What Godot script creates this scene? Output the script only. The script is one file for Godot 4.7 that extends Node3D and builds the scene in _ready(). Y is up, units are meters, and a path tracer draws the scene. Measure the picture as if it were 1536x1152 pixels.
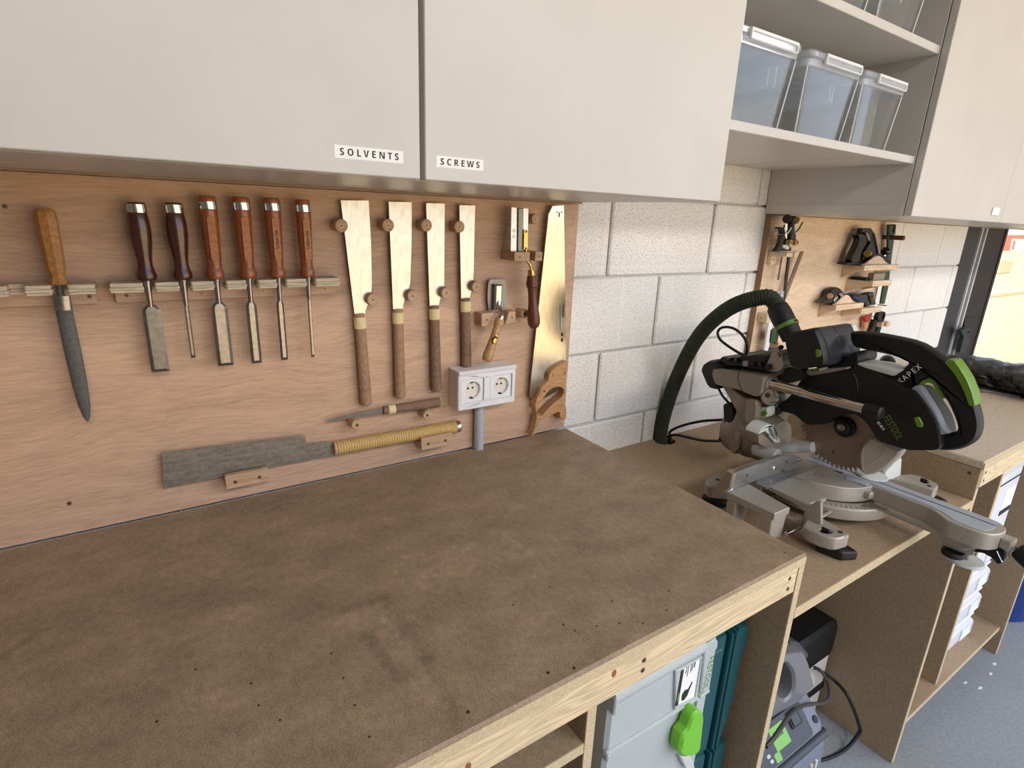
extends Node3D
# Workshop corner: tools on plywood boards, workbenches along a concrete-block wall, sliding mitre saw.
# World: wall face at z = 0, floor at y = 0, x runs along the wall, metres.

const TAU8 := TAU / 8.0
var shift := Transform3D()
var taken := {}
var tex := {}
var M := {}

# ---------------------------------------------------------------- mesh building
class MB:
	var t := PackedVector3Array()
	var xf := Transform3D()
	var crease := 42.0

	func tri(a: Vector3, b: Vector3, c: Vector3) -> void:
		t.append(xf * a); t.append(xf * b); t.append(xf * c)

	func quad(a: Vector3, b: Vector3, c: Vector3, d: Vector3) -> void:
		tri(a, b, c); tri(a, c, d)

	# turns the triangles added since «from» so that a closed shape faces outwards (clockwise seen from outside)
	func outward(from: int) -> void:
		var v := 0.0
		var o := t[from] if from < t.size() else Vector3.ZERO
		for i in range(from, t.size(), 3):
			v += (t[i] - o).dot((t[i + 1] - o).cross(t[i + 2] - o))
		if v > 0.0:
			for i in range(from, t.size(), 3):
				var k := t[i + 1]
				t[i + 1] = t[i + 2]
				t[i + 2] = k

	# box with every edge chamfered
	func box(c: Vector3, s: Vector3, b := 0.0015) -> MB:
		var f := t.size()
		var h := s * 0.5
		b = minf(b, minf(h.x, minf(h.y, h.z)) * 0.9)
		var p := func(ix: int, iy: int, iz: int, ax: int) -> Vector3:
			var v := Vector3(ix * h.x, iy * h.y, iz * h.z)
			if ax != 0: v.x -= ix * b
			if ax != 1: v.y -= iy * b
			if ax != 2: v.z -= iz * b
			return c + v
		for s1 in [-1, 1]:
			quad(p.call(s1, -1, -1, 0), p.call(s1, 1, -1, 0), p.call(s1, 1, 1, 0), p.call(s1, -1, 1, 0)) if s1 < 0 else quad(p.call(s1, -1, 1, 0), p.call(s1, 1, 1, 0), p.call(s1, 1, -1, 0), p.call(s1, -1, -1, 0))
			quad(p.call(-1, s1, 1, 1), p.call(1, s1, 1, 1), p.call(1, s1, -1, 1), p.call(-1, s1, -1, 1)) if s1 < 0 else quad(p.call(-1, s1, -1, 1), p.call(1, s1, -1, 1), p.call(1, s1, 1, 1), p.call(-1, s1, 1, 1))
			quad(p.call(-1, -1, s1, 2), p.call(1, -1, s1, 2), p.call(1, 1, s1, 2), p.call(-1, 1, s1, 2)) if s1 > 0 else quad(p.call(-1, 1, s1, 2), p.call(1, 1, s1, 2), p.call(1, -1, s1, 2), p.call(-1, -1, s1, 2))
		if b > 0.0:
			for s1 in [-1, 1]:
				for s2 in [-1, 1]:
					var fl: bool = s1 * s2 < 0
					_q(fl, p.call(s1, s2, -1, 0), p.call(s1, s2, -1, 1), p.call(s1, s2, 1, 1), p.call(s1, s2, 1, 0))
					_q(fl, p.call(-1, s1, s2, 1), p.call(-1, s1, s2, 2), p.call(1, s1, s2, 2), p.call(1, s1, s2, 1))
					_q(fl, p.call(s2, -1, s1, 2), p.call(s2, -1, s1, 0), p.call(s2, 1, s1, 0), p.call(s2, 1, s1, 2))
					for s3 in [-1, 1]:
						if s1 * s2 * s3 > 0:
							tri(p.call(s1, s2, s3, 0), p.call(s1, s2, s3, 1), p.call(s1, s2, s3, 2))
						else:
							tri(p.call(s1, s2, s3, 0), p.call(s1, s2, s3, 2), p.call(s1, s2, s3, 1))
		outward(f)
		return self

	func _q(flip: bool, a: Vector3, b: Vector3, c: Vector3, d: Vector3) -> void:
		if flip: quad(a, d, c, b)
		else: quad(a, b, c, d)

	# box from corner to corner
	func bb(a: Vector3, b: Vector3, bev := 0.0015) -> MB:
		return box((a + b) * 0.5, (b - a).abs(), bev)

	static func area(p: Array) -> float:
		var a := 0.0
		for i in p.size():
			var q: Vector2 = p[i]
			var w: Vector2 = p[(i + 1) % p.size()]
			a += q.x * w.y - w.x * q.y
		return a * 0.5

	static func inset(p: Array, d: float) -> Array:
		var out := []
		var n := p.size()
		var s := signf(area(p))
		for i in n:
			var a: Vector2 = p[(i + n - 1) % n]
			var b: Vector2 = p[i]
			var c: Vector2 = p[(i + 1) % n]
			var e1 := (b - a).normalized()
			var e2 := (c - b).normalized()
			var n1 := Vector2(-e1.y, e1.x) * s
			var n2 := Vector2(-e2.y, e2.x) * s
			var m := n1 + n2
			var k := m.length_squared()
			if k < 0.2: out.append(b + n1 * d)
			else: out.append(b + m * (2.0 * d / k))
		return out

	# closed Catmull-Rom through the points, «n» pieces per side
	static func sm(p: Array, n := 4) -> Array:
		var out := []
		var c := p.size()
		for i in c:
			var a: Vector2 = p[(i + c - 1) % c]
			var b: Vector2 = p[i]
			var d: Vector2 = p[(i + 1) % c]
			var e: Vector2 = p[(i + 2) % c]
			for k in n:
				out.append(b.cubic_interpolate(d, a, e, float(k) / n))
		return out

	# round the corners of a polygon
	static func rc(p: Array, r: float, n := 4) -> Array:
		var out := []
		var c := p.size()
		for i in c:
			var a: Vector2 = p[(i + c - 1) % c]
			var b: Vector2 = p[i]
			var d: Vector2 = p[(i + 1) % c]
			var k := minf(r, minf(a.distance_to(b), d.distance_to(b)) * 0.48)
			var s := b + (a - b).normalized() * k
			var e := b + (d - b).normalized() * k
			for j in n + 1:
				var u := float(j) / n
				out.append(s.lerp(b, u).lerp(b.lerp(e, u), u))
		return out

	static func rrect(x0: float, y0: float, x1: float, y1: float, r: float, n := 4) -> Array:
		return rc([Vector2(x0, y0), Vector2(x1, y0), Vector2(x1, y1), Vector2(x0, y1)], r, n)

	static func ell(c: Vector2, rx: float, ry: float, n := 20, turn := 0.0) -> Array:
		var out := []
		for i in n:
			var a := TAU * i / n
			out.append(c + Vector2(cos(a) * rx, sin(a) * ry).rotated(turn))
		return out

	# triangles of a counter-clockwise outline that may touch itself along bridges to its holes
	static func earclip(p: Array) -> PackedInt32Array:
		var out := PackedInt32Array()
		var left := []
		for k in p.size():
			if left.is_empty() or p[k].distance_squared_to(p[left[left.size() - 1]]) > 4e-12: left.append(k)
		var i := 0
		var tries := 0
		while left.size() > 3 and tries < left.size() * 3 + 4:
			var n: int = left.size()
			var ia: int = left[(i + n - 1) % n]
			var ib: int = left[i % n]
			var ic: int = left[(i + 1) % n]
			var a: Vector2 = p[ia]
			var b: Vector2 = p[ib]
			var c: Vector2 = p[ic]
			var cr := (b - a).cross(c - b)
			var ok := cr > -1e-12
			if ok and cr > 1e-12 and tries <= n + 1:
				for k in left:
					if k == ia or k == ib or k == ic: continue
					var q: Vector2 = p[k]
					if q.x < minf(a.x, minf(b.x, c.x)) or q.x > maxf(a.x, maxf(b.x, c.x)): continue
					if q == a or q == b or q == c: continue
					if (b - a).cross(q - a) > 1e-11 and (c - b).cross(q - b) > 1e-11 and (a - c).cross(q - c) > 1e-11:
						ok = false
						break
			if ok:
				if cr > 1e-12: out.append_array([ia, ib, ic])
				left.remove_at(i % n)
				tries = 0
				i = maxi(i - 1, 0)
			else:
				i += 1
				tries += 1
			if left.size() > 0: i = i % left.size()
		if left.size() == 3: out.append_array([left[0], left[1], left[2]])
		elif left.size() > 3: print("cap failed ", left.size(), " of ", p.size(), " ", p[0])
		return out

	# prism of a 2-D outline between a and b along an axis: "x" outline in (z, y), "y" in (x, z), "z" in (x, y); chamfered rims, optional holes
	func ext(poly: Array, a: float, b: float, axis: String, bev := 0.0, holes := []) -> MB:
		var f := t.size()
		var at := func(p: Vector2, h: float) -> Vector3:
			if axis == "x": return Vector3(h, p.y, p.x)
			if axis == "y": return Vector3(p.x, h, p.y)
			return Vector3(p.x, p.y, h)
		if a > b:
			var sw := a
			a = b
			b = sw
		var outer := poly.duplicate()
		if area(outer) < 0.0: outer.reverse()
		var loops := [outer]
		for h in holes:
			var q: Array = h.duplicate()
			if area(q) > 0.0: q.reverse()
			loops.append(q)
		var caps := []
		for i in loops.size():
			var l: Array = loops[i]
			# a chamfer wider than a corner allows would fold the rim over: narrow it
			var ins: Array = l
			var bw := bev
			for attempt in 5:
				if bw <= 0.0: break
				ins = inset(l, bw if i == 0 else -bw)
				var folded := false
				for j in l.size():
					var j2 := (j + 1) % l.size()
					if (ins[j2] - ins[j]).dot(l[j2] - l[j]) < 0.0: folded = true
				if not folded: break
				bw *= 0.55
				if attempt == 4: ins = inset(l, bw * (0.2 if i == 0 else -0.2))
			caps.append(ins)
			var rings := [[ins, a], [l, a + bev], [l, b - bev], [ins, b]] if bev > 0.0 else [[l, a], [l, b]]
			for k in rings.size() - 1:
				var r0: Array = rings[k][0]
				var r1: Array = rings[k + 1][0]
				for j in l.size():
					var j2 := (j + 1) % l.size()
					quad(at.call(r0[j], rings[k][1]), at.call(r0[j2], rings[k][1]), at.call(r1[j2], rings[k + 1][1]), at.call(r1[j], rings[k + 1][1]))
		var flat: Array = loops[0].duplicate()
		var rim: Array = caps[0].duplicate()
		for i in range(1, caps.size()):
			var best := INF
			var bi := 0
			var bj := 0
			for x in flat.size():
				for y in loops[i].size():
					var dd: float = flat[x].distance_squared_to(loops[i][y])
					if dd < best:
						best = dd
						bi = x
						bj = y
			var joined := flat.slice(0, bi + 1)
			var joined2 := rim.slice(0, bi + 1)
			for y in caps[i].size() + 1:
				joined.append(loops[i][(bj + y) % caps[i].size()])
				joined2.append(caps[i][(bj + y) % caps[i].size()])
			joined.append_array(flat.slice(bi))
			joined2.append_array(rim.slice(bi))
			flat = joined
			rim = joined2
		var ids := earclip(flat)
		for i in range(0, ids.size(), 3):
			var p0: Vector2 = rim[ids[i]]
			var p1: Vector2 = rim[ids[i + 1]]
			var p2: Vector2 = rim[ids[i + 2]]
			if (p1 - p0).cross(p2 - p0) < 0.0:
				var sw2 := p1
				p1 = p2
				p2 = sw2
			tri(at.call(p0, b), at.call(p1, b), at.call(p2, b))
			tri(at.call(p0, a), at.call(p2, a), at.call(p1, a))
		outward(f)
		return self

	# closed skin over rings of equal size
	func loft(rings: Array, cap := true) -> MB:
		var f := t.size()
		var n: int = rings[0].size()
		for k in rings.size() - 1:
			for j in n:
				var j2 := (j + 1) % n
				quad(rings[k][j], rings[k][j2], rings[k + 1][j2], rings[k + 1][j])
		if cap:
			for e in [0, rings.size() - 1]:
				var c := Vector3.ZERO
				for p in rings[e]: c += p
				c /= n
				for j in n:
					if e == 0: tri(c, rings[e][(j + 1) % n], rings[e][j])
					else: tri(c, rings[e][j], rings[e][(j + 1) % n])
		outward(f)
		return self

	# turned shape: profile of (radius, height) about local y; flat scales the z radius
	func lathe(prof: Array, seg := 20, place := Transform3D(), flat := 1.0) -> MB:
		var rings := []
		for p in prof:
			var ring := []
			for i in seg:
				var a := TAU * i / seg
				ring.append(place * Vector3(cos(a) * p.x, p.y, sin(a) * p.x * flat))
			rings.append(ring)
		return loft(rings)

	func cyl(a: Vector3, b: Vector3, r: float, seg := 16, bev := 0.0008, r2 := -1.0) -> MB:
		if r2 < 0.0: r2 = r
		var h := a.distance_to(b)
		bev = minf(bev, minf(r, r2) * 0.5)
		return lathe([Vector2(r - bev, 0), Vector2(r, bev), Vector2(r2, h - bev), Vector2(r2 - bev, h)], seg, MB.along(a, b))

	static func along(a: Vector3, b: Vector3, hint := Vector3(0, 0, 1)) -> Transform3D:
		var y := (b - a).normalized()
		if absf(y.dot(hint)) > 0.95: hint = Vector3(1, 0, 0) if absf(y.x) < 0.9 else Vector3(0, 1, 0)
		var x := y.cross(hint).normalized()
		return Transform3D(Basis(x, y, x.cross(y)), a)

	# ball with optional squash
	func ball(c: Vector3, r: Vector3, seg := 16) -> MB:
		var prof := []
		var rows := int(seg / 2.0)
		for i in rows + 1:
			var a := PI * i / rows
			prof.append(Vector2(maxf(sin(a), 0.002), -cos(a)))
		return lathe(prof, seg, Transform3D(Basis.from_scale(r), c))

	static func curve(p: Array, n := 6) -> Array:
		var out := []
		for i in p.size() - 1:
			var a: Vector3 = p[maxi(i - 1, 0)]
			var b: Vector3 = p[i]
			var c: Vector3 = p[i + 1]
			var d: Vector3 = p[mini(i + 2, p.size() - 1)]
			for k in n:
				out.append(b.cubic_interpolate(c, a, d, float(k) / n))
		out.append(p[p.size() - 1])
		return out

	# tube along a path; r a number or one radius per point; flat squeezes across «side»
	func tube(p: Array, r, seg := 10, flat := 1.0, hint := Vector3(0.31, 0.2, 0.93)) -> MB:
		var rings := []
		var side := Vector3.ZERO
		for i in p.size():
			var d: Vector3 = (p[mini(i + 1, p.size() - 1)] - p[maxi(i - 1, 0)]).normalized()
			if side == Vector3.ZERO: side = d.cross(hint).normalized()
			side = (side - d * side.dot(d)).normalized()
			var up := d.cross(side)
			var rr: float = r[i] if r is Array else r
			var ring := []
			for k in seg:
				var a := TAU * k / seg
				ring.append(p[i] + side * cos(a) * rr + up * sin(a) * rr * flat)
			rings.append(ring)
		return loft(rings)

	func mesh(o: Transform3D) -> ArrayMesh:
		var inv := o.affine_inverse()
		var n := t.size()
		var vs := PackedVector3Array()
		vs.resize(n)
		var groups := {}
		var fn := PackedVector3Array()
		fn.resize(n / 3)
		var keep := PackedInt32Array()
		for i in range(0, n, 3):
			var a := inv * t[i]
			var b := inv * t[i + 1]
			var c := inv * t[i + 2]
			vs[i] = a
			vs[i + 1] = b
			vs[i + 2] = c
			var nn := (c - a).cross(b - a)
			fn[i / 3] = nn
			if nn.length_squared() < 1e-22: continue
			keep.append(i)
			for k in 3:
				var key := Vector3i((vs[i + k] * 40000.0).round())
				if groups.has(key): groups[key].append(i / 3)
				else: groups[key] = [i / 3]
		var ov := PackedVector3Array()
		var on := PackedVector3Array()
		var lim := cos(deg_to_rad(crease))
		for i in keep:
			var f: Vector3 = fn[i / 3].normalized()
			for k in 3:
				var s := Vector3.ZERO
				for g in groups[Vector3i((vs[i + k] * 40000.0).round())]:
					var q: Vector3 = fn[g]
					if q.dot(f) > lim * q.length(): s += q
				ov.append(vs[i + k])
				on.append(s.normalized() if s.length_squared() > 0.0 else f)
		var arr := []
		arr.resize(Mesh.ARRAY_MAX)
		arr[Mesh.ARRAY_VERTEX] = ov
		arr[Mesh.ARRAY_NORMAL] = on
		var m := ArrayMesh.new()
		m.add_surface_from_arrays(Mesh.PRIMITIVE_TRIANGLES, arr)
		return m

# ---------------------------------------------------------------- scene tree
func numbered(called: String) -> String:
	var k: int = taken.get(called, 0)
	taken[called] = k + 1
	return called if k == 0 else "%s_%03d" % [called, k]

func thing(called: String, label: String, category: String, at := Vector3.ZERO, group := "") -> Node3D:
	var o := Node3D.new()
	o.name = numbered(called)
	add_child(o, true)
	o.position = at
	shift = Transform3D(Basis(), at)
	tag(o, label, category, group)
	return o

func tag(o: Node, label: String, category: String, group := "") -> void:
	if label: o.set_meta("label", label)
	if category: o.set_meta("category", category)
	if group: o.set_meta("group", group)

# one named mesh under a thing or a part; the geometry is given in world metres
func part(called: String, mb: MB, mat: Material, parent: Node) -> MeshInstance3D:
	var o := MeshInstance3D.new()
	o.name = called
	o.mesh = mb.mesh(shift)
	o.material_override = mat
	parent.add_child(o, true)
	return o

# a thing that is one mesh
func solo(called: String, mb: MB, mat: Material, label: String, category: String, at := Vector3.ZERO, group := "") -> MeshInstance3D:
	shift = Transform3D(Basis(), at)
	var o := MeshInstance3D.new()
	o.name = numbered(called)
	o.mesh = mb.mesh(shift)
	o.material_override = mat
	o.position = at
	add_child(o, true)
	tag(o, label, category, group)
	return o

func struct(called: String, mb: MB, mat: Material, label := "") -> MeshInstance3D:
	shift = Transform3D()
	var o := MeshInstance3D.new()
	o.name = called
	if mb:
		o.mesh = mb.mesh(shift)
		o.material_override = mat
	add_child(o, true)
	o.set_meta("kind", "structure")
	if label: o.set_meta("label", label)
	return o

# printed lettering: thin raised text, baseline start at p, «right» along the line and «up» across it
func letters(called: String, text: String, h: float, p: Vector3, right: Vector3, up: Vector3, mat: Material, parent: Node, bold := true, gap := 0, width := 0.0, serif := false) -> MeshInstance3D:
	var f := SystemFont.new()
	f.font_names = PackedStringArray(["Droid Serif" if serif else "Droid Sans"])
	f.font_weight = 700 if bold else 400
	var fv := FontVariation.new()
	fv.base_font = f
	fv.spacing_glyph = gap
	var tm := TextMesh.new()
	tm.font = fv
	tm.font_size = 64
	tm.text = text
	tm.pixel_size = 0.001
	tm.depth = 0.004
	tm.curve_step = 3.0
	tm.horizontal_alignment = HORIZONTAL_ALIGNMENT_LEFT
	tm.vertical_alignment = VERTICAL_ALIGNMENT_BOTTOM
	tm.material = mat
	var o := MeshInstance3D.new()
	o.name = called
	o.mesh = tm
	var ab := tm.get_aabb()
	var k := h / ab.size.y
	var kx := k if width <= 0.0 else width / ab.size.x
	var r := right.normalized()
	var u := (up - r * up.dot(r)).normalized()
	var b := Basis(r * kx, u * k, r.cross(u) * 0.12)
	o.transform = shift.affine_inverse() * Transform3D(b, p - b * Vector3(ab.position.x, ab.position.y, 0))
	parent.add_child(o, true)
	return o

# ---------------------------------------------------------------- textures and materials
func fnl(sd: int, freq: float, oct := 4, kind := FastNoiseLite.TYPE_SIMPLEX_SMOOTH) -> FastNoiseLite:
	var n := FastNoiseLite.new()
	n.seed = sd
	n.noise_type = kind
	n.frequency = freq
	n.fractal_octaves = oct
	n.fractal_type = FastNoiseLite.FRACTAL_FBM
	return n

# grey picture of a function of (u, v) in pixels
func picture(w: int, h: int, f: Callable) -> ImageTexture:
	var d := PackedByteArray()
	d.resize(w * h)
	var i := 0
	for y in h:
		for x in w:
			d[i] = int(clampf(f.call(x, y), 0.0, 1.0) * 255.0)
			i += 1
	return ImageTexture.create_from_image(Image.create_from_data(w, h, false, Image.FORMAT_L8, d))

func cloud(sd: int, freq: float, lo: float, hi: float, oct := 4, size := 256, a := 0.25, b := 0.75, kind := FastNoiseLite.TYPE_SIMPLEX_SMOOTH) -> NoiseTexture2D:
	var t := NoiseTexture2D.new()
	t.width = size
	t.height = size
	t.seamless = true
	t.generate_mipmaps = false
	t.noise = fnl(sd, freq, oct, kind)
	var g := Gradient.new()
	g.offsets = PackedFloat32Array([0.0, a, b, 1.0])
	g.colors = PackedColorArray([Color(lo, lo, lo), Color(lo, lo, lo), Color(hi, hi, hi), Color(hi, hi, hi)])
	t.color_ramp = g
	return t

func mat(called: String, col: Color, rough: float, metal := 0.0, t: Texture2D = null, s := Vector3.ONE, bump: Texture2D = null, bs := Vector3.ONE, depth := 0.0, world := false) -> StandardMaterial3D:
	var m := StandardMaterial3D.new()
	m.resource_name = called
	m.albedo_color = col
	m.roughness = rough
	m.metallic = metal
	if t:
		m.albedo_texture = t
		m.uv1_triplanar = true
		m.uv1_world_triplanar = world
		m.uv1_scale = s
		m.uv1_triplanar_sharpness = 4.0
	if bump:
		m.heightmap_enabled = true
		m.heightmap_texture = bump
		m.heightmap_scale = depth
	M[called] = m
	return m

func layer(m: StandardMaterial3D, t: Texture2D, s: Vector3, world := false) -> StandardMaterial3D:
	m.detail_enabled = true
	m.detail_blend_mode = BaseMaterial3D.BLEND_MODE_MUL
	m.detail_uv_layer = BaseMaterial3D.DETAIL_UV_2
	m.detail_albedo = t
	m.uv2_triplanar = true
	m.uv2_world_triplanar = world
	m.uv2_scale = s
	m.uv2_triplanar_sharpness = 4.0
	return m

func rgb(r: int, g: int, b: int) -> Color:
	return Color(r / 255.0, g / 255.0, b / 255.0)

func _ready() -> void:
	# ---- camera
	var cam := Camera3D.new()
	cam.name = "camera"
	cam.fov = 69.66
	cam.near = 0.02
	cam.far = 400.0
	cam.transform = Transform3D(Basis(Vector3(0.83698, 0.03642, 0.54602), Vector3(0.12821, 0.95696, -0.26036), Vector3(-0.53200, 0.28792, 0.79629)).orthonormalized(), Vector3(0, 1.517, 1.08))
	add_child(cam)
	cam.current = true
	# ---- sky, sun, exposure
	var we := WorldEnvironment.new()
	we.name = "world"
	var env := Environment.new()
	var sky := Sky.new()
	var sm := ProceduralSkyMaterial.new()
	sm.sky_top_color = Color(0.50, 0.66, 0.90)
	sm.sky_horizon_color = Color(0.86, 0.91, 0.97)
	sm.sky_curve = 0.25
	sm.ground_bottom_color = Color(0.62, 0.55, 0.44)
	sm.ground_horizon_color = Color(0.80, 0.75, 0.66)
	sm.sun_angle_max = 4.0
	sm.sky_energy_multiplier = 1.0
	sky.sky_material = sm
	env.background_mode = Environment.BG_SKY
	env.sky = sky
	env.background_energy_multiplier = 1.15
	env.tonemap_mode = Environment.TONE_MAPPER_LINEAR
	env.tonemap_exposure = 2.6
	env.sdfgi_enabled = true
	env.ssao_enabled = true
	env.ssil_enabled = true
	we.environment = env
	add_child(we)
	var sun := DirectionalLight3D.new()
	sun.name = "sun"
	sun.light_color = Color(1.0, 0.94, 0.84)
	sun.light_energy = 1.6
	sun.light_angular_distance = 0.6
	sun.shadow_enabled = true
	add_child(sun)
	sun.look_at_from_position(Vector3(-4.5, 9.0, 3.0), Vector3.ZERO)

	make_materials()
	make_fill_lamps()
	make_room()
	make_outside()
	make_cabinets()
	make_shelves()
	make_benches()
	make_boards()
	make_tools()
	make_far_tools()
	make_under_bench()
	make_saw()
	make_right_bench_things()

const FILL_LAMPS := [Vector3(0.1, 0, 3.0), Vector3(2.1, 0, 3.0), Vector3(4.1, 0, 3.0)]  # places of the added fill lamps
const FILL_LAMP_ENERGY := 1.3

func make_materials() -> void:
	var lg := StandardMaterial3D.new()
	lg.resource_name = "fill lamp glow"
	lg.albedo_color = Color(0.9, 0.9, 0.9)
	lg.emission_enabled = true
	lg.emission = Color(1.0, 0.99, 0.98)
	lg.emission_energy_multiplier = 2.0
	M["fill lamp glow"] = lg
	var fine := cloud(3, 0.09, 0.93, 1.0, 4, 256)
	var soft := cloud(5, 0.02, 0.985, 1.0, 3, 256)
	var speck := cloud(9, 0.16, 0.88, 1.0, 2, 256, 0.25, 0.55)
	var pits := cloud(11, 0.085, 0.60, 1.0, 3, 512, 0.18, 0.30)
	var mott := cloud(13, 0.03, 0.90, 1.0, 5, 256)
	var scr := cloud(17, 0.03, 0.90, 1.0, 4, 256)
	var n1 := fnl(21, 1.0, 4)
	var n2 := fnl(22, 1.0, 2)
	# wood figure: long fibres along x with a slow wave
	var ply := picture(768, 768, func(x, y):
		var w: float = n2.get_noise_2d(x * 0.004, y * 0.006) * 22.0
		var a: float = n1.get_noise_2d(x * 0.012, (y + w) * 0.16)
		var b: float = n1.get_noise_2d(x * 0.03 + 90.0, y * 0.62)
		var c: float = n2.get_noise_2d(x * 0.003 + 50.0, (y + w) * 0.02)
		return 0.92 + a * 0.07 + b * 0.09 + c * 0.05)
	var grain := picture(384, 384, func(x, y):
		var w: float = n2.get_noise_2d(x * 0.006, y * 0.012) * 26.0
		var rings: float = sin((y + w) * 0.33 + n1.get_noise_2d(x * 0.005, y * 0.02) * 5.0)
		var b: float = n1.get_noise_2d(x * 0.02 + 40.0, y * 0.5)
		return 0.90 + rings * 0.055 + b * 0.11)
	var fib := fnl(31, 1.0, 3)
	var mdf := picture(512, 512, func(x, y):
		var a: float = fib.get_noise_2d(x * 0.22, y * 0.22)
		var b: float = fib.get_noise_2d(x * 0.05 + 70.0, y * 0.035)
		var c: float = fib.get_noise_2d(x * 0.4 + 20.0, y * 0.10)
		return 0.88 + a * 0.16 + b * 0.07 + maxf(c - 0.25, 0.0) * 0.35)
	tex = {"fine": fine, "soft": soft, "speck": speck, "pits": pits, "mott": mott, "scr": scr, "ply": ply, "grain": grain, "mdf": mdf}
	var hair := picture(256, 256, func(x, y): return 0.93 + n1.get_noise_2d(x * 0.55, y * 0.012) * 0.09 + n2.get_noise_2d(x * 0.03, y * 0.02 + 60.0) * 0.05)
	tex["brush"] = hair
	tex["grit"] = picture(256, 256, func(x, y): return 0.62 + n2.get_noise_2d(x * 0.42, y * 0.42) * 0.55 + n1.get_noise_2d(x * 0.03, y * 0.03) * 0.12)
	mat("wall paint", rgb(150, 146, 140), 0.8, 0.0, fine, Vector3.ONE * 1.5)
	layer(mat("block paint", rgb(252, 249, 244), 0.85, 0.0, pits, Vector3(5.2, 5.2, 5.2), pits, Vector3.ONE, 0.10, true), speck, Vector3(9, 9, 9), true)
	layer(mat("block paint warm", rgb(250, 246, 239), 0.85, 0.0, pits, Vector3(4.6, 4.6, 4.6), pits, Vector3.ONE, 0.10, true), speck, Vector3(11, 11, 11), true)
	mat("mortar", rgb(232, 228, 221), 0.9, 0.0, pits, Vector3(9, 9, 9), speck, Vector3.ONE, 0.15, true)
	layer(mat("concrete floor", rgb(158, 163, 168), 0.42, 0.0, soft, Vector3(0.9, 0.9, 0.9), null, Vector3.ONE, 0, true), fine, Vector3(3.1, 3.1, 3.1), true)
	mat("white board", rgb(206, 202, 195), 0.38, 0.0, soft, Vector3(0.9, 0.9, 0.9), fine, Vector3.ONE, 0.006)
	mat("white edge", rgb(226, 222, 214), 0.45)
	mat("chipboard", rgb(170, 145, 118), 0.9, 0.0, speck, Vector3(14, 14, 14))
	layer(mat("mdf", rgb(188, 162, 130), 0.78, 0.0, mdf, Vector3(3.4, 3.4, 3.4)), soft, Vector3(1.3, 1.3, 1.3))
	mat("mdf edge", rgb(228, 206, 168), 0.82, 0.0, mdf, Vector3(3, 9, 3))
	layer(mat("okoume plywood", rgb(216, 178, 148), 0.55, 0.0, ply, Vector3(1.15, 1.5, 1.15), null), soft, Vector3(0.7, 1.5, 1))
	mat("birch plywood", rgb(240, 212, 180), 0.6, 0.0, ply, Vector3(1.4, 1.4, 1.4))
	mat("plywood edge", rgb(176, 138, 98), 0.7, 0.0, grain, Vector3(4, 30, 60))
	mat("pine", rgb(242, 218, 178), 0.6, 0.0, grain, Vector3(1.6, 6, 6))
	mat("beech", rgb(214, 176, 140), 0.55, 0.0, grain, Vector3(4, 9, 9))
	mat("beech upright", rgb(208, 160, 110), 0.45, 0.0, grain, Vector3(9, 4, 9))
	mat("ply white core", rgb(250, 234, 204), 0.6, 0.0, grain, Vector3(5, 12, 12))
	mat("ply dark core", rgb(196, 164, 124), 0.65, 0.0, grain, Vector3(5, 12, 12))
	mat("dark beech", rgb(88, 42, 26), 0.22, 0.0, grain, Vector3(16, 3, 16))
	M["dark beech"].clearcoat_enabled = true
	M["dark beech"].clearcoat = 0.6
	M["dark beech"].clearcoat_roughness = 0.12
	mat("red beech", rgb(172, 96, 50), 0.3, 0.0, grain, Vector3(18, 3, 18))
	M["red beech"].clearcoat_enabled = true
	M["red beech"].clearcoat = 0.4
	M["red beech"].clearcoat_roughness = 0.2
	mat("ash", rgb(200, 142, 78), 0.4, 0.0, grain, Vector3(14, 2.4, 14))
	mat("old cypress", rgb(176, 138, 108), 0.7, 0.0, grain, Vector3(22, 2.2, 22))
	mat("old cypress grey", rgb(142, 110, 88), 0.7, 0.0, grain, Vector3(22, 2.2, 22))
	mat("walnut", rgb(112, 64, 40), 0.35, 0.0, grain, Vector3(18, 3, 18))
	mat("rattan", rgb(226, 190, 122), 0.5, 0.0, grain, Vector3(20, 20, 20))
	mat("cord wrap", rgb(236, 218, 168), 0.6, 0.0, fine, Vector3(30, 30, 30))
	mat("saw steel", rgb(214, 212, 208), 0.30, 0.95, tex.brush, Vector3(6, 6, 6))
	mat("bright steel", rgb(222, 220, 216), 0.14, 1.0, fine, Vector3(6, 6, 6))
	mat("chisel steel", rgb(160, 156, 152), 0.28, 0.92, mott, Vector3(9, 9, 9))
	mat("grey steel", rgb(140, 136, 132), 0.42, 0.9, mott, Vector3(20, 20, 20))
	mat("dull blade", rgb(166, 158, 146), 0.46, 0.75, mott, Vector3(9, 12, 9))
	layer(M["dull blade"], scr, Vector3(2, 14, 2))
	mat("file steel", rgb(150, 146, 143), 0.5, 0.25, tex.grit, Vector3(26, 26, 26), speck, Vector3.ONE, 0.12)
	mat("brass", rgb(214, 174, 92), 0.24, 1.0, fine, Vector3(8, 8, 8))
	mat("screw", rgb(150, 132, 100), 0.35, 0.9)
	mat("screw and hole dark", rgb(40, 34, 28), 0.6)  # dark screws, and the painted shade of small holes
	mat("white plastic", rgb(232, 232, 236), 0.35)
	mat("cream plastic", rgb(226, 220, 208), 0.4)
	mat("grey pvc", rgb(186, 188, 194), 0.45, 0.0, fine, Vector3(5, 5, 5))
	mat("black", rgb(11, 11, 12), 0.5, 0.0, fine, Vector3(12, 12, 12))
	mat("black soft", rgb(13, 13, 14), 0.55, 0.0, fine, Vector3(12, 12, 12))
	mat("black gloss", rgb(9, 9, 10), 0.22)
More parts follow.
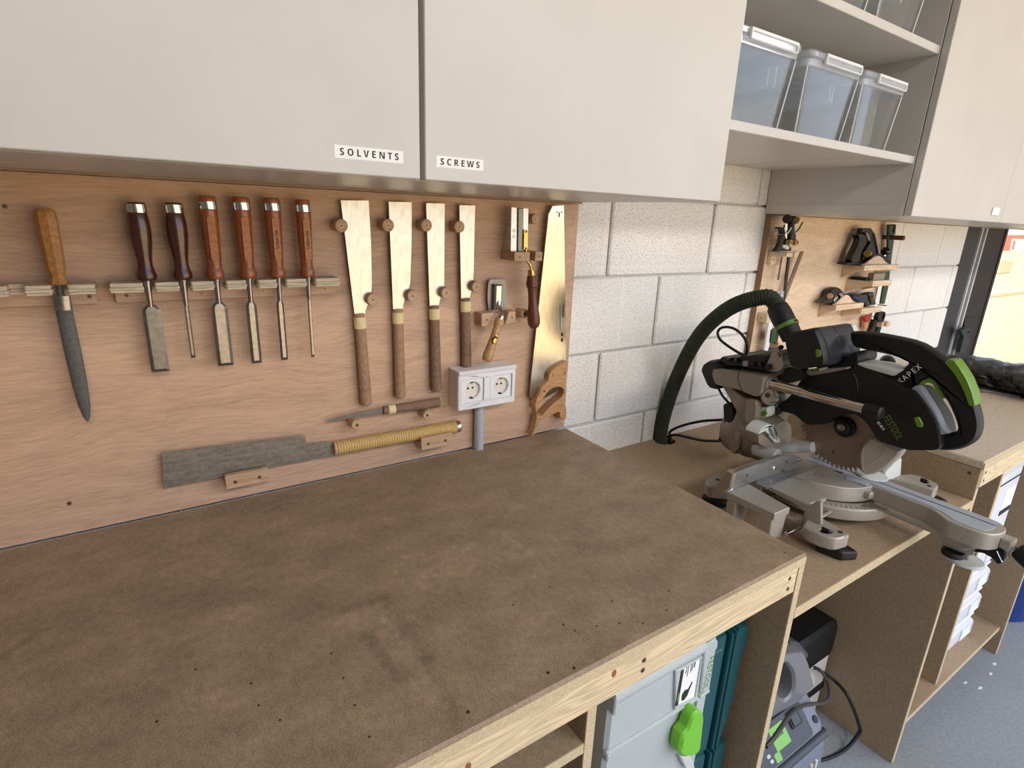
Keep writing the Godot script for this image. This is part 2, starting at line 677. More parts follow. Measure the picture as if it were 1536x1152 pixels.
	mat("lime", rgb(102, 140, 40), 0.42)  # darker lime, the shade on the saw is put into the colour
	mat("bright lime", rgb(120, 200, 48), 0.4)
	mat("cast alloy", rgb(176, 170, 160), 0.42, 0.25, fine, Vector3(9, 9, 9))
	mat("taupe plastic", rgb(150, 140, 126), 0.5, 0.0, fine, Vector3(9, 9, 9))
	mat("pale plastic", rgb(206, 210, 208), 0.45)
	mat("machined alloy", rgb(190, 190, 190), 0.32, 0.85, scr, Vector3(3, 30, 30))
	mat("chrome", rgb(214, 208, 202), 0.16, 1.0)
	mat("blade dirty", rgb(156, 136, 120), 0.42, 0.45, mott, Vector3(14, 14, 14))
	mat("paper", rgb(243, 243, 241), 0.6)
	mat("ink", rgb(30, 30, 32), 0.7)
	mat("anthracite", rgb(58, 58, 60), 0.45, 0.2)
	mat("frame brown", rgb(50, 44, 42), 0.45, 0.2)
	mat("gasket", rgb(205, 205, 208), 0.4)

# ---------------------------------------------------------------- made-up fill lamps that brighten benches and left side, unseen above and behind the camera
func make_fill_lamps() -> void:
	for i in FILL_LAMPS.size():
		var c: Vector3 = FILL_LAMPS[i]
		var t := thing("added_fill_panel", "added unseen white LED fill panel, %s over the workshop floor" % ["leftmost", "middle one", "rightmost"][i], "lamp", Vector3(c.x, 3.0, c.z), "added fill panels on the ceiling")
		part("housing", MB.new().bb(Vector3(c.x - 0.62, 2.955, c.z - 0.32), Vector3(c.x + 0.62, 3.0, c.z + 0.32), 0.004), M["white plastic"], t)
		part("diffuser", MB.new().bb(Vector3(c.x - 0.6, 2.951, c.z - 0.3), Vector3(c.x + 0.6, 2.955, c.z + 0.3), 0.0), M["fill lamp glow"], t)
		var l := AreaLight3D.new()
		l.name = "added_fill_light"
		l.area_size = Vector2(1.2, 0.6)
		l.area_normalize_energy = true
		l.light_energy = FILL_LAMP_ENERGY
		l.light_color = Color(1.0, 0.99, 0.98)
		l.shadow_enabled = true
		l.area_range = 12.0
		l.area_attenuation = 2.0
		t.add_child(l)
		l.position = Vector3(0, -0.052, 0)
		l.rotation.x = -PI / 2

# ---------------------------------------------------------------- room
func make_room() -> void:
	var wp: Material = M["wall paint"]
	# floor
	struct("floor", MB.new().bb(Vector3(-2.6, -0.12, -0.2), Vector3(8.2, 0, 3.8), 0.0), M["concrete floor"], "smooth grey concrete floor with a few pale paint flecks")
	struct("ceiling", MB.new().bb(Vector3(-2.6, 3.0, -0.2), Vector3(8.2, 3.15, 3.8), 0.0), wp)
	struct("wall_left", MB.new().bb(Vector3(-2.8, 0, -0.2), Vector3(-2.6, 3.0, 3.8), 0.0), wp)
	struct("wall_right", MB.new().bb(Vector3(8.2, 0, -0.2), Vector3(8.4, 3.0, 3.8), 0.0), wp)
	# front wall behind the camera, with the wide open workshop door to the right
	var fw := MB.new()
	fw.bb(Vector3(-2.6, 0, 3.6), Vector3(0.2, 3.0, 3.8), 0.0)
	fw.bb(Vector3(7.8, 0, 3.6), Vector3(8.2, 3.0, 3.8), 0.0)
	fw.bb(Vector3(0.2, 2.86, 3.6), Vector3(7.8, 3.0, 3.8), 0.0)
	struct("wall_front", fw, wp)
	# back wall: core slab with the window opening, then the blocks one by one where the photo shows them
	var core := MB.new()
	core.bb(Vector3(-2.6, 0, -0.2), Vector3(3.262, 3.0, -0.012), 0.0)
	core.bb(Vector3(6.4, 0, -0.2), Vector3(8.2, 3.0, -0.012), 0.0)
	core.bb(Vector3(3.262, 0, -0.2), Vector3(6.4, 0.06, -0.012), 0.0)
	core.bb(Vector3(3.262, 2.3, -0.2), Vector3(6.4, 3.0, -0.012), 0.0)
	# rendered areas of the wall out of sight behind the boards and cabinets
	core.bb(Vector3(-2.6, 0, -0.013), Vector3(0.6, 3.0, 0), 0.0)
	core.bb(Vector3(3.262, 0, -0.013), Vector3(8.2, 0.06, 0), 0.0)
	core.bb(Vector3(6.4, 0.06, -0.013), Vector3(8.2, 3.0, 0), 0.0)
	var wall := struct("wall_back", core, M["mortar"], "white painted concrete block wall with pitted faces and open joints")
	# courses 0.2 m high; bed joints pass through y = 1.378
	var meshes := {}
	var rng := RandomNumberGenerator.new()
	rng.seed = 4
	for c in range(-7, 9):
		var y0 := 1.3785 + c * 0.2014
		var off := 1.0065 if posmod(c, 2) == 0 else 1.2055
		for k in range(-2, 7):
			var x0 := off + (k - 1) * 0.3985
			var x1 := minf(x0 + 0.3985, 3.263)
			x0 = maxf(x0, 0.6)
			if x1 - x0 < 0.03: continue
			var ww := x1 - x0 - 0.006
			var hh := 0.2014 - 0.006
			var dz := rng.randf_range(-0.0012, 0.0012)
			var key := snappedf(ww, 0.001)
			var o := MeshInstance3D.new()
			if not meshes.has(key):
				var b := MB.new()
				b.ext(MB.rrect(-ww / 2, -hh / 2, ww / 2, hh / 2, 0.010, 3), -0.011, 0.0, "z", 0.0035)
				shift = Transform3D()
				meshes[key] = b.mesh(Transform3D())
			o.mesh = meshes[key]
			o.name = "block"
			o.material_override = M["block paint"] if rng.randf() < 0.6 else M["block paint warm"]
			o.position = Vector3((x0 + x1) / 2, y0 + 0.1007, dz)
			wall.add_child(o, true)
	# window: dark frame, sliding sash with lever handle, glass
	var fr := MB.new()
	fr.ext(MB.rrect(3.25, 0.06, 6.4, 2.3, 0.006), -0.11, -0.03, "z", 0.002, [MB.rrect(3.505, 0.16, 6.3, 2.2, 0.006)])
	var win := struct("window_1", fr, M["anthracite"], "dark aluminium window frame looking out on bright sandy ground")
	for gx in [3.509, 3.566]:
		part("gasket", MB.new().bb(Vector3(gx, 0.16, -0.05), Vector3(gx + 0.012, 2.2, -0.022), 0.002), M["gasket"], win)
	part("track", MB.new().bb(Vector3(3.515, 0.16, -0.1), Vector3(3.585, 2.2, -0.045), 0.001), M["black"], win)
	var sash := part("sash", MB.new().ext(MB.rrect(3.58, 0.15, 6.35, 2.22, 0.006), -0.10, -0.03, "z", 0.003, [MB.rrect(3.872, 0.40, 6.2, 2.16, 0.006)]), M["frame brown"], win)
	part("glazing_bead", MB.new().ext(MB.rrect(3.845, 0.375, 6.23, 2.18, 0.006), -0.032, -0.024, "z", 0.002, [MB.rrect(3.868, 0.40, 6.2, 2.16, 0.006)]), M["frame brown"], sash)
	var gm := StandardMaterial3D.new()
	gm.resource_name = "window glass"
	gm.transparency = BaseMaterial3D.TRANSPARENCY_ALPHA
	gm.albedo_color = Color(0.92, 0.97, 0.95, 0.04)
	gm.roughness = 0.02
	M["glass"] = gm
	part("pane", MB.new().bb(Vector3(3.86, 0.39, -0.07), Vector3(6.21, 2.17, -0.064), 0.0), gm, sash)
	part("handle_plate", MB.new().ext(MB.rc([Vector2(3.582, 1.1036), Vector2(3.7257, 1.0943), Vector2(3.7868, 0.9811), Vector2(3.6251, 0.9948)], 0.012, 3), -0.031, -0.020, "z", 0.002), M["frame brown"], sash)
	part("handle", MB.new().ext(MB.rc([Vector2(3.4444, 1.0516), Vector2(3.49, 1.0624), Vector2(3.558, 1.0598), Vector2(3.568, 1.0419), Vector2(3.5335, 1.0339), Vector2(3.603, 1.0005), Vector2(3.5931, 0.9203), Vector2(3.5087, 0.9288), Vector2(3.5059, 1.0127)], 0.008, 3), 0.0, 0.020, "z", 0.004), M["anthracite"], sash)
	part("handle_neck", MB.new().cyl(Vector3(3.6814, 1.0204, -0.025), Vector3(3.5636, 1.0387, 0.004), 0.018, 16, 0.002), M["frame brown"], sash)
	struct("trim_1", MB.new().bb(Vector3(3.263, 0.03, -0.03), Vector3(6.4, 0.062, 0.03), 0.003), M["anthracite"])
	# flecks of paint on the floor
	var spots := [Vector3(2.38, 0, 0.709), Vector3(2.2487, 0, 0.6755), Vector3(2.2656, 0, 0.7128), Vector3(2.4526, 0, 0.6982)]
	for k in 4:
		var p: Vector3 = spots[k]
		var q := []
		for i in 9:
			var a := TAU * i / 9.0
			q.append(Vector2(p.x + cos(a) * rng.randf_range(0.008, 0.013), p.z + sin(a) * rng.randf_range(0.003, 0.007)))
		solo("paint_fleck", MB.new().ext(q, 0.0, 0.0006, "y"), M["paper"], ["brightest white paint fleck on the floor in front of the right bench", "thin pale paint fleck, leftmost of the faint pair on the floor", "thin pale paint fleck, right one of the faint pair on the floor", "tiny paint fleck on the floor nearest the right bench leg"][k], "paint fleck", Vector3(p.x, 0, p.z), "paint flecks on the floor")

func make_outside() -> void:
	var sand := layer(mat("sand", rgb(226, 198, 144), 0.95, 0.0, tex.mott, Vector3(0.35, 0.35, 0.35), null, Vector3.ONE, 0, true), tex.speck, Vector3(1.4, 1.4, 1.4), true)
	var g := struct("ground", MB.new().bb(Vector3(-90, -0.4, -90), Vector3(120, -0.14, 90), 0.0), sand, "bright sunlit sandy yard outside the window")
	var hill := MB.new()
	# long low earth bank across the yard in front of the workshop door
	var rings := []
	for i in 25:
		var x := -60.0 + i * 6.0
		var h := 2.2 + 0.9 * sin(i * 1.7) + 0.5 * sin(i * 0.6)
		rings.append([Vector3(x, -0.3, 34), Vector3(x, h * 0.7, 37), Vector3(x, h, 41), Vector3(x, h * 0.8, 47), Vector3(x, -0.3, 52)])
	hill.loft(rings)
	struct("hill", hill, sand, "low sandy bank at the far side of the yard")
	# red banner on the far side of the yard
	var d := 24.0
	var t := thing("banner", "red banner with a white panel standing across the yard, seen through the window", "banner", Vector3(88.4864, -1.6358, -24))
	part("cloth", MB.new().ext([Vector2(86.6887, 1.7091), Vector2(111.1015, 2.0729), Vector2(115.013, -1.5564), Vector2(88.0991, -1.1508)], -24.05, -24.0, "z", 0.0), mat("banner red", rgb(226, 96, 62), 0.7), t)
	var pn := part("white_panel", MB.new().ext(MB.rc([Vector2(89.7089, 1.28), Vector2(111.7953, 1.3878), Vector2(114.2334, -0.8744), Vector2(90.2997, -0.6806)], 0.12), -24.0, -23.99, "z", 0.0), M["paper"], t)
	part("stripe", MB.new().ext([Vector2(90.2977, 1.0878), Vector2(91.2274, 1.0968), Vector2(91.4777, -0.0329), Vector2(90.6228, 0.0066)], -23.99, -23.985, "z", 0.0), M["banner red"], pn)
	var a: Vector3 = Vector3(91.3826, -0.4804, -23.98)
	var b: Vector3 = Vector3(95.6012, -0.5752, -23.98)
	letters("lettering", "KEC", 0.16, a, Vector3(1, 0, 0), Vector3(0, 1, 0), M["ink"], pn, false, 40, 0.0)
	part("post", MB.new().bb(Vector3(t.position.x + 0.2, -0.14, -24.2), Vector3(t.position.x + 0.4, 1.2, -24.06), 0.0).bb(Vector3(t.position.x + 4.0, -0.14, -24.2), Vector3(t.position.x + 4.2, 1.2, -24.06), 0.0), M["anthracite"], t)
	# concrete block lying on the ground in front of the banner
	var cb: Vector3 = Vector3(32.946, -0.14, -8.2682)
	solo("concrete_block", MB.new().bb(Vector3(cb.x, -0.14, cb.z - 0.8), Vector3(cb.x + 1.6, 0.5, cb.z), 0.04), mat("pale concrete", rgb(214, 186, 150), 0.9, 0.0, tex.speck, Vector3.ONE), "pale concrete block lying on the sand below the red banner", "concrete block", Vector3(cb.x, -0.14, cb.z))
	# kerb line across the sand
	var ka: Vector3 = Vector3(19.7508, -0.14, -4.5345)
	solo("kerb", MB.new().bb(Vector3(ka.x, -0.14, ka.z - 0.3), Vector3(ka.x + 12.0, -0.02, ka.z), 0.02), M["pale concrete"], "low pale kerb running across the sand outside the window", "kerb", Vector3(ka.x, -0.14, ka.z))

# ---------------------------------------------------------------- wall cabinets
func cabinet(label: String, x0: float, x1: float, y1: float) -> Node3D:
	var t := thing("wall_cabinet", label, "cabinet", Vector3(x0, 1.558, 0))
	var w: Material = M["white board"]
	var b := MB.new()
	b.bb(Vector3(x0, 1.558, 0.001), Vector3(x0 + 0.018, y1, 0.388), 0.0006)
	b.bb(Vector3(x1 - 0.018, 1.558, 0.001), Vector3(x1, y1, 0.388), 0.0006)
	b.bb(Vector3(x0 + 0.018, 1.558, 0.019), Vector3(x1 - 0.018, 1.576, 0.388), 0.0006)
	b.bb(Vector3(x0 + 0.018, y1 - 0.018, 0.019), Vector3(x1 - 0.018, y1, 0.388), 0.0006)
	b.bb(Vector3(x0 + 0.018, 1.562, 0.001), Vector3(x1 - 0.018, y1, 0.016), 0.0)
	part("body", b, w, t)
	part("back_edge", MB.new().bb(Vector3(x0, 1.5545, 0.0205), Vector3(x1, 1.5578, 0.0255), 0.0), M["chipboard"], t)
	return t

func door_of(t: Node3D, x0: float, x1: float, y1: float) -> MeshInstance3D:
	return part("door", MB.new().bb(Vector3(x0, 1.5585, 0.390), Vector3(x1, y1, 0.408), 0.0012), M["white board"], t)

func sticker(t: Node3D, text: String, c0: Vector2, c1: Vector2, w: float) -> void:
	var s := part("label_sticker", MB.new().bb(Vector3(c0.x, c0.y, 0.4079), Vector3(c1.x, c1.y, 0.4084), 0.0), M["paper"], t)
	letters("lettering", text, 0.0078, Vector3((c0.x + c1.x - w) / 2, (c0.y + c1.y) / 2 - 0.0037, 0.4083), Vector3(1, 0, 0), Vector3(0, 1, 0), M["ink"], s, true, 17, w)

func make_cabinets() -> void:
	var top := 2.56
	var a := cabinet("white wall cabinet with the SOLVENTS sticker on its flat door", -0.30, 0.3045, top)
	door_of(a, -0.298, 0.3010, top - 0.002)
	sticker(a, "SOLVENTS", Vector2(0.1967, 1.5748), Vector2(0.2790, 1.5888), 0.0700)
	var b := cabinet("white wall cabinet with the SCREWS sticker on its flat door", 0.3045, 0.884, top)
	door_of(b, 0.3078, 0.8835, top - 0.002)
	sticker(b, "SCREWS", Vector2(0.3224, 1.5746), Vector2(0.3906, 1.5882), 0.0560)
	var z := cabinet("white wall cabinet at the far left, beyond the SOLVENTS cabinet", -0.905, -0.30, top)
	door_of(z, -0.903, -0.3016, top - 0.002)
	var c := cabinet("white wall cabinet right of the open shelves, small white tab at its door corner", 1.645, 2.256, top)
	var d := door_of(c, 1.6455, 2.2545, top - 0.002)
	part("bumper_tab", MB.new().bb(Vector3(2.1635, 1.5782, 0.408), Vector3(2.2175, 1.6005, 0.412), 0.001), M["paper"], c)
	part("side_filler", MB.new().bb(Vector3(1.6435, 1.5585, 0.002), Vector3(1.6455, 1.588, 0.383), 0.0003), M["white board"], c)
	var e := cabinet("white wall cabinet at the right edge, above the window frame", 2.256, 2.866, top)
	door_of(e, 2.2575, 2.8645, top - 0.002)
	for k in 3:
		var x := 2.866 + 0.61 * k
		var f := cabinet("white wall cabinet above the window, %s past the right edge" % ["first", "second", "third"][k], x, x + 0.61, top)
		f.set_meta("group", "wall cabinets above the window")
		door_of(f, x + 0.0015, x + 0.6085, top - 0.002)

func make_shelves() -> void:
	var t := thing("open_shelf_unit", "white open shelf unit holding clear plastic boxes between the white cabinets", "shelf unit", Vector3(0.884, 1.683, 0))
	for y in [1.683, 1.926]:
		part("shelf", MB.new().bb(Vector3(0.8845, y, 0.012), Vector3(1.6445, y + 0.0175, 0.386), 0.0012), M["white board"], t)
	part("shelf", MB.new().bb(Vector3(0.8845, 2.40, 0.012), Vector3(1.6445, 2.418, 0.386), 0.0012), M["white board"], t)
	part("back_panel", MB.new().bb(Vector3(0.8845, 1.7005, 0.001), Vector3(1.6445, 2.40, 0.011), 0.0), M["white board"], t)
	part("joint_strip", MB.new().bb(Vector3(1.43, 1.6820, 0.012), Vector3(1.432, 1.6831, 0.386), 0.0), M["white edge"], t)
	var cl := StandardMaterial3D.new()
	cl.resource_name = "clear plastic"
	cl.transparency = BaseMaterial3D.TRANSPARENCY_ALPHA
	cl.albedo_color = Color(0.86, 0.90, 0.93, 0.07)
	cl.roughness = 0.03
	M["clear"] = cl
	var fro := StandardMaterial3D.new()
	fro.resource_name = "milky plastic"
	fro.transparency = BaseMaterial3D.TRANSPARENCY_ALPHA
	fro.albedo_color = Color(0.88, 0.91, 0.95, 0.34)
	fro.roughness = 0.12
	M["milky"] = fro
	box("clear plastic storage box with white lid on the lower shelf, nearest the SCREWS cabinet", 0.895, 1.125, 1.7008, 0.375)
	box("clear plastic storage box with white lid, middle of the three on the lower shelf", 1.145, 1.365, 1.7008, 0.375)
	box("clear plastic storage box with white lid, rightmost on the lower shelf", 1.375, 1.585, 1.7008, 0.37)
	box("clear plastic storage box on the upper shelf, cut by the top of the picture", 1.135, 1.365, 1.9440, 0.375)
	box("clear plastic storage box on the upper shelf, farthest right, beside the cabinet side", 1.385, 1.60, 1.9440, 0.37)

func box(label: String, x0: float, x1: float, y: float, z1: float) -> void:
	var t := thing("storage_box", label, "storage box", Vector3((x0 + x1) / 2, y, 0.2), "clear plastic boxes on the open shelves")
	var h := 0.140
	var dr := 0.012
	var rings := []
	var z0 := 0.03
	for k in [[0.0, 0.0], [0.12, 0.0], [1.0, 1.0]]:
		var e: float = dr * (1.0 - k[1])
		var ring := []
		for p in MB.rrect(x0 + 0.010 + e, z0 + e, x1 - 0.010 - e, z1 - 0.012 - e, 0.018, 4):
			ring.append(Vector3(p.x, y + h * k[0], p.y))
		rings.append(ring)
	var tub := MB.new()
	var f := tub.t.size()
	for k in 2:
		for j in rings[0].size():
			var j2: int = (j + 1) % rings[0].size()
			tub.quad(rings[k][j], rings[k + 1][j], rings[k + 1][j2], rings[k][j2])
	part("tub", tub, M["clear"], t)
	part("bottom", MB.new().ext(MB.rrect(x0 + 0.024, z0 + 0.014, x1 - 0.024, z1 - 0.026, 0.016), y, y + 0.0015, "y"), M["milky"], t)
	part("rim", MB.new().ext(MB.rrect(x0 + 0.004, z0 - 0.006, x1 - 0.004, z1 - 0.006, 0.022), y + h - 0.012, y + h, "y", 0.0, [MB.rrect(x0 + 0.012, z0 + 0.002, x1 - 0.012, z1 - 0.014, 0.018)]), M["milky"], t)
	var lid := MB.new()
	lid.ext(MB.rrect(x0, z0 - 0.01, x1, z1 - 0.002, 0.024), y + h, y + h + 0.016, "y", 0.004)
	var l := part("lid", lid, M["milky"], t)
	var xm := (x0 + x1) / 2 + 0.010
	var cw := (x1 - x0) * 0.32
	part("clip", MB.new().ext(MB.rrect(xm - cw, y + h - 0.006, xm + cw, y + h + 0.013, 0.003), z1 - 0.003, z1 + 0.004, "z", 0.0012, [MB.rrect(xm - cw + 0.004, y + h - 0.003, xm + cw - 0.004, y + h + 0.007, 0.002)]), M["white plastic"], l)
	part("clip_window", MB.new().bb(Vector3(xm - cw + 0.003, y + h - 0.004, z1 - 0.002), Vector3(xm + cw - 0.003, y + h + 0.008, z1 + 0.001), 0.0), M["milky"], l)
	for x in [x0 + 0.0225, x1 - 0.0225]:
		var sx := -1.0 if x < (x0 + x1) / 2 else 1.0
		part("corner_glint", MB.new().tube([Vector3(x, y + 0.004, z1 - 0.0235), Vector3(x + sx * 0.0115, y + h - 0.012, z1 - 0.0125)], 0.0014, 6), M["white plastic"], t)  # white tube painted in for the bright edge line of the clear corner
	for x in [x0 + 0.003, x1 - 0.003]:
		part("handle", MB.new().box(Vector3(x, y + h - 0.02, (z0 + z1) / 2 + 0.04), Vector3(0.004, 0.05, 0.12), 0.0015), M["milky"], t)


# ---------------------------------------------------------------- benches
func screw_head(called: String, p: Vector3, n: Vector3, r: float, parent: Node, dark := false) -> void:
	var b := MB.new()
	b.cyl(p - n * 0.002, p + n * 0.0007, r, 10, 0.0003)
	var s := part(called, b, M["screw and hole dark"] if dark else M["screw"], parent)
	if not dark:
		var x := n.cross(Vector3(0.3, 1, 0.2)).normalized()
		var y := n.cross(x)
		var c := MB.new()
		c.xf = Transform3D(Basis(x, y, n), p)
		c.box(Vector3(0, 0, 0.0008), Vector3(r * 1.1, r * 0.32, 0.0006), 0.0).box(Vector3(0, 0, 0.00081), Vector3(r * 0.32, r * 1.1, 0.0006), 0.0)
		part("dark_recess_mark", c, M["screw and hole dark"], s)  # dark cross painted in for the shade of the driver recess

func make_benches() -> void:
	# --- left bench with the worn MDF top
	var st := fnl(51, 1.0, 4)
	# worn and stained places on the bench top: a, b ends of a stroke in (x, z), width, change of tone
	var marks := []
	for q in [[[Vector2(-0.2046, 0.2997), Vector2(-0.1691, 0.2699)], 0.012, -0.16], [[Vector2(0.1678, 0.4267), Vector2(0.2301, 0.4293)], 0.010, -0.13], [[Vector2(0.1794, 0.4867), Vector2(0.1922, 0.5815)], 0.010, -0.14], [[Vector2(0.2255, 0.4416), Vector2(0.2337, 0.5618)], 0.012, -0.13], [[Vector2(0.2337, 0.5618), Vector2(0.2236, 0.6599)], 0.011, -0.10],
			[[Vector2(0.2226, 0.4791), Vector2(0.2144, 0.6039)], 0.030, 0.10], [[Vector2(0.1785, 0.4454), Vector2(0.2134, 0.466)], 0.03, 0.08], [[Vector2(0.3116, 0.3926), Vector2(0.45, 0.409)], 0.05, 0.10], [[Vector2(0.0171, 0.3499), Vector2(0.0606, 0.3556)], 0.022, 0.09], [[Vector2(-0.0291, 0.2043), Vector2(0.006, 0.2053)], 0.018, 0.08],
			[[Vector2(-0.078, 0.3405), Vector2(-0.0603, 0.3401)], 0.018, 0.07], [[Vector2(0.11, 0.2132), Vector2(0.1848, 0.2103)], 0.03, 0.06], [[Vector2(0.0114, 0.4871), Vector2(0.07, 0.5169)], 0.02, 0.06], [[Vector2(0.4778, 0.2712), Vector2(0.7067, 0.2706)], 0.06, 0.05], [[Vector2(0.1134, 0.0659), Vector2(0.2176, 0.0805)], 0.03, -0.07], [[Vector2(-0.0859, 0.2815), Vector2(0.0337, 0.2867)], 0.05, -0.06], [[Vector2(0.5493, 0.5307), Vector2(0.6485, 0.6465)], 0.08, -0.04]]:
		marks.append([q[0][0], q[0][1], q[1], q[2]])
	var stains := picture(640, 320, func(px, pz):
		var p := Vector2(-0.5 + px / 640.0 * 1.4, pz / 320.0 * 0.70)
		var nz: float = st.get_noise_2d(px * 0.09, pz * 0.09)
		var v: float = 0.86 + st.get_noise_2d(px * 0.02 + 300.0, pz * 0.03) * 0.10
		for m in marks:
			var a: Vector2 = m[0]
			var d: Vector2 = m[1] - a
			var t: float = clampf((p - a).dot(d) / maxf(d.length_squared(), 1e-6), 0.0, 1.0)
			var e: float = (p - a - d * t).length() / m[2] + nz * 0.9
			if e < 1.0: v += m[3] * 0.62 * smoothstep(1.0, 0.35, e)
		return v)
	var bm := mat("bench top mdf", rgb(200, 173, 142), 0.62, 0.0, stains, Vector3(1.0 / 1.4, 1.0, 1.0 / 0.70))
	layer(bm, tex.mdf, Vector3(3.0, 3.0, 3.0), true)
	bm.uv1_world_triplanar = true
	bm.uv1_offset = Vector3(0.5 / 1.4, 0, 0)
	var t := thing("workbench", "long workbench in the foreground with stained brown MDF top and pine front rail", "workbench", Vector3(0.2, 0, 0.35))
	part("bench_top", MB.new().bb(Vector3(-1.6, 0.967, 0.0205), Vector3(0.884, 0.989, 0.681), 0.003), bm, t)
	part("top_edge", MB.new().bb(Vector3(-1.599, 0.9672, 0.6796), Vector3(0.8836, 0.9835, 0.6825), 0.0012), M["mdf edge"], t)
	var rail := part("front_rail", MB.new().bb(Vector3(-1.58, 0.917, 0.655), Vector3(0.8665, 0.9665, 0.6805), 0.0015), M["pine"], t)
	for p in [Vector3(0.4984, 0.9516, 0.6805), Vector3(0.4983, 0.9349, 0.6805), Vector3(0.8438, 0.9533, 0.6805), Vector3(0.8444, 0.9326, 0.6805)]:
		screw_head("screw", p, Vector3(0, 0, 1), 0.0042, rail)
	var knot := MB.new()
	for q in [Vector3(0.4428, 0.9574, 0.6805), Vector3(0.2281, 0.9387, 0.6805)]:
		knot.ext(MB.ell(Vector2(q.x, q.y), 0.004, 0.006, 12), 0.6803, 0.6809, "z")
	part("knot", knot, mat("pine knot", rgb(150, 92, 56), 0.7), rail)
	var sp := part("side_panel", MB.new().bb(Vector3(0.8665, 0.0, 0.021), Vector3(0.884, 0.9668, 0.681), 0.001), M["mdf"], t)
	part("front_edge", MB.new().bb(Vector3(0.8669, 0.001, 0.6805), Vector3(0.8836, 0.966, 0.6818), 0.0004), M["mdf edge"], sp)
	var dv := part("divider", MB.new().bb(Vector3(0.427, 0.0, 0.021), Vector3(0.4445, 0.9668, 0.655), 0.001), M["mdf"], t)
	part("front_edge", MB.new().bb(Vector3(0.4274, 0.001, 0.6545), Vector3(0.4441, 0.9168, 0.6558), 0.0004), M["mdf edge"], dv)
	part("divider", MB.new().bb(Vector3(-0.6, 0.0, 0.021), Vector3(-0.582, 0.9668, 0.655), 0.001), M["mdf"], t)
	part("side_panel", MB.new().bb(Vector3(-1.6, 0.0, 0.021), Vector3(-1.582, 0.9668, 0.681), 0.001), M["mdf"], t)
	var sh := part("shelf", MB.new().bb(Vector3(-0.582, 0.806, 0.021), Vector3(0.427, 0.824, 0.655), 0.001), M["mdf"], t)
	part("front_edge", MB.new().bb(Vector3(-0.58, 0.8064, 0.6545), Vector3(0.4265, 0.8236, 0.6558), 0.0004), M["mdf edge"], sh)
	part("back_panel", MB.new().bb(Vector3(-1.582, 0.1, 0.0205), Vector3(0.8665, 0.9668, 0.03), 0.0), M["mdf"], t)
	part("bottom_board", MB.new().bb(Vector3(-1.582, 0.10, 0.03), Vector3(0.8665, 0.118, 0.655), 0.001), M["mdf"], t)
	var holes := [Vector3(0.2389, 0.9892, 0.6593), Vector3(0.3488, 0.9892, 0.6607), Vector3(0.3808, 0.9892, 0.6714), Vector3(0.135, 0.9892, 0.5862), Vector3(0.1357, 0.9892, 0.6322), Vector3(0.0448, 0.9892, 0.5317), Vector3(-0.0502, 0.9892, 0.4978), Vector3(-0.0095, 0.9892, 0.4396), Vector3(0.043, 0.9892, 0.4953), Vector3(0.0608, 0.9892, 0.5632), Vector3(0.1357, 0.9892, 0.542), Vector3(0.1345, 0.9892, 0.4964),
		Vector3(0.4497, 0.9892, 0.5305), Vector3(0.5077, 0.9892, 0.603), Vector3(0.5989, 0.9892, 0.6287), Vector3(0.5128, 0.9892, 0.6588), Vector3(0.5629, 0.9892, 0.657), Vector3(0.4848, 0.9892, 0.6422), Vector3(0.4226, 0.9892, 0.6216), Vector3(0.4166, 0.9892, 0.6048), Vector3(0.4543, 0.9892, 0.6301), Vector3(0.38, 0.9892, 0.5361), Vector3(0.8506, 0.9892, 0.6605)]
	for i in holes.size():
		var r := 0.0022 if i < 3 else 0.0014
		part("dark_hole_disc", MB.new().cyl(holes[i] - Vector3(0, 0.001, 0), holes[i] + Vector3(0, 0.00015, 0), r, 10, 0.0), M["screw and hole dark"], t)  # flat dark disc stands in for the shade inside a drilled hole
	# wood crumbs near the board
	var chips := [Vector3(-0.1568, 0.989, 0.0149), Vector3(0.3446, 0.989, 0.0128)]
	for k in 2:
		var p: Vector3 = chips[k]
		solo("wood_chip", MB.new().box(p + Vector3(0, 0.0012, 0), Vector3(0.008, 0.0022, 0.004), 0.0008), M["pine"], ["tiny pale wood chip on the bench at the left, at the board's foot", "tiny wood chip on the bench below the rattan saw handle"][k], "wood chip", p, "wood chips on the bench")
	# --- lower bench that carries the mitre saw
	var lb := thing("lower_bench", "lower MDF worktop under the sliding mitre saw, between the two benches", "workbench", Vector3(1.28, 0.855, 0.35))
	var lt := MB.new()
	lt.ext(MB.rrect(0.8842, 0.001, 1.6768, 0.6815, 0.003, 2), 0.8545, 0.877, "y", 0.0012, [MB.ell(Vector2(1.276, 0.030), 0.034, 0.027, 24)])
	part("bench_top", lt, M["mdf"], lb)
	part("front_edge", MB.new().bb(Vector3(0.8845, 0.855, 0.681), Vector3(1.6765, 0.8763, 0.6822), 0.0004), M["mdf edge"], lb)
	# --- right bench
	var rb := thing("workbench", "taller MDF workbench on the right with pine rail, beside the window", "workbench", Vector3(2.2, 0, 0.35))
	part("bench_top", MB.new().bb(Vector3(1.6765, 0.961, 0.001), Vector3(2.80, 0.983, 0.684), 0.003), mat("window lit mdf", rgb(226, 208, 184), 0.42, 0.0, tex.mdf, Vector3(3, 3, 3)), rb)  # paler than the other MDF, window brightness is put into the colour
	part("top_edge", MB.new().bb(Vector3(1.677, 0.9612, 0.6825), Vector3(2.80, 0.978, 0.6855), 0.001), M["mdf edge"], rb)
	var rr := part("front_rail", MB.new().bb(Vector3(1.696, 0.907, 0.657), Vector3(2.80, 0.9605, 0.6825), 0.0015), M["pine"], rb)
	for p in [Vector3(1.7094, 0.9473, 0.6825), Vector3(1.7107, 0.9248, 0.6825)]:
		screw_head("screw", p, Vector3(0, 0, 1), 0.0042, rr)
	var xs := [1.6772, 1.976, 2.515]
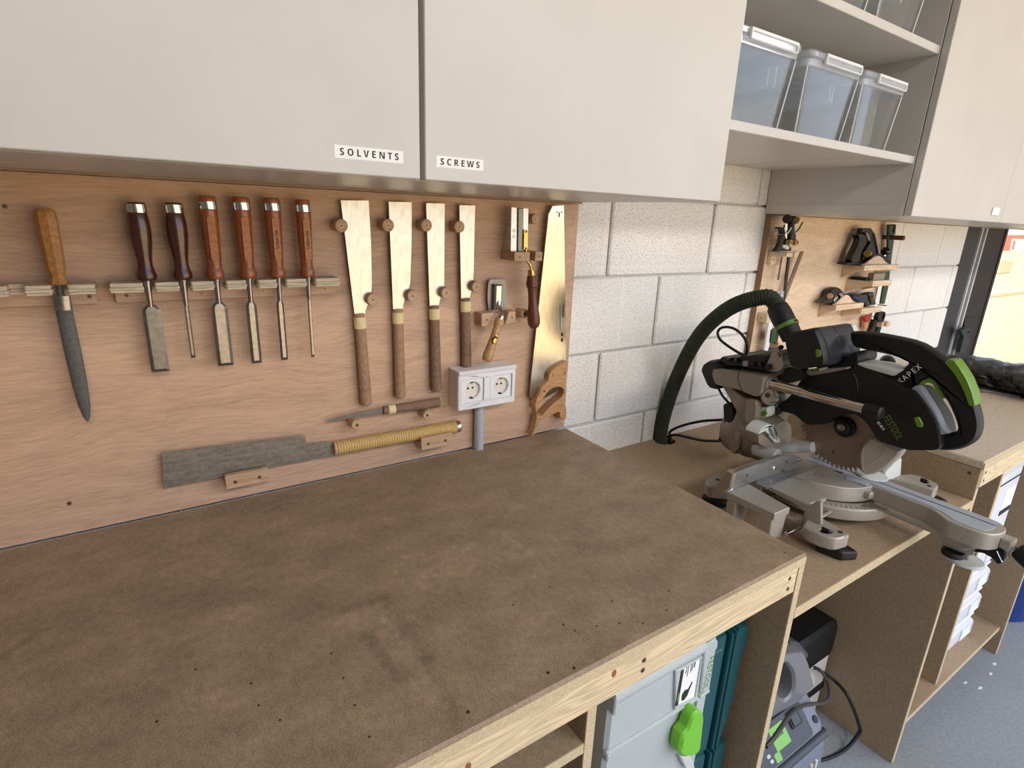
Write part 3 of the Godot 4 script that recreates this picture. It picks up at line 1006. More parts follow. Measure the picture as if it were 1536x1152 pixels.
	for i in 3:
		var x: float = xs[i]
		var y0 := 0.0 if i != 1 else 0.117
		var p := part("side_panel" if i != 1 else "divider", MB.new().bb(Vector3(x, y0, 0.02), Vector3(x + 0.0175, 0.9605, 0.681 if i == 0 else (0.657 if i == 1 else 0.681)), 0.001), M["mdf"], rb)
		part("front_edge", MB.new().bb(Vector3(x + 0.0004, y0 + 0.001, 0.6805 if i != 1 else 0.6565), Vector3(x + 0.0171, 0.906, 0.682 if i != 1 else 0.658), 0.0004), M["mdf edge"], p)
	screw_head("screw", Vector3(1.677, 0.9438, 0.6606), Vector3(-1, 0, 0), 0.0052, rb)
	var bs := part("bottom_board", MB.new().bb(Vector3(1.695, 0.1, 0.03), Vector3(2.515, 0.117, 0.668), 0.001), M["mdf"], rb)
	part("front_edge", MB.new().bb(Vector3(1.6955, 0.1004, 0.6675), Vector3(2.5145, 0.1166, 0.669), 0.0004), M["mdf edge"], bs)
	part("back_panel", MB.new().bb(Vector3(1.695, 0.117, 0.02), Vector3(2.515, 0.9605, 0.03), 0.0), M["mdf"], rb)
	part("side_panel", MB.new().bb(Vector3(2.782, 0.907, 0.02), Vector3(2.80, 0.9605, 0.656), 0.001), M["mdf"], rb)

# ---------------------------------------------------------------- plywood boards on the wall
func make_boards() -> void:
	var t := thing("tool_board", "large reddish plywood board behind the foreground bench, hung with chisels and saws", "tool board", Vector3(0, 0.99, 0))
	part("panel", MB.new().bb(Vector3(-1.6, 0.9905, 0.0), Vector3(0.880, 1.554, 0.0185), 0.0006), M["okoume plywood"], t)
	for p in [Vector3(-0.1506, 1.5068, 0.0185), Vector3(-0.1505, 1.0448, 0.0185)]:
		screw_head("screw", p, Vector3(0, 0, 1), 0.0036, t)
	# cut-out edge round the socket box
	var b := thing("tool_board", "second plywood board under the open shelves, hung with planes and clamps", "tool board", Vector3(2.05, 0.99, 0))
	var pn := part("panel", MB.new().bb(Vector3(1.654, 0.985, 0.0), Vector3(2.452, 1.556, 0.021), 0.0006), M["birch plywood"], b)
	var e := MB.new()
	for k in 7:
		e.bb(Vector3(1.6530, 0.986, 0.0006 + k * 0.003), Vector3(1.6542, 1.555, 0.0026 + k * 0.003), 0.0002)
	part("ply_edge", e, M["plywood edge"], pn)
	for p in [Vector3(1.6535, 1.51, 0.0023)]:
		part("edge_screw", MB.new().cyl(p + Vector3(-0.001, 0, -0.002), p + Vector3(0.001, 0, -0.002), 0.0022, 10), M["screw and hole dark"], pn)

# ---------------------------------------------------------------- hand tools on the big board
func lathe_at(prof: Array, base: Vector3, tip: Vector3, seg := 20, flat := 1.0) -> MB:
	return MB.new().lathe(prof, seg, MB.along(base, tip), flat)

func chisel(label: String, kind: int, x: float, top: float, tip: float, w: float, print_text := "") -> void:
	var y0 := 1.4030
	var t := thing("chisel", label, "chisel", Vector3(x, 1.401, 0.045), "chisels in the long rack")
	var len := top - y0
	var mt: Material = M["dark beech"] if kind == 0 else M["red beech"]
	var prof := []
	var k := len / 0.1164
	if kind == 0:
		for q in [[0.0078, 0.0], [0.0124, 0.0015], [0.0137, 0.005], [0.0136, 0.009], [0.0120, 0.015], [0.0104, 0.023], [0.0104, 0.031], [0.0117, 0.042], [0.0136, 0.056], [0.0147, 0.070], [0.0146, 0.082], [0.0136, 0.094], [0.0127, 0.1005], [0.0121, 0.101], [0.0121, 0.1135], [0.0112, 0.1158], [0.0070, 0.1164]]:
			prof.append(Vector2(q[0], q[1] * k))
	else:
		for q in [[0.0078, 0.0], [0.0122, 0.0012], [0.0135, 0.004], [0.0137, 0.008], [0.0124, 0.013], [0.0112, 0.016], [0.0110, 0.019], [0.0114, 0.028], [0.0122, 0.045], [0.0130, 0.068], [0.0135, 0.086], [0.0135, 0.0975], [0.0129, 0.098], [0.0129, 0.1085], [0.0132, 0.109], [0.0130, 0.1135], [0.0118, 0.1158], [0.0080, 0.1164]]:
			prof.append(Vector2(q[0] * (0.95 if w < 0.01 else 1.0), q[1] * k))
	var lx := 0.0008 if kind == 0 else 0.0
	var h := part("handle", MB.new().lathe(prof, 24, Transform3D(Basis(), Vector3(x + lx, y0, 0.045)), 0.9), mt, t)
	var r0 := 0.1008 * k if kind == 0 else 0.0978 * k
	var r1 := 0.1136 * k if kind == 0 else 0.1087 * k
	var rr := 0.0130 if kind == 0 else 0.0134 * (0.95 if w < 0.01 else 1.0)
	part("ferrule", MB.new().lathe([Vector2(rr - 0.0006, r0), Vector2(rr, r0 + 0.0005), Vector2(rr, r1 - 0.0005), Vector2(rr - 0.0006, r1)], 24, Transform3D(Basis(), Vector3(x + lx, y0, 0.045)), 0.9), M["bright steel"], h)
	if kind == 1:
		var cx := x + 0.0012
		part("flat_panel", MB.new().ext(MB.rrect(cx - 0.0058, y0 + 0.026 * k, cx + 0.0058, y0 + 0.089 * k, 0.0056, 5), 0.050, 0.0579, "z", 0.0004), M["ash red"], h)
		if print_text:
			letters("lettering", print_text, 0.0042, Vector3(cx + 0.0024, y0 + 0.044 * k, 0.0578), Vector3(0, 1, 0), Vector3(-1, 0, 0), M["ink"], h, true, 0, 0.030)
	# blade: shank, shoulders, bevelled sides, ground tip
	var b := MB.new()
	b.crease = 25.0
	var sh := 1.3605
	var zc := 0.045
	b.lathe([Vector2(0.0062, 0.0), Vector2(0.0062, 0.004), Vector2(0.0052, 0.008), Vector2(0.0040, 0.030), Vector2(0.0036, 0.043)], 12, Transform3D(Basis.from_euler(Vector3(PI, 0, 0)), Vector3(x, y0 + 0.002, zc)))
	var th := 0.0042 if w > 0.01 else 0.0052
	var bev := minf(0.0048, w * 0.26)
	var rings := []
	for q in [[sh + 0.012, 0.0072, 0.7], [sh + 0.006, 0.0078, 0.8], [sh + 0.002, w * 0.62, 0.9], [sh - 0.003, w * 0.95, 1.0], [sh - 0.006, w, 1.0], [tip + 0.0055, w, 1.0], [tip, w, 0.12]]:
		var hw: float = maxf(q[1], 0.005) * 0.5
		var f: float = th * q[2]
		var be := minf(bev, hw * 0.6)
		var yy: float = q[0]
		rings.append([Vector3(x - hw, yy, zc - 0.0022), Vector3(x - hw, yy, zc - 0.0022 + f * 0.3), Vector3(x - hw + be, yy, zc - 0.0022 + f), Vector3(x + hw - be, yy, zc - 0.0022 + f), Vector3(x + hw, yy, zc - 0.0022 + f * 0.3), Vector3(x + hw, yy, zc - 0.0022)])
	b.loft(rings)
	part("blade", b, M["chisel steel"], t)

# plywood ledge with slots, in layers of ply
func rack(label: String, x0: float, x1: float, slots: Array, screws: Array, zf := 0.0585) -> void:
	var t := thing("tool_rack", label, "tool rack", Vector3((x0 + x1) / 2, 1.3865, 0.0185), "slotted plywood racks on the big board")
	var o := [Vector2(x0, 0.0186)]
	o.append(Vector2(x0, zf))
	for s in slots:
		var r := 0.003
		o.append_array([Vector2(s.x - r, zf), Vector2(s.x, zf - r), Vector2(s.x, s.z), Vector2(s.y, s.z), Vector2(s.y, zf - r), Vector2(s.y + r, zf)])
	o.append_array([Vector2(x1, zf), Vector2(x1, 0.0186)])
	var ys := [1.3868, 1.3903, 1.3909, 1.3945, 1.3951, 1.4010]
	for k in 5:
		var d: float = 0.0012 if k == 0 or k == 4 else 0.0
		part("ply_layer", MB.new().ext(MB.inset(o, d) if d > 0.0 else o, ys[k], ys[k + 1], "y"), M["ply white core"] if k % 2 == 0 else M["ply dark core"], t)
	var bk := part("back_strip", MB.new().bb(Vector3(x0 + 0.004, 1.368, 0.0186), Vector3(x1 - 0.003, 1.3868, 0.0285), 0.001), M["okoume plywood"], t)
	for p in screws:
		screw_head("screw", p, Vector3(0, 0, 1), 0.0034, bk)

func peg(label: String, p: Vector3, r := 0.0118, zf := 0.045) -> void:
	var t := thing("peg", label, "peg", Vector3(p.x, p.y, 0.0185), "round wooden pegs on the boards")
	part("dowel", MB.new().cyl(Vector3(p.x, p.y, 0.0186), Vector3(p.x, p.y, zf), r, 24, 0.0012), M["beech"], t)
	var s := part("screw_recess", MB.new().cyl(Vector3(p.x, p.y, zf - 0.001), Vector3(p.x, p.y, zf + 0.0004), 0.0036, 14, 0.0), M["screw"], t)
	part("dark_recess_mark", MB.new().cyl(Vector3(p.x, p.y, zf), Vector3(p.x, p.y, zf + 0.0007), 0.0018, 10, 0.0), M["screw and hole dark"], s)  # dark dot painted in for the shaded screw socket

# teeth along an edge from a to b, pointing to the left of the way; returns the outline points
func teeth(a: Vector2, b: Vector2, pitch: float, h: float) -> Array:
	var out := []
	var n := int(a.distance_to(b) / pitch)
	var d := (b - a) / n
	var nrm := Vector2(-d.y, d.x).normalized() * h
	for i in n:
		out.append(a + d * i)
		out.append(a + d * (i + 0.25) + nrm)
	out.append(b)
	return out

func pull_saw(label: String, blade: Array, a: Vector2, b: Vector2, r: float, wood: String) -> void:
	var z := 0.031
	var t := thing("pull_saw", label, "saw", Vector3(b.x, b.y, z), "japanese pull saws hanging in a row")
	part("blade", MB.new().ext(blade, z - 0.0004, z + 0.0004, "z"), M["saw steel"], t)
	var L := a.distance_to(b)
	var A := Vector3(a.x, a.y, z)
	var B := Vector3(b.x, b.y, z)
	var h := part("handle", lathe_at([Vector2(r * 0.86, 0), Vector2(r * 0.93, 0.002), Vector2(r * 0.95, L * 0.3), Vector2(r * 1.02, L * 0.7), Vector2(r * 1.06, L * 0.97), Vector2(r * 1.0, L * 0.99), Vector2(r * 0.7, L)], A, B, 20, 0.8), M[wood], t)
	var wrap := []
	for i in 13:
		wrap.append(Vector2(r * 1.0 + 0.0003, 0.0062 + i * 0.0017))
		wrap.append(Vector2(r * 1.06 + 0.0003, 0.0070 + i * 0.0017))
	wrap.append(Vector2(r * 0.98, 0.0290))
	part("cord_wrap", lathe_at(wrap, A, B, 20, 0.82), M["cord wrap"], h)

func make_tools() -> void:
	mat("ash red", rgb(198, 122, 64), 0.35, 0.0, tex.grain, Vector3(18, 3, 18))
	rack("long slotted plywood rack carrying the six chisels", -0.0465, 0.2975, [Vector3(-0.0030, 0.0098, 0.036), Vector3(0.0445, 0.0587, 0.036), Vector3(0.0938, 0.1090, 0.036), Vector3(0.1420, 0.1577, 0.036), Vector3(0.1900, 0.2027, 0.036), Vector3(0.2395, 0.2520, 0.036)], [Vector3(-0.0274, 1.3794, 0.0285), Vector3(0.0756, 1.3783, 0.0285), Vector3(0.1703, 1.3785, 0.0285), Vector3(0.2778, 1.3787, 0.0285)])
	rack("short slotted plywood rack holding the rasp, cut by the left edge", -0.36, -0.0625, [Vector3(-0.34, -0.326, 0.036), Vector3(-0.250, -0.236, 0.036), Vector3(-0.1610, -0.1455, 0.036), Vector3(-0.1135, -0.0975, 0.036)], [Vector3(-0.0742, 1.3799, 0.0285)])
	chisel("wide chisel with dark brown handle, first in the long rack", 0, 0.0020, 1.5195, 1.2557, 0.0250)
	chisel("very narrow chisel with dark brown handle, second in the long rack", 0, 0.0505, 1.5210, 1.2741, 0.0068)
	chisel("widest of the four reddish-brown handled chisels, beside the narrow dark one", 1, 0.0978, 1.5335, 1.2551, 0.0242)
	chisel("medium-width chisel with plain reddish-brown handle, fourth in the long rack", 1, 0.1468, 1.5342, 1.2540, 0.0171)
	chisel("slim chisel with dark lettering on its reddish handle, fifth in the rack", 1, 0.1936, 1.5350, 1.2550, 0.0120, "LIBRATON")
	chisel("narrowest reddish-handled chisel, with lettering, at the right end of the rack", 1, 0.2436, 1.5345, 1.2550, 0.0062, "LIBRATON")
	# --- rasp
	var f := thing("rasp", "half-round rasp with faceted ash handle hanging in the left rack", "rasp", Vector3(-0.1055, 1.401, 0.045))
	var hm := MB.new()
	hm.crease = 18.0
	hm.lathe([Vector2(0.0110, 0), Vector2(0.0116, 0.002), Vector2(0.0092, 0.010), Vector2(0.0088, 0.014), Vector2(0.0112, 0.0215), Vector2(0.0117, 0.024), Vector2(0.0126, 0.06), Vector2(0.0131, 0.092), Vector2(0.0122, 0.100), Vector2(0.0088, 0.1045), Vector2(0.003, 0.1058)], 8, Transform3D(Basis(Vector3.UP, 0.2), Vector3(-0.1055, 1.4012, 0.045)))
	part("handle", hm, M["ash"], f)
	var rings := []
	for q in [[1.405, 0.0045, 0.0035], [1.385, 0.0045, 0.0035], [1.3835, 0.0098, 0.004], [1.3631, 0.0100, 0.0042], [1.30, 0.0104, 0.0042], [1.25, 0.0096, 0.0038], [1.215, 0.0076, 0.003], [1.196, 0.0045, 0.002], [1.1878, 0.0010, 0.001]]:
		var ring := []
		for i in 12:
			var a := TAU * i / 12.0
			var zz: float = sin(a) * q[2]
			ring.append(Vector3(-0.1050 + cos(a) * q[1] + (1.3 - q[0]) * 0.012, q[0], 0.045 + maxf(zz, -0.0015)))
		rings.append(ring)
	var bl := part("blade", MB.new().loft(rings), M["file steel"], f)
	var cr := []
	for q in [[1.3842, 0.0099], [1.3633, 0.0102]]:
		var ring := []
		for i in 12:
			var a := TAU * i / 12.0
			ring.append(Vector3(-0.1057 + cos(a) * (q[1] + 0.0002), q[0], 0.0452 + maxf(sin(a) * 0.0045, -0.0016)))
		cr.append(ring)
	part("smooth_heel", MB.new().loft(cr), M["chisel steel"], bl)
	# --- four pull saws
	pull_saw("widest pull saw with pale wooden handle, leftmost of the four hanging", [Vector2(0.3138, 1.5362), Vector2(0.3656, 1.5382), Vector2(0.3672, 1.46), Vector2(0.3660, 1.385), Vector2(0.3635, 1.365), Vector2(0.3560, 1.345), Vector2(0.3510, 1.333), Vector2(0.3490, 1.320), Vector2(0.3300, 1.320)], Vector2(0.3390, 1.3285), Vector2(0.3452, 1.1405), 0.0112, "old cypress")
	pull_saw("second pull saw from the left, with pale handle and spotted blade", [Vector2(0.4043, 1.5378), Vector2(0.4511, 1.5390), Vector2(0.4495, 1.46), Vector2(0.4452, 1.385), Vector2(0.4400, 1.366), Vector2(0.4330, 1.352), Vector2(0.4285, 1.338), Vector2(0.4275, 1.325), Vector2(0.4080, 1.325)], Vector2(0.4178, 1.3330), Vector2(0.4186, 1.1452), 0.0112, "old cypress")
	var b3 := [Vector2(0.4815, 1.5370), Vector2(0.4830, 1.5390)]
	b3.append_array(teeth(Vector2(0.5215, 1.5395), Vector2(0.5203, 1.3750), 0.0030, 0.0011))
	b3.append_array([Vector2(0.5170, 1.362), Vector2(0.5110, 1.347), Vector2(0.5085, 1.337), Vector2(0.5082, 1.328), Vector2(0.4880, 1.328)])
	pull_saw("third pull saw from the left, with toothed right edge and brown handle", b3, Vector2(0.4982, 1.3360), Vector2(0.5026, 1.1485), 0.0112, "old cypress grey")
	var b4 := [Vector2(0.5552, 1.5365), Vector2(0.5566, 1.5382)]
	b4.append_array(teeth(Vector2(0.5914, 1.5388), Vector2(0.5905, 1.3950), 0.0022, 0.0008))
	b4.append_array([Vector2(0.5890, 1.374), Vector2(0.5850, 1.360), Vector2(0.5825, 1.350), Vector2(0.5822, 1.340), Vector2(0.5616, 1.340)])
	pull_saw("narrowest pull saw with dark brown handle, nearest the socket box", b4, Vector2(0.5720, 1.3480), Vector2(0.5768, 1.1905), 0.0112, "old cypress grey")
	var who := ["leftmost pull saw", "second pull saw", "third pull saw", "narrowest pull saw"]
	var up := [Vector3(0.3091, 1.4925, 0.045), Vector3(0.3972, 1.4952, 0.045), Vector3(0.476, 1.497, 0.045), Vector3(0.549, 1.4958, 0.045)]
	var dn := [Vector3(0.3629, 1.3566, 0.045), Vector3(0.445, 1.3601, 0.045), Vector3(0.5199, 1.3631, 0.045), Vector3(0.592, 1.3736, 0.045)]
	for i in 4:
		peg("round wooden peg at the upper left edge of the %s blade" % who[i], up[i])
		peg("round wooden peg at the lower right of the %s blade" % who[i], dn[i])
	# --- keyhole saw lying on two pegs
	var ks := thing("keyhole_saw", "small keyhole saw with dark handle lying level on two pegs", "saw", Vector3(0.38, 1.112, 0.034), "saws lying on supports")
	part("blade", MB.new().ext([Vector2(0.2587, 1.1226), Vector2(0.275, 1.1195), Vector2(0.385, 1.1172), Vector2(0.385, 1.1298), Vector2(0.33, 1.1290)], 0.0336, 0.0348, "z"), M["grey steel"], ks)
	var kh := part("handle", lathe_at([Vector2(0.0082, 0), Vector2(0.0088, 0.002), Vector2(0.0092, 0.03), Vector2(0.0104, 0.09), Vector2(0.0112, 0.1265), Vector2(0.0104, 0.128)], Vector3(0.3795, 1.1240, 0.034), Vector3(0.5075, 1.1222, 0.034), 18, 0.85), M["old cypress grey"], ks)
	part("cord_wrap", lathe_at([Vector2(0.0092, 0.0105), Vector2(0.0100, 0.012), Vector2(0.0100, 0.0165), Vector2(0.0094, 0.0172), Vector2(0.0101, 0.018), Vector2(0.0101, 0.024), Vector2(0.0096, 0.0255)], Vector3(0.3795, 1.1240, 0.034), Vector3(0.5075, 1.1222, 0.034), 18, 0.86), M["cord wrap"], kh)
	peg("round wooden peg under the blade of the small keyhole saw", Vector3(0.3182, 1.1078, 0.05), 0.0108, 0.050)
	peg("round wooden peg under the handle of the small keyhole saw", Vector3(0.4736, 1.1013, 0.046), 0.0098, 0.046)
	# --- large pull saw with rattan handle
	var bs := thing("pull_saw", "large grey pull saw with rattan-wrapped handle lying above the bench top", "saw", Vector3(0.27, 1.045, 0.032), "saws lying on supports")
	part("blade", MB.new().ext([Vector2(-0.0193, 1.0450), Vector2(0.285, 1.0452), Vector2(0.285, 1.0726), Vector2(0.2743, 1.0738), Vector2(0.2223, 1.0795), Vector2(0.2218, 1.0969), Vector2(0.03, 1.1082), Vector2(0.027, 1.1070), Vector2(0.024, 1.1085), Vector2(-0.0144, 1.1100)], 0.0305, 0.0315, "z"), M["dull blade"], bs)
	part("spine", MB.new().bb(Vector3(-0.0195, 1.0448, 0.0296), Vector3(0.278, 1.0535, 0.0326), 0.0006), M["dull blade"], bs)
	letters("mark", "21", 0.009, Vector3(0.078, 1.085, 0.0315), Vector3(1, -0.15, 0), Vector3(0, 1, 0), mat("pencil", rgb(110, 102, 96), 0.6), bs, false)
	var ha := Vector3(0.2735, 1.0590, 0.032)
	var hb := Vector3(0.5640, 1.0562, 0.032)
	var hp := part("handle", lathe_at([Vector2(0.0138, 0), Vector2(0.0146, 0.001), Vector2(0.0146, 0.0055), Vector2(0.0130, 0.006), Vector2(0.0130, 0.288), Vector2(0.0110, 0.2895)], ha, hb, 20), M["beech"], bs)
	var rt := []
	for i in 50:
		var y := 0.006 + i * 0.00538
		rt.append_array([Vector2(0.0131, y), Vector2(0.0142, y + 0.0012), Vector2(0.0145, y + 0.0026), Vector2(0.0142, y + 0.0041)])
	rt.append(Vector2(0.0131, 0.2755))
	var wr := MB.new()
	wr.crease = 60.0
	wr.lathe(rt, 20, MB.along(ha, hb))
	part("rattan_wrap", wr, M["rattan"], hp)
	part("end_band", lathe_at([Vector2(0.0136, 0.2756), Vector2(0.0142, 0.276), Vector2(0.0142, 0.2836), Vector2(0.0136, 0.284)], ha, hb, 20), M["bright steel"], hp)
	for k in 2:
		var q: Array = [Vector3(0.0743, 1.053, 0.05), Vector3(0.1471, 1.0268, 0.05)] if k == 0 else [Vector3(0.4545, 1.0549, 0.056), Vector3(0.5286, 1.027, 0.056)]
		var zf := 0.050 if k == 0 else 0.056
		var a: Vector3 = q[0]
		var b: Vector3 = q[1]
		var t := thing("holder_block", "small beech block with two screws supporting the %s of the rattan-handled saw" % ("blade" if k == 0 else "handle"), "holder block", Vector3(a.x, b.y, 0.0185), "wooden holder blocks on the big board")
		var m := MB.new()
		var yb := b.y
		var ym := 1.0446 if k == 0 else 1.0418
		m.ext([Vector2(0.0186, yb), Vector2(zf, yb), Vector2(zf, a.y), Vector2(zf - (0.010 if k == 0 else 0.009), a.y), Vector2(zf - (0.010 if k == 0 else 0.009), ym), Vector2(0.0186, ym)], a.x, b.x, "x", 0.001)
		var bp := part("block", m, M["beech"], t)
		for u in [0.22, 0.78]:
			screw_head("screw", Vector3(lerpf(a.x, b.x, u), lerpf(yb, a.y, 0.42), zf), Vector3(0, 0, 1), 0.0034, bp)
	make_socket()
	make_small_saws()
	make_hand_saw()

func make_socket() -> void:
	var t := thing("socket_box", "white surface-mounted double power socket on the plywood board", "power socket", Vector3(0.612, 1.105, 0.0185))
	var x0 := 0.5385
	var x1 := 0.6875
	var y0 := 1.1052
	var y1 := 1.1920
	part("box", MB.new().ext(MB.rrect(x0 + 0.001, y0 + 0.002, x1 - 0.002, y1 - 0.001, 0.006), 0.0186, 0.056, "z", 0.0015), M["cream plastic"], t)
	part("hood", MB.new().ext([Vector2(0.020, y1 - 0.002), Vector2(0.068, y1 - 0.002), Vector2(0.070, y1 - 0.004), Vector2(0.071, y1 - 0.0015), Vector2(0.066, y1 + 0.0035), Vector2(0.020, y1 + 0.0035)], x0, x1 - 0.001, "x", 0.0005), M["white plastic"], t)
	var cs := [Vector2(0.5750, 1.1485), Vector2(0.6500, 1.1485)]
	var holes := []
	for c in cs:
		holes.append(MB.rrect(c.x - 0.0285, c.y - 0.0285, c.x + 0.0285, c.y + 0.0285, 0.004))
	part("frame", MB.new().ext(MB.rrect(x0, y0, x1, y1 - 0.002, 0.005), 0.056, 0.0655, "z", 0.002, holes), M["white plastic"], t)
	for c in cs:
		var s := part("socket", MB.new().ext(MB.rrect(c.x - 0.0283, c.y - 0.0283, c.x + 0.0283, c.y + 0.0283, 0.004), 0.0560, 0.0628, "z", 0.0012, [MB.ell(c, 0.0196, 0.0196, 28)]), M["white plastic"], t)
		part("bevel", MB.new().ext(MB.rrect(c.x - 0.0315, c.y - 0.0315, c.x + 0.0315, c.y + 0.0315, 0.005), 0.0640, 0.0664, "z", 0.001, [MB.rrect(c.x - 0.0275, c.y - 0.0275, c.x + 0.0275, c.y + 0.0275, 0.004)]), M["white plastic"], s)
		part("well", MB.new().cyl(Vector3(c.x, c.y, 0.040), Vector3(c.x, c.y, 0.0562), 0.0200, 28, 0.0), M["cream plastic"], s)
		for dx in [-0.0065, 0.0065]:
			part("dark_contact_disc", MB.new().cyl(Vector3(c.x + dx * 0.9 - 0.002, c.y + 0.004, 0.0558), Vector3(c.x + dx * 0.9 - 0.002, c.y + 0.004, 0.0566), 0.0026, 12, 0.0), M["screw and hole dark"], s)  # dark disc on the well floor, shade of a contact hole as colour
		for sy in [-1, 1]:
			part("earth_clip", MB.new().box(Vector3(c.x - 0.001, c.y + sy * 0.0178, 0.0605), Vector3(0.006, 0.0026, 0.008), 0.0006), M["screw"] if sy > 0 else M["screw and hole dark"], s)
	solo("conduit", MB.new().cyl(Vector3(0.6120, 0.9700, 0.0310), Vector3(0.6120, 1.1055, 0.0310), 0.0118, 20, 0.0005), M["grey pvc"], "grey plastic conduit pipe dropping from the socket box into the bench", "pipe", Vector3(0.612, 0.985, 0.031))

func make_small_saws() -> void:
	# --- veneer saw
	var t := thing("veneer_saw", "veneer saw with curved steel blade and turned handle with gold badge", "saw", Vector3(0.6449, 1.3036, 0.06))
	var o := MB.sm([Vector2(0.6312, 1.3836), Vector2(0.6502, 1.3857), Vector2(0.6721, 1.3839), Vector2(0.6781, 1.363), Vector2(0.6783, 1.339), Vector2(0.6748, 1.3156), Vector2(0.6526, 1.3147), Vector2(0.6337, 1.3151), Vector2(0.629, 1.3339), Vector2(0.6277, 1.3561)], 3)
	part("blade", MB.new().ext(o, 0.0294, 0.0306, "z"), M["grey steel"], t)
	var ch := MB.new()
	ch.ext([Vector2(0.6402, 1.3762), Vector2(0.6583, 1.3756), Vector2(0.6575, 1.3181), Vector2(0.6397, 1.3191)], 0.0306, 0.043, "z", 0.003)
	var chn := part("channel", ch, M["chrome"], t)
	var nk := MB.new()
	nk.tube(MB.curve([Vector3(0.6496, 1.3391, 0.042), Vector3(0.6484, 1.3264, 0.046), Vector3(0.6486, 1.3161, 0.056), Vector3(0.6455, 1.3095, 0.06), Vector3(0.6429, 1.2996, 0.062)], 4), [0.0045, 0.0048, 0.005, 0.0052, 0.0053, 0.0054, 0.0054, 0.0055, 0.0058, 0.0060, 0.0064, 0.0068, 0.0072, 0.0076, 0.0080, 0.0084, 0.0086], 12)
	part("neck", nk, M["chrome"], t)
	var ha: Vector3 = Vector3(0.6424, 1.3034, 0.062)
	var hb: Vector3 = Vector3(0.6047, 1.2133, 0.07)
	var L := ha.distance_to(hb)
	var h := part("handle", lathe_at([Vector2(0.0090, 0), Vector2(0.0104, 0.002), Vector2(0.0112, 0.010), Vector2(0.0110, 0.0145), Vector2(0.0089, 0.017), Vector2(0.0088, L * 0.35), Vector2(0.0096, L * 0.55), Vector2(0.0110, L * 0.76), Vector2(0.0107, L * 0.765), Vector2(0.0112, L * 0.775), Vector2(0.0109, L * 0.79), Vector2(0.0118, L * 0.80), Vector2(0.0122, L * 0.87), Vector2(0.0112, L * 0.955), Vector2(0.0088, L * 0.99), Vector2(0.005, L)], ha, hb, 22), M["beech upright"], t)
	var bc: Vector3 = Vector3(0.6216, 1.2595, 0.0765)
	var ax := (hb - ha).normalized()
	var turn := atan2(ax.y, ax.x)
	var bd := part("badge", MB.new().ext(MB.ell(Vector2(bc.x, bc.y), 0.0092, 0.0056, 20, turn), 0.070, 0.0760, "z", 0.0006), M["ink"], h)
	part("badge_emblem", MB.new().ext(MB.ell(Vector2(bc.x, bc.y), 0.0060, 0.0044, 18, turn), 0.0755, 0.0765, "z", 0.0003), M["brass"], bd)
	for s in [-1, 1]:
		var e: Vector2 = Vector2(bc.x, bc.y) + Vector2(cos(turn), sin(turn)) * 0.0112 * s
		part("badge_tip", MB.new().ext(MB.ell(e, 0.0018, 0.0034, 12, turn), 0.0725, 0.0752 if s < 0 else 0.0745, "z", 0.0003), M["brass"], bd)
	var hk := thing("holder_block", "pair of beech cheeks with a slanted slot holding the veneer saw", "holder block", Vector3(0.6465, 1.2853, 0.05), "wooden holder blocks on the big board")
	var p1 := part("cheek", MB.new().ext([Vector2(0.6018, 1.3159), Vector2(0.6357, 1.3165), Vector2(0.624, 1.2858), Vector2(0.6025, 1.2871)], 0.0186, 0.050, "z", 0.0012), M["beech"], hk)
	var p2 := part("cheek", MB.new().ext([Vector2(0.6726, 1.3164), Vector2(0.6907, 1.3164), Vector2(0.6919, 1.2906), Vector2(0.6633, 1.2877)], 0.0186, 0.050, "z", 0.0012), M["beech"], hk)
	screw_head("screw", Vector3(0.616, 1.3019, 0.05), Vector3(0, 0, 1), 0.0026, p1)
	screw_head("screw", Vector3(0.6816, 1.3022, 0.05), Vector3(0, 0, 1), 0.0026, p2)
	# --- offset dovetail saw
	var d := thing("dovetail_saw", "small back saw with cranked brass neck and dark turned handle", "saw", Vector3(0.7216, 1.4078, 0.06))
	part("blade", MB.new().ext([Vector2(0.6684, 1.5385), Vector2(0.7119, 1.5375), Vector2(0.7151, 1.4463), Vector2(0.6706, 1.447)], 0.0512, 0.0520, "z"), M["saw steel"], d)
	part("spine", MB.new().ext([Vector2(0.6837, 1.538), Vector2(0.6978, 1.5378), Vector2(0.7007, 1.448), Vector2(0.6866, 1.448)], 0.0515, 0.0555, "z", 0.001), M["grey steel"], d)
	var br := part("brass_bar", MB.new().ext(MB.rc([Vector2(0.6977, 1.4938), Vector2(0.7089, 1.4933), Vector2(0.7098, 1.4511), Vector2(0.6987, 1.4511)], 0.003), 0.052, 0.0590, "z", 0.001), M["brass"], d)
	screw_head("screw", Vector3(0.7042, 1.4897, 0.059), Vector3(0, 0, 1), 0.0024, br, true)
	screw_head("screw", Vector3(0.7046, 1.4546, 0.059), Vector3(0, 0, 1), 0.0024, br, true)
	var em := MB.new()
	for s in [0.0, 2.0]:
		em.ext([Vector2(0.6725, 1.4900 - s * 0.006), Vector2(0.6765, 1.4955 - s * 0.006), Vector2(0.6805, 1.4895 - s * 0.006), Vector2(0.6760, 1.4870 - s * 0.006)], 0.0519, 0.0522, "z", 0.0, [[Vector2(0.6738, 1.4902 - s * 0.006), Vector2(0.6765, 1.4936 - s * 0.006), Vector2(0.6790, 1.4896 - s * 0.006), Vector2(0.6760, 1.4882 - s * 0.006)]])
	part("etched_emblem", em, M["screw and hole dark"], d)
	var nb := MB.new()
	nb.tube(MB.curve([Vector3(0.7088, 1.455, 0.054), Vector3(0.7109, 1.4321, 0.054), Vector3(0.7171, 1.4235, 0.056), Vector3(0.7211, 1.4149, 0.058), Vector3(0.721, 1.4049, 0.06)], 5), 0.0042, 10, 0.8)
	part("neck", nb, M["brass"], d)
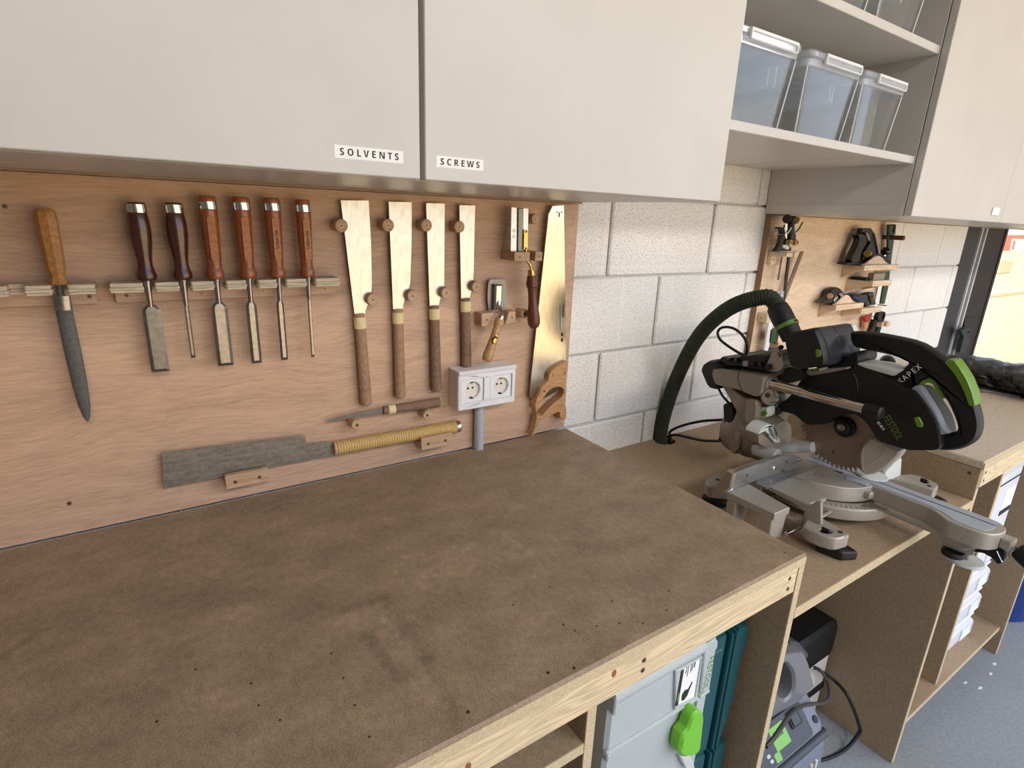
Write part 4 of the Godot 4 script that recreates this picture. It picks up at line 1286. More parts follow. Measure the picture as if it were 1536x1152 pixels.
	var da: Vector3 = Vector3(0.7208, 1.4081, 0.06)
	var db: Vector3 = Vector3(0.7326, 1.2772, 0.066)
	var dl := da.distance_to(db)
	part("ferrule", lathe_at([Vector2(0.0072, 0), Vector2(0.0078, 0.001), Vector2(0.0086, 0.013)], da, db, 20), M["brass"], d)
	part("handle", lathe_at([Vector2(0.0086, 0.012), Vector2(0.0092, 0.013), Vector2(0.0118, 0.026), Vector2(0.0128, 0.028), Vector2(0.0131, 0.030), Vector2(0.0122, 0.0325), Vector2(0.0124, 0.0345), Vector2(0.0128, 0.036), Vector2(0.0104, 0.040), Vector2(0.0095, 0.052), Vector2(0.0102, dl * 0.55), Vector2(0.0132, dl * 0.72), Vector2(0.0146, dl * 0.83), Vector2(0.0140, dl * 0.92), Vector2(0.0105, dl * 0.98), Vector2(0.005, dl)], da, db, 22), M["walnut"], d)
	var hb2 := thing("holder_block", "two small beech blocks pinching the neck of the dark-handled back saw", "holder block", Vector3(0.6974, 1.4295, 0.075), "wooden holder blocks on the big board")
	for k in 2:
		var a: Vector3 = Vector3(0.6672, 1.4478, 0.072) if k == 0 else Vector3(0.7219, 1.4483, 0.072)
		var b: Vector3 = Vector3(0.708, 1.4286, 0.072) if k == 0 else Vector3(0.7412, 1.4282, 0.072)
		var bp := part("block", MB.new().bb(Vector3(a.x, b.y, 0.0186), Vector3(b.x, a.y, 0.072), 0.001), M["beech"], hb2)
		screw_head("screw", Vector3(lerpf(a.x, b.x, 0.35 if k == 0 else 0.5), (a.y + b.y) / 2 - 0.001, 0.072), Vector3(0, 0, 1), 0.003, bp)
	peg("round wooden peg beside the top of the small back saw", Vector3(0.7367, 1.5167, 0.045), 0.0112, 0.047)
	peg("thick round peg half hidden behind the dark turned saw handle", Vector3(0.7193, 1.3078, 0.05), 0.0105, 0.045)

func make_hand_saw() -> void:
	var t := thing("hand_saw", "long handsaw with beech handle hanging blade-up at the board's right end", "saw", Vector3(0.8258, 1.0797, 0.035))
	var z := 0.0345
	var pts := [Vector2(0.822, 1.5489), Vector2(0.8593, 1.1718), Vector2(0.858, 1.1105), Vector2(0.7882, 1.0853), Vector2(0.7511, 1.0978)]
	var o := [pts[0], pts[1], pts[2], pts[3], pts[4]]
	var e := [Vector2(0.7517, 1.1046), Vector2(0.7812, 1.53), Vector2(0.7898, 1.5461)]
	o.append_array(teeth(e[0], e[1], 0.0042, 0.0022))
	o.append(e[2])
	var hg: Vector3 = Vector3(0.81, 1.5281, 0.0345)
	var hh := [MB.ell(Vector2(hg.x, hg.y), 0.0026, 0.0058, 14), MB.ell(Vector2(hg.x - 0.0062, hg.y + 0.0055), 0.0021, 0.0021, 12), MB.ell(Vector2(hg.x + 0.0062, hg.y + 0.0055), 0.0021, 0.0021, 12)]
	part("blade", MB.new().ext(o, z - 0.0005, z + 0.0005, "z", 0.0, hh), M["bright blade"] if M.has("bright blade") else mat("bright blade", rgb(214, 207, 196), 0.16, 1.0, tex.brush, Vector3(5, 5, 5)), t)
	var hz := 0.046
	var outer := MB.sm([Vector2(0.8547, 1.1802), Vector2(0.8092, 1.164), Vector2(0.7991, 1.1483), Vector2(0.7978, 1.1374), Vector2(0.7785, 1.122), Vector2(0.7715, 1.105), Vector2(0.7622, 1.084), Vector2(0.7647, 1.0654), Vector2(0.7683, 1.0491), Vector2(0.7654, 1.0293), Vector2(0.7601, 1.009), Vector2(0.7565, 0.9984), Vector2(0.7631, 1.0004), Vector2(0.7687, 1.0163), Vector2(0.7772, 1.0308), Vector2(0.8035, 1.0404), Vector2(0.8378, 1.049), Vector2(0.8416, 1.0357), Vector2(0.8481, 1.027), Vector2(0.8595, 1.0236), Vector2(0.8631, 1.0321), Vector2(0.8613, 1.0542), Vector2(0.8557, 1.0695), Vector2(0.857, 1.0881), Vector2(0.8564, 1.1086), Vector2(0.8525, 1.1267), Vector2(0.8543, 1.1492)], 3)
	var hole := MB.sm([Vector2(0.8296, 1.1167), Vector2(0.8437, 1.1125), Vector2(0.8502, 1.1006), Vector2(0.8429, 1.0875), Vector2(0.8219, 1.0765), Vector2(0.798, 1.06), Vector2(0.7855, 1.0484), Vector2(0.7721, 1.0528), Vector2(0.7687, 1.0621), Vector2(0.7781, 1.0816), Vector2(0.7929, 1.1019), Vector2(0.8107, 1.115)], 3)
	var h := part("handle", MB.new().ext(outer, 0.0235, hz, "z", 0.0010, [hole]), M["beech upright"], t)
	for p in [Vector3(0.8125, 1.1481, 0.046), Vector3(0.8484, 1.1518, 0.046), Vector3(0.7875, 1.112, 0.046)]:
		part("brass_screw", MB.new().cyl(p - Vector3(0, 0, 0.002), p + Vector3(0, 0, 0.0012), 0.0035, 14, 0.0006), M["brass"], h)
	part("etched_line", MB.new().ext([Vector2(0.8275, 1.3222), Vector2(0.8287, 1.3222), Vector2(0.8342, 1.2573), Vector2(0.8329, 1.2574)], z + 0.0004, z + 0.0007, "z"), M["ink"], t)
	for k in 6:
		var yq := Vector3(0.8369, 1.3208, 0.0345).y - k * 0.0052
		part("etched_mark", MB.new().bb(Vector3(Vector3(0.8374, 1.2997, 0.0345).x, yq - 0.0038, z + 0.0004), Vector3(Vector3(0.8411, 1.2995, 0.0345).x, yq, z + 0.0007), 0.0), M["ink"], t)
	for k in 2:
		part("etched_emblem", MB.new().ext([Vector2(0.8368, 1.2521), Vector2(0.8431, 1.2516), Vector2(0.8438, 1.2424), Vector2(0.8376, 1.2429)] if k == 0 else [Vector2(0.8379, 1.2387), Vector2(0.8442, 1.2382), Vector2(0.8449, 1.2289), Vector2(0.8386, 1.2294)], z + 0.0004, z + 0.0007, "z"), M["ink"], t)

# ---------------------------------------------------------------- planes and clamps on the second board
func ledge(label: String, x0: float, x1: float, y: float, zf: float, hump := false, drop := 0.048) -> Node3D:
	var t := thing("plywood_ledge", label, "ledge", Vector3((x0 + x1) / 2, y - 0.018, 0.021), "plywood ledges on the second board")
	part("plate", MB.new().bb(Vector3(x0 + 0.004, y - 0.010, 0.0212), Vector3(x1 - 0.004, y, zf - 0.012), 0.001), M["birch plywood"], t)
	var lip := part("front_lip", MB.new().bb(Vector3(x0, y - 0.017, zf - 0.012), Vector3(x1, y + 0.003, zf), 0.0015), M["birch plywood"], t)
	for u in [0.08, 0.92]:
		screw_head("screw", Vector3(lerpf(x0, x1, u), y - 0.009, zf), Vector3(0, 0, 1), 0.0022, lip)
	for x in [x0 + 0.001, x1 - 0.013]:
		part("bracket", MB.new().ext([Vector2(0.0212, y - 0.001), Vector2(zf - 0.012, y - 0.001), Vector2(zf - 0.012, y - 0.016), Vector2(0.0212, y - drop)], x, x + 0.012, "x", 0.001), M["birch plywood"], t)
	if hump:
		var w := x1 - x0
		var o := [Vector2(x0 + 0.002, y + 0.003)]
		for i in 13:
			var u := i / 12.0
			o.append(Vector2(x0 + 0.002 + u * w * 0.80, y + 0.005 + 0.030 * pow(sin(PI * clampf(u * 0.98, 0.0, 1.0)), 2.2)))
		o.append(Vector2(x0 + w * 0.82, y + 0.003))
		part("fence", MB.new().ext(o, zf - 0.0185, zf - 0.0125, "z", 0.001), M["birch plywood"], t)
	return t

func make_far_tools() -> void:
	# ledge with slot for the lever clamp
	var cl := thing("plywood_ledge", "small notched plywood ledge holding the black bar clamp, upper left of the second board", "ledge", Vector3(1.69, 1.43, 0.021), "plywood ledges on the second board")
	part("plate", MB.new().ext([Vector2(1.6650, 0.0212), Vector2(1.7260, 0.0212), Vector2(1.7260, 0.0835), Vector2(1.7070, 0.0835), Vector2(1.7070, 0.050), Vector2(1.6990, 0.050), Vector2(1.6990, 0.0835), Vector2(1.6650, 0.0835)], 1.4325, 1.4455, "y", 0.001), M["birch plywood"], cl)
	var cbk := part("block", MB.new().bb(Vector3(1.6650, 1.404, 0.0212), Vector3(1.7200, 1.4322, 0.036), 0.001), M["birch plywood"], cl)
	screw_head("screw", Vector3(1.6744, 1.42, 0.036), Vector3(0, 0, 1), 0.0026, cbk, true)
	# bar clamp
	var bc := thing("bar_clamp", "black lever bar clamp standing in the notched ledge, upper left of second board", "clamp", Vector3(1.6987, 1.4506, 0.07))
	part("fixed_grip", MB.new().ext([Vector2(1.6344, 1.4984), Vector2(1.6581, 1.4984), Vector2(1.6643, 1.4888), Vector2(1.6741, 1.4827), Vector2(1.6808, 1.4704), Vector2(1.704, 1.4594), Vector2(1.7049, 1.4498), Vector2(1.6179, 1.4488), Vector2(1.6329, 1.4629), Vector2(1.6397, 1.4763), Vector2(1.6395, 1.4885)], 0.058, 0.074, "z", 0.003), M["black soft"], bc)
	part("upper_grip", MB.new().ext([Vector2(1.6321, 1.5197), Vector2(1.6486, 1.5196), Vector2(1.6588, 1.5008), Vector2(1.6443, 1.4994)], 0.056, 0.074, "z", 0.002), M["black soft"], bc)
	part("body", MB.new().ext([Vector2(1.671, 1.5498), Vector2(1.688, 1.554), Vector2(1.704, 1.5485), Vector2(1.708, 1.534), Vector2(1.6899, 1.5304), Vector2(1.6905, 1.5205), Vector2(1.7077, 1.4958), Vector2(1.7081, 1.4833), Vector2(1.6798, 1.483), Vector2(1.6761, 1.5171)], 0.056, 0.080, "z", 0.003), M["black soft"], bc)
	part("yoke", MB.new().tube(MB.curve([Vector3(1.6405, 1.5189, 0.076), Vector3(1.6501, 1.5055, 0.077), Vector3(1.6574, 1.5026, 0.077), Vector3(1.6658, 1.5063, 0.077), Vector3(1.6769, 1.5197, 0.076)], 4), 0.0022, 8), M["pale plastic"], bc)
	part("stem", MB.new().ext([Vector2(1.6472, 1.5316), Vector2(1.6591, 1.5319), Vector2(1.6707, 1.4861), Vector2(1.6575, 1.4859)], 0.066, 0.073, "z", 0.001), M["chrome"], bc)
	var kn := MB.new()
	kn.cyl(Vector3(1.6711, 1.5446, 0.06), Vector3(1.6402, 1.5447, 0.08), 0.0125, 18, 0.002)
	var knob := part("knob", kn, M["black"], bc)
	part("knob_face", MB.new().cyl(Vector3(1.6454, 1.5456, 0.0805), Vector3(1.6438, 1.5456, 0.0815), 0.0052, 14), M["chrome"], knob)
	part("pivot", MB.new().cyl(Vector3(1.7261, 1.5433, 0.06), Vector3(1.6867, 1.5435, 0.084), 0.0085, 18, 0.001), M["brass"], bc)
	part("foot_pad", MB.new().ext([Vector2(1.644, 1.4683), Vector2(1.6661, 1.4693), Vector2(1.6817, 1.4599), Vector2(1.675, 1.4537), Vector2(1.648, 1.4598)], 0.070, 0.082, "z", 0.003), M["pale plastic"], bc)
	part("screw_end", MB.new().cyl(Vector3(1.6998, 1.4764, 0.06), Vector3(1.6598, 1.4774, 0.084), 0.0080, 16, 0.001), M["brass"], bc)
	part("bar", MB.new().tube([Vector3(1.7088, 1.434, 0.066), Vector3(1.7226, 1.3012, 0.066), Vector3(1.729, 1.2067, 0.066)], 0.0048, 4), M["black"], bc)
	part("bar", MB.new().tube([Vector3(1.7103, 1.4315, 0.06), Vector3(1.7232, 1.3003, 0.06), Vector3(1.7314, 1.2054, 0.06)], 0.0022, 6), M["chrome"], bc)
	part("release_lever", MB.new().tube([Vector3(1.7172, 1.5073, 0.07), Vector3(1.7251, 1.5187, 0.074), Vector3(1.7304, 1.5378, 0.078)], 0.0022, 8), M["black"], bc)
	solo("spindle", MB.new().cyl(Vector3(1.6366, 1.5168, 0.045), Vector3(1.6652, 1.5184, 0.05), 0.0028, 10).cyl(Vector3(1.6442, 1.5111, 0.047), Vector3(1.6472, 1.506, 0.047), 0.0016, 8), M["grey steel"], "thin grey clamp spindle sticking out left of the black bar clamp", "spindle", Vector3(1.6509, 1.5172, 0.047))
	for q in [[Vector3(1.7137, 1.4754, 0.062), "round wooden peg against the grip of the black bar clamp"], [Vector3(1.7486, 1.4759, 0.062), "round wooden peg just right of the black bar clamp"]]:
		peg2(q[1], q[0], 0.0098, 0.062)
	# thin rods hanging through the ledge
	solo("rod", MB.new().tube([Vector3(1.7057, 1.4304, 0.045), Vector3(1.706, 1.3569, 0.045)], 0.0030, 8), M["grey steel"], "thin grey steel rod hanging below the notched ledge", "rod", Vector3(1.706, 1.3569, 0.045))
	solo("lath", MB.new().ext([Vector2(1.8071, 1.4459), Vector2(1.8264, 1.447), Vector2(1.7722, 1.2962), Vector2(1.7514, 1.2641), Vector2(1.7372, 1.2671)], 0.042, 0.0455, "z", 0.0008), M["old cypress grey"], "slanting grey wooden lath leaning beside the clamp bar", "lath", Vector3(1.7514, 1.2641, 0.046))
	# big bench plane on its ledge
	ledge("longest plywood ledge with a wavy fence, carrying the big black plane", 2.140, 2.404, 1.399, 0.097, true)
	var bp := thing("bench_plane", "large black bench plane with curved tote standing on the longest ledge", "plane", Vector3(2.2058, 1.4026, 0.06))
	part("sole", MB.new().ext([Vector2(2.0653, 1.4092), Vector2(2.1021, 1.4111), Vector2(2.1846, 1.4086), Vector2(2.2908, 1.4313), Vector2(2.3303, 1.433), Vector2(2.3806, 1.4144), Vector2(2.3994, 1.4025), Vector2(2.2026, 1.402), Vector2(2.0701, 1.4018)], 0.034, 0.072, "z", 0.002), M["black soft"], bp)
	part("tote", MB.new().ext(MB.sm([Vector2(2.1026, 1.506), Vector2(2.1524, 1.5058), Vector2(2.1759, 1.4991), Vector2(2.1843, 1.4858), Vector2(2.1679, 1.462), Vector2(2.1539, 1.4386), Vector2(2.1611, 1.4109), Vector2(2.1012, 1.4113), Vector2(2.1026, 1.4387), Vector2(2.1154, 1.46), Vector2(2.1251, 1.4852), Vector2(2.1161, 1.4974)], 3), 0.046, 0.068, "z", 0.005), M["black gloss"], bp)
	part("frog", MB.new().ext([Vector2(2.1404, 1.5274), Vector2(2.204, 1.5287), Vector2(2.2413, 1.5106), Vector2(2.2775, 1.4751), Vector2(2.318, 1.4402), Vector2(2.3058, 1.4278), Vector2(2.249, 1.4132), Vector2(2.189, 1.4097), Vector2(2.1947, 1.4487), Vector2(2.2196, 1.4782), Vector2(2.1829, 1.5087), Vector2(2.1426, 1.5072)], 0.044, 0.062, "z", 0.002), M["black soft"], bp)
	part("iron", MB.new().ext([Vector2(2.2218, 1.5098), Vector2(2.2296, 1.5099), Vector2(2.2969, 1.4419), Vector2(2.2865, 1.439)], 0.046, 0.070, "z", 0.0008), M["bright steel"], bp)
	part("lever_cap", MB.new().ext([Vector2(2.142, 1.5123), Vector2(2.1581, 1.5144), Vector2(2.1742, 1.5073), Vector2(2.1923, 1.4878), Vector2(2.1866, 1.4843), Vector2(2.1583, 1.5055)], 0.062, 0.0735, "z", 0.002), M["bright steel"], bp)
	part("adjuster", MB.new().cyl(Vector3(2.2227, 1.4405, 0.058), Vector3(2.1869, 1.4413, 0.075), 0.0125, 20, 0.001), M["brass"], bp)
	part("knob", MB.new().ball(Vector3(2.3526, 1.4477, 0.06), Vector3(0.017, 0.016, 0.017), 18), M["black gloss"], bp)
	part("knob_stem", MB.new().cyl(Vector3(2.3472, 1.4207, 0.06), Vector3(2.348, 1.4355, 0.06), 0.008, 14), M["bright steel"], bp)
	# green clamp at the right edge of the board
	var gc := thing("bar_clamp", "dark green bar clamp hanging at the right edge of the second board", "clamp", Vector3(2.4422, 1.3886, 0.05))
	part("bar", MB.new().ext([Vector2(2.3599, 1.5444), Vector2(2.4014, 1.5466), Vector2(2.4273, 1.4845), Vector2(2.4385, 1.4294), Vector2(2.4698, 1.3102), Vector2(2.4698, 1.2412), Vector2(2.4385, 1.2428), Vector2(2.4303, 1.3115), Vector2(2.4007, 1.4396)], 0.042, 0.050, "z", 0.0015), mat("dark green", rgb(28, 62, 38), 0.45), gc)
	part("end_loop", MB.new().ext([Vector2(2.3487, 1.5443), Vector2(2.4019, 1.5456), Vector2(2.4143, 1.5093), Vector2(2.3968, 1.5066), Vector2(2.3649, 1.5061)], 0.044, 0.056, "z", 0.002, [MB.ell(Vector2(Vector3(2.3906, 1.5296, 0.056).x, Vector3(2.3906, 1.5296, 0.056).y), 0.008, 0.016, 14)]), M["dark green"], gc)
	part("foot", MB.new().bb(Vector3(2.455, 1.2377, 0.03), Vector3(2.4727, 1.2345, 0.06), 0.001), M["grey steel"], gc)
	peg3("brown wooden stub through the green clamp, at the board's right edge", Vector3(2.395, 1.4985, 0.0215))
	# second ledge with a sanding block and a steel block
	ledge("plywood ledge below the big plane, carrying a steel block", 2.190, 2.335, 1.344, 0.1140, false, 0.044)
	solo("steel_block", MB.new().bb(Vector3(2.2223, 1.3435, 0.075) , Vector3(2.3035, 1.3721, 0.1) , 0.002), M["dull blade"], "grey metal block standing on the second ledge under the big plane", "block", Vector3(2.2623, 1.344, 0.09))
	solo("sanding_block", MB.new().bb(Vector3(2.198, 1.3445, 0.03), Vector3(2.255, 1.354, 0.085), 0.002), M["black soft"], "flat black sanding block lying on the second ledge beside the metal block", "block", Vector3(2.22, 1.344, 0.06))
	# block plane and its ledge
	ledge("lower left plywood ledge with a wavy fence, carrying the small block plane", 2.034, 2.230, 1.2600, 0.081, true)
	var kp := thing("block_plane", "small black block plane with rounded back on the lower left ledge", "plane", Vector3(2.0565, 1.2647, 0.05))
	part("body", MB.new().ext(MB.sm([Vector2(1.9722, 1.2705), Vector2(2.0143, 1.2892), Vector2(2.0208, 1.3073), Vector2(2.0412, 1.3215), Vector2(2.0677, 1.322), Vector2(2.0995, 1.3089), Vector2(2.1249, 1.2913), Vector2(2.1384, 1.2812), Vector2(2.072, 1.2655), Vector2(2.0703, 1.2581), Vector2(2.0114, 1.2629)], 3), 0.034, 0.058, "z", 0.004), M["black gloss"], kp)
	part("front_knob", MB.new().cyl(Vector3(2.0331, 1.2923, 0.052), Vector3(1.9956, 1.2968, 0.07), 0.0095, 18, 0.002), M["beech upright"], kp)
	part("lever_cap", MB.new().ext([Vector2(2.0687, 1.3019), Vector2(2.0879, 1.3044), Vector2(2.1144, 1.2894), Vector2(2.0965, 1.283)], 0.052, 0.064, "z", 0.002), M["bright steel"], kp)
	part("cheek", MB.new().ext([Vector2(2.047, 1.2769), Vector2(2.0566, 1.2917), Vector2(2.078, 1.2884), Vector2(2.066, 1.2736), Vector2(2.0522, 1.2693)], 0.054, 0.0615, "z", 0.001), M["bright steel"], kp)
	# rebate plane standing behind the fence
	var rp := thing("rebate_plane", "dark blue rebate plane leaning on the lowest ledge, right of block plane", "plane", Vector3(2.3027, 1.2409, 0.06))
	part("body", MB.new().ext([Vector2(2.1399, 1.2934), Vector2(2.1895, 1.2977), Vector2(2.202, 1.2913), Vector2(2.2464, 1.2894), Vector2(2.2743, 1.2928), Vector2(2.2912, 1.2777), Vector2(2.3257, 1.2462), Vector2(2.2902, 1.2409), Vector2(2.2768, 1.2561), Vector2(2.2285, 1.263), Vector2(2.1948, 1.2748), Vector2(2.1645, 1.2904)], 0.044, 0.064, "z", 0.002), mat("dark blue iron", rgb(44, 50, 66), 0.4, 0.3), rp)
	part("nose", MB.new().ext([Vector2(2.2677, 1.294), Vector2(2.3141, 1.297), Vector2(2.3573, 1.2477), Vector2(2.3192, 1.2471), Vector2(2.3035, 1.2703)], 0.046, 0.068, "z", 0.002), M["dark blue iron"], rp)
	part("screw_knob", MB.new().cyl(Vector3(2.3232, 1.2722, 0.062), Vector3(2.2958, 1.2751, 0.074), 0.0075, 16, 0.001), M["brass"], rp)
	ledge("lowest plywood ledge on the second board, right of the block plane", 2.199, 2.352, 1.2400, 0.0924, false, 0.036)
	# small things at the lower edge, partly behind the mitre saw
	var rc := thing("red_clamp", "small red spring clamp on a peg, just above the saw motor", "clamp", Vector3(2.3722, 1.1812, 0.04))
	part("jaw", MB.new().ext([Vector2(2.348, 1.1912), Vector2(2.3696, 1.2012), Vector2(2.3904, 1.2012), Vector2(2.3921, 1.1857), Vector2(2.3711, 1.174), Vector2(2.3513, 1.178)], 0.030, 0.046, "z", 0.003), mat("red plastic", rgb(176, 34, 28), 0.45), rc)
	part("handle", MB.new().ext([Vector2(2.3552, 1.1751), Vector2(2.3877, 1.1728), Vector2(2.3923, 1.1448), Vector2(2.3617, 1.1485)], 0.030, 0.044, "z", 0.002), M["beech upright"], rc)
	var fl := thing("rasp_grip", "black ribbed tool grip hanging at the lower right of the second board", "tool", Vector3(2.4061, 1.1538, 0.05))
	part("grip", MB.new().tube([Vector3(2.413, 1.1802, 0.05), Vector3(2.4092, 1.1589, 0.05), Vector3(2.3995, 1.1326, 0.05)], [0.011, 0.013, 0.013], 12), M["black soft"], fl)
	for k in 5:
		var p: Vector3 = Vector3(2.4143, 1.1774, 0.05).lerp(Vector3(2.401, 1.1352, 0.05), k / 4.0)
		part("rib", MB.new().cyl(p, p + Vector3(-0.002, -0.004, 0.0), 0.0145, 14, 0.001), M["black soft"], fl)
	var sc := thing("bar_clamp", "small black clamp on a wooden block at the board's lower right corner", "clamp", Vector3(2.4797, 1.162, 0.05))
	part("head", MB.new().ext(MB.sm([Vector2(2.4341, 1.2142), Vector2(2.4634, 1.2098), Vector2(2.4741, 1.1935), Vector2(2.4715, 1.1698), Vector2(2.4317, 1.1739), Vector2(2.4206, 1.1915)], 3), 0.04, 0.06, "z", 0.003, [MB.ell(Vector2(Vector3(2.4631, 1.1907, 0.06).x, Vector3(2.4631, 1.1907, 0.06).y), 0.009, 0.018, 14)]), M["black soft"], sc)
	part("bar", MB.new().tube([Vector3(2.4668, 1.1657, 0.05), Vector3(2.4592, 1.1224, 0.05)], 0.011, 6), M["black soft"], sc)
	solo("holder_block", MB.new().bb(Vector3(2.4625, 1.1505, 0.04), Vector3(2.4507, 1.1709, 0.066), 0.001).bb(Vector3(2.5499, 1.1452, 0.03), Vector3(2.5204, 1.1661, 0.055), 0.001), M["birch plywood"], "small wooden block carrying the little black clamp, lower right board corner", "holder block", Vector3(2.4735, 1.1515, 0.05))
	# left lower corner: block, white straightedge and green clamp behind the hose
	var lb := thing("holder_block", "birch block screwed to the left side of the second board, behind the hose", "holder block", Vector3(1.6593, 1.2265, 0.05))
	var lbp := part("block", MB.new().bb(Vector3(1.664, 1.222, 0.0212), Vector3(1.724, 1.252, 0.056), 0.001), M["birch plywood"], lb)
	screw_head("screw", Vector3(1.6319, 1.2401, 0.056), Vector3(0, 0, 1), 0.0024, lbp)
	solo("straightedge", MB.new().ext([Vector2(1.6795, 1.2434), Vector2(1.7035, 1.2375), Vector2(1.7072, 1.1094), Vector2(1.684, 1.1118)], 0.048, 0.055, "z", 0.001), M["white plastic"], "white straightedge hanging below the hose at the left of the second board", "straightedge", Vector3(1.6917, 1.111, 0.055))
	var g2 := thing("bar_clamp", "green and black clamp hanging between hose and motor on second board", "clamp", Vector3(1.7423, 1.1461, 0.05))
	part("head", MB.new().ext([Vector2(1.6964, 1.197), Vector2(1.7258, 1.1992), Vector2(1.7404, 1.1506), Vector2(1.7014, 1.1541)], 0.04, 0.06, "z", 0.002), M["teal case"] if M.has("teal case") else M["dark green"], g2)
	part("grip", MB.new().ext([Vector2(1.703, 1.1359), Vector2(1.7342, 1.1329), Vector2(1.7322, 1.101), Vector2(1.7047, 1.1039)], 0.04, 0.06, "z", 0.002), M["dark green"], g2)
	part("bar", MB.new().tube([Vector3(1.7455, 1.1868, 0.05), Vector3(1.7462, 1.1457, 0.05)], 0.006, 8), M["black"], g2)
	solo("holder_block", MB.new().bb(Vector3(1.7564, 1.1267, 0.03), Vector3(1.7421, 1.149, 0.064), 0.001), M["birch plywood"], "small birch block under the green clamp beside the saw motor", "holder block", Vector3(1.7386, 1.1327, 0.05))
	var tc := thing("clear_tube", "clear plastic clamp handle standing behind the hose cuff", "clamp handle", Vector3(1.7124, 1.3051, 0.06))
	part("tube", MB.new().cyl(Vector3(1.6807, 1.2937, 0.075), Vector3(1.6821, 1.319, 0.075), 0.011, 16, 0.002), M["milky"], tc)
	part("end", MB.new().ball(Vector3(1.6823, 1.3222, 0.075), Vector3(0.0112, 0.008, 0.0112), 14), M["milky"], tc)

func peg2(label: String, p: Vector3, r: float, zf: float) -> void:
	var t := thing("peg", label, "peg", Vector3(p.x, p.y, 0.021), "round wooden pegs on the boards")
	part("dowel", MB.new().cyl(Vector3(p.x, p.y, 0.0211), Vector3(p.x, p.y, zf), r, 20, 0.001), M["beech upright"], t)
	part("screw_recess", MB.new().cyl(Vector3(p.x, p.y, zf - 0.001), Vector3(p.x, p.y, zf + 0.0005), 0.004, 12, 0.0), M["screw and hole dark"], t)

func peg3(label: String, p: Vector3) -> void:
	var t := thing("peg", label, "peg", p, "round wooden pegs on the boards")
	part("dowel", MB.new().cyl(p, p + Vector3(0, 0, 0.075), 0.0085, 18, 0.001), M["walnut"], t)

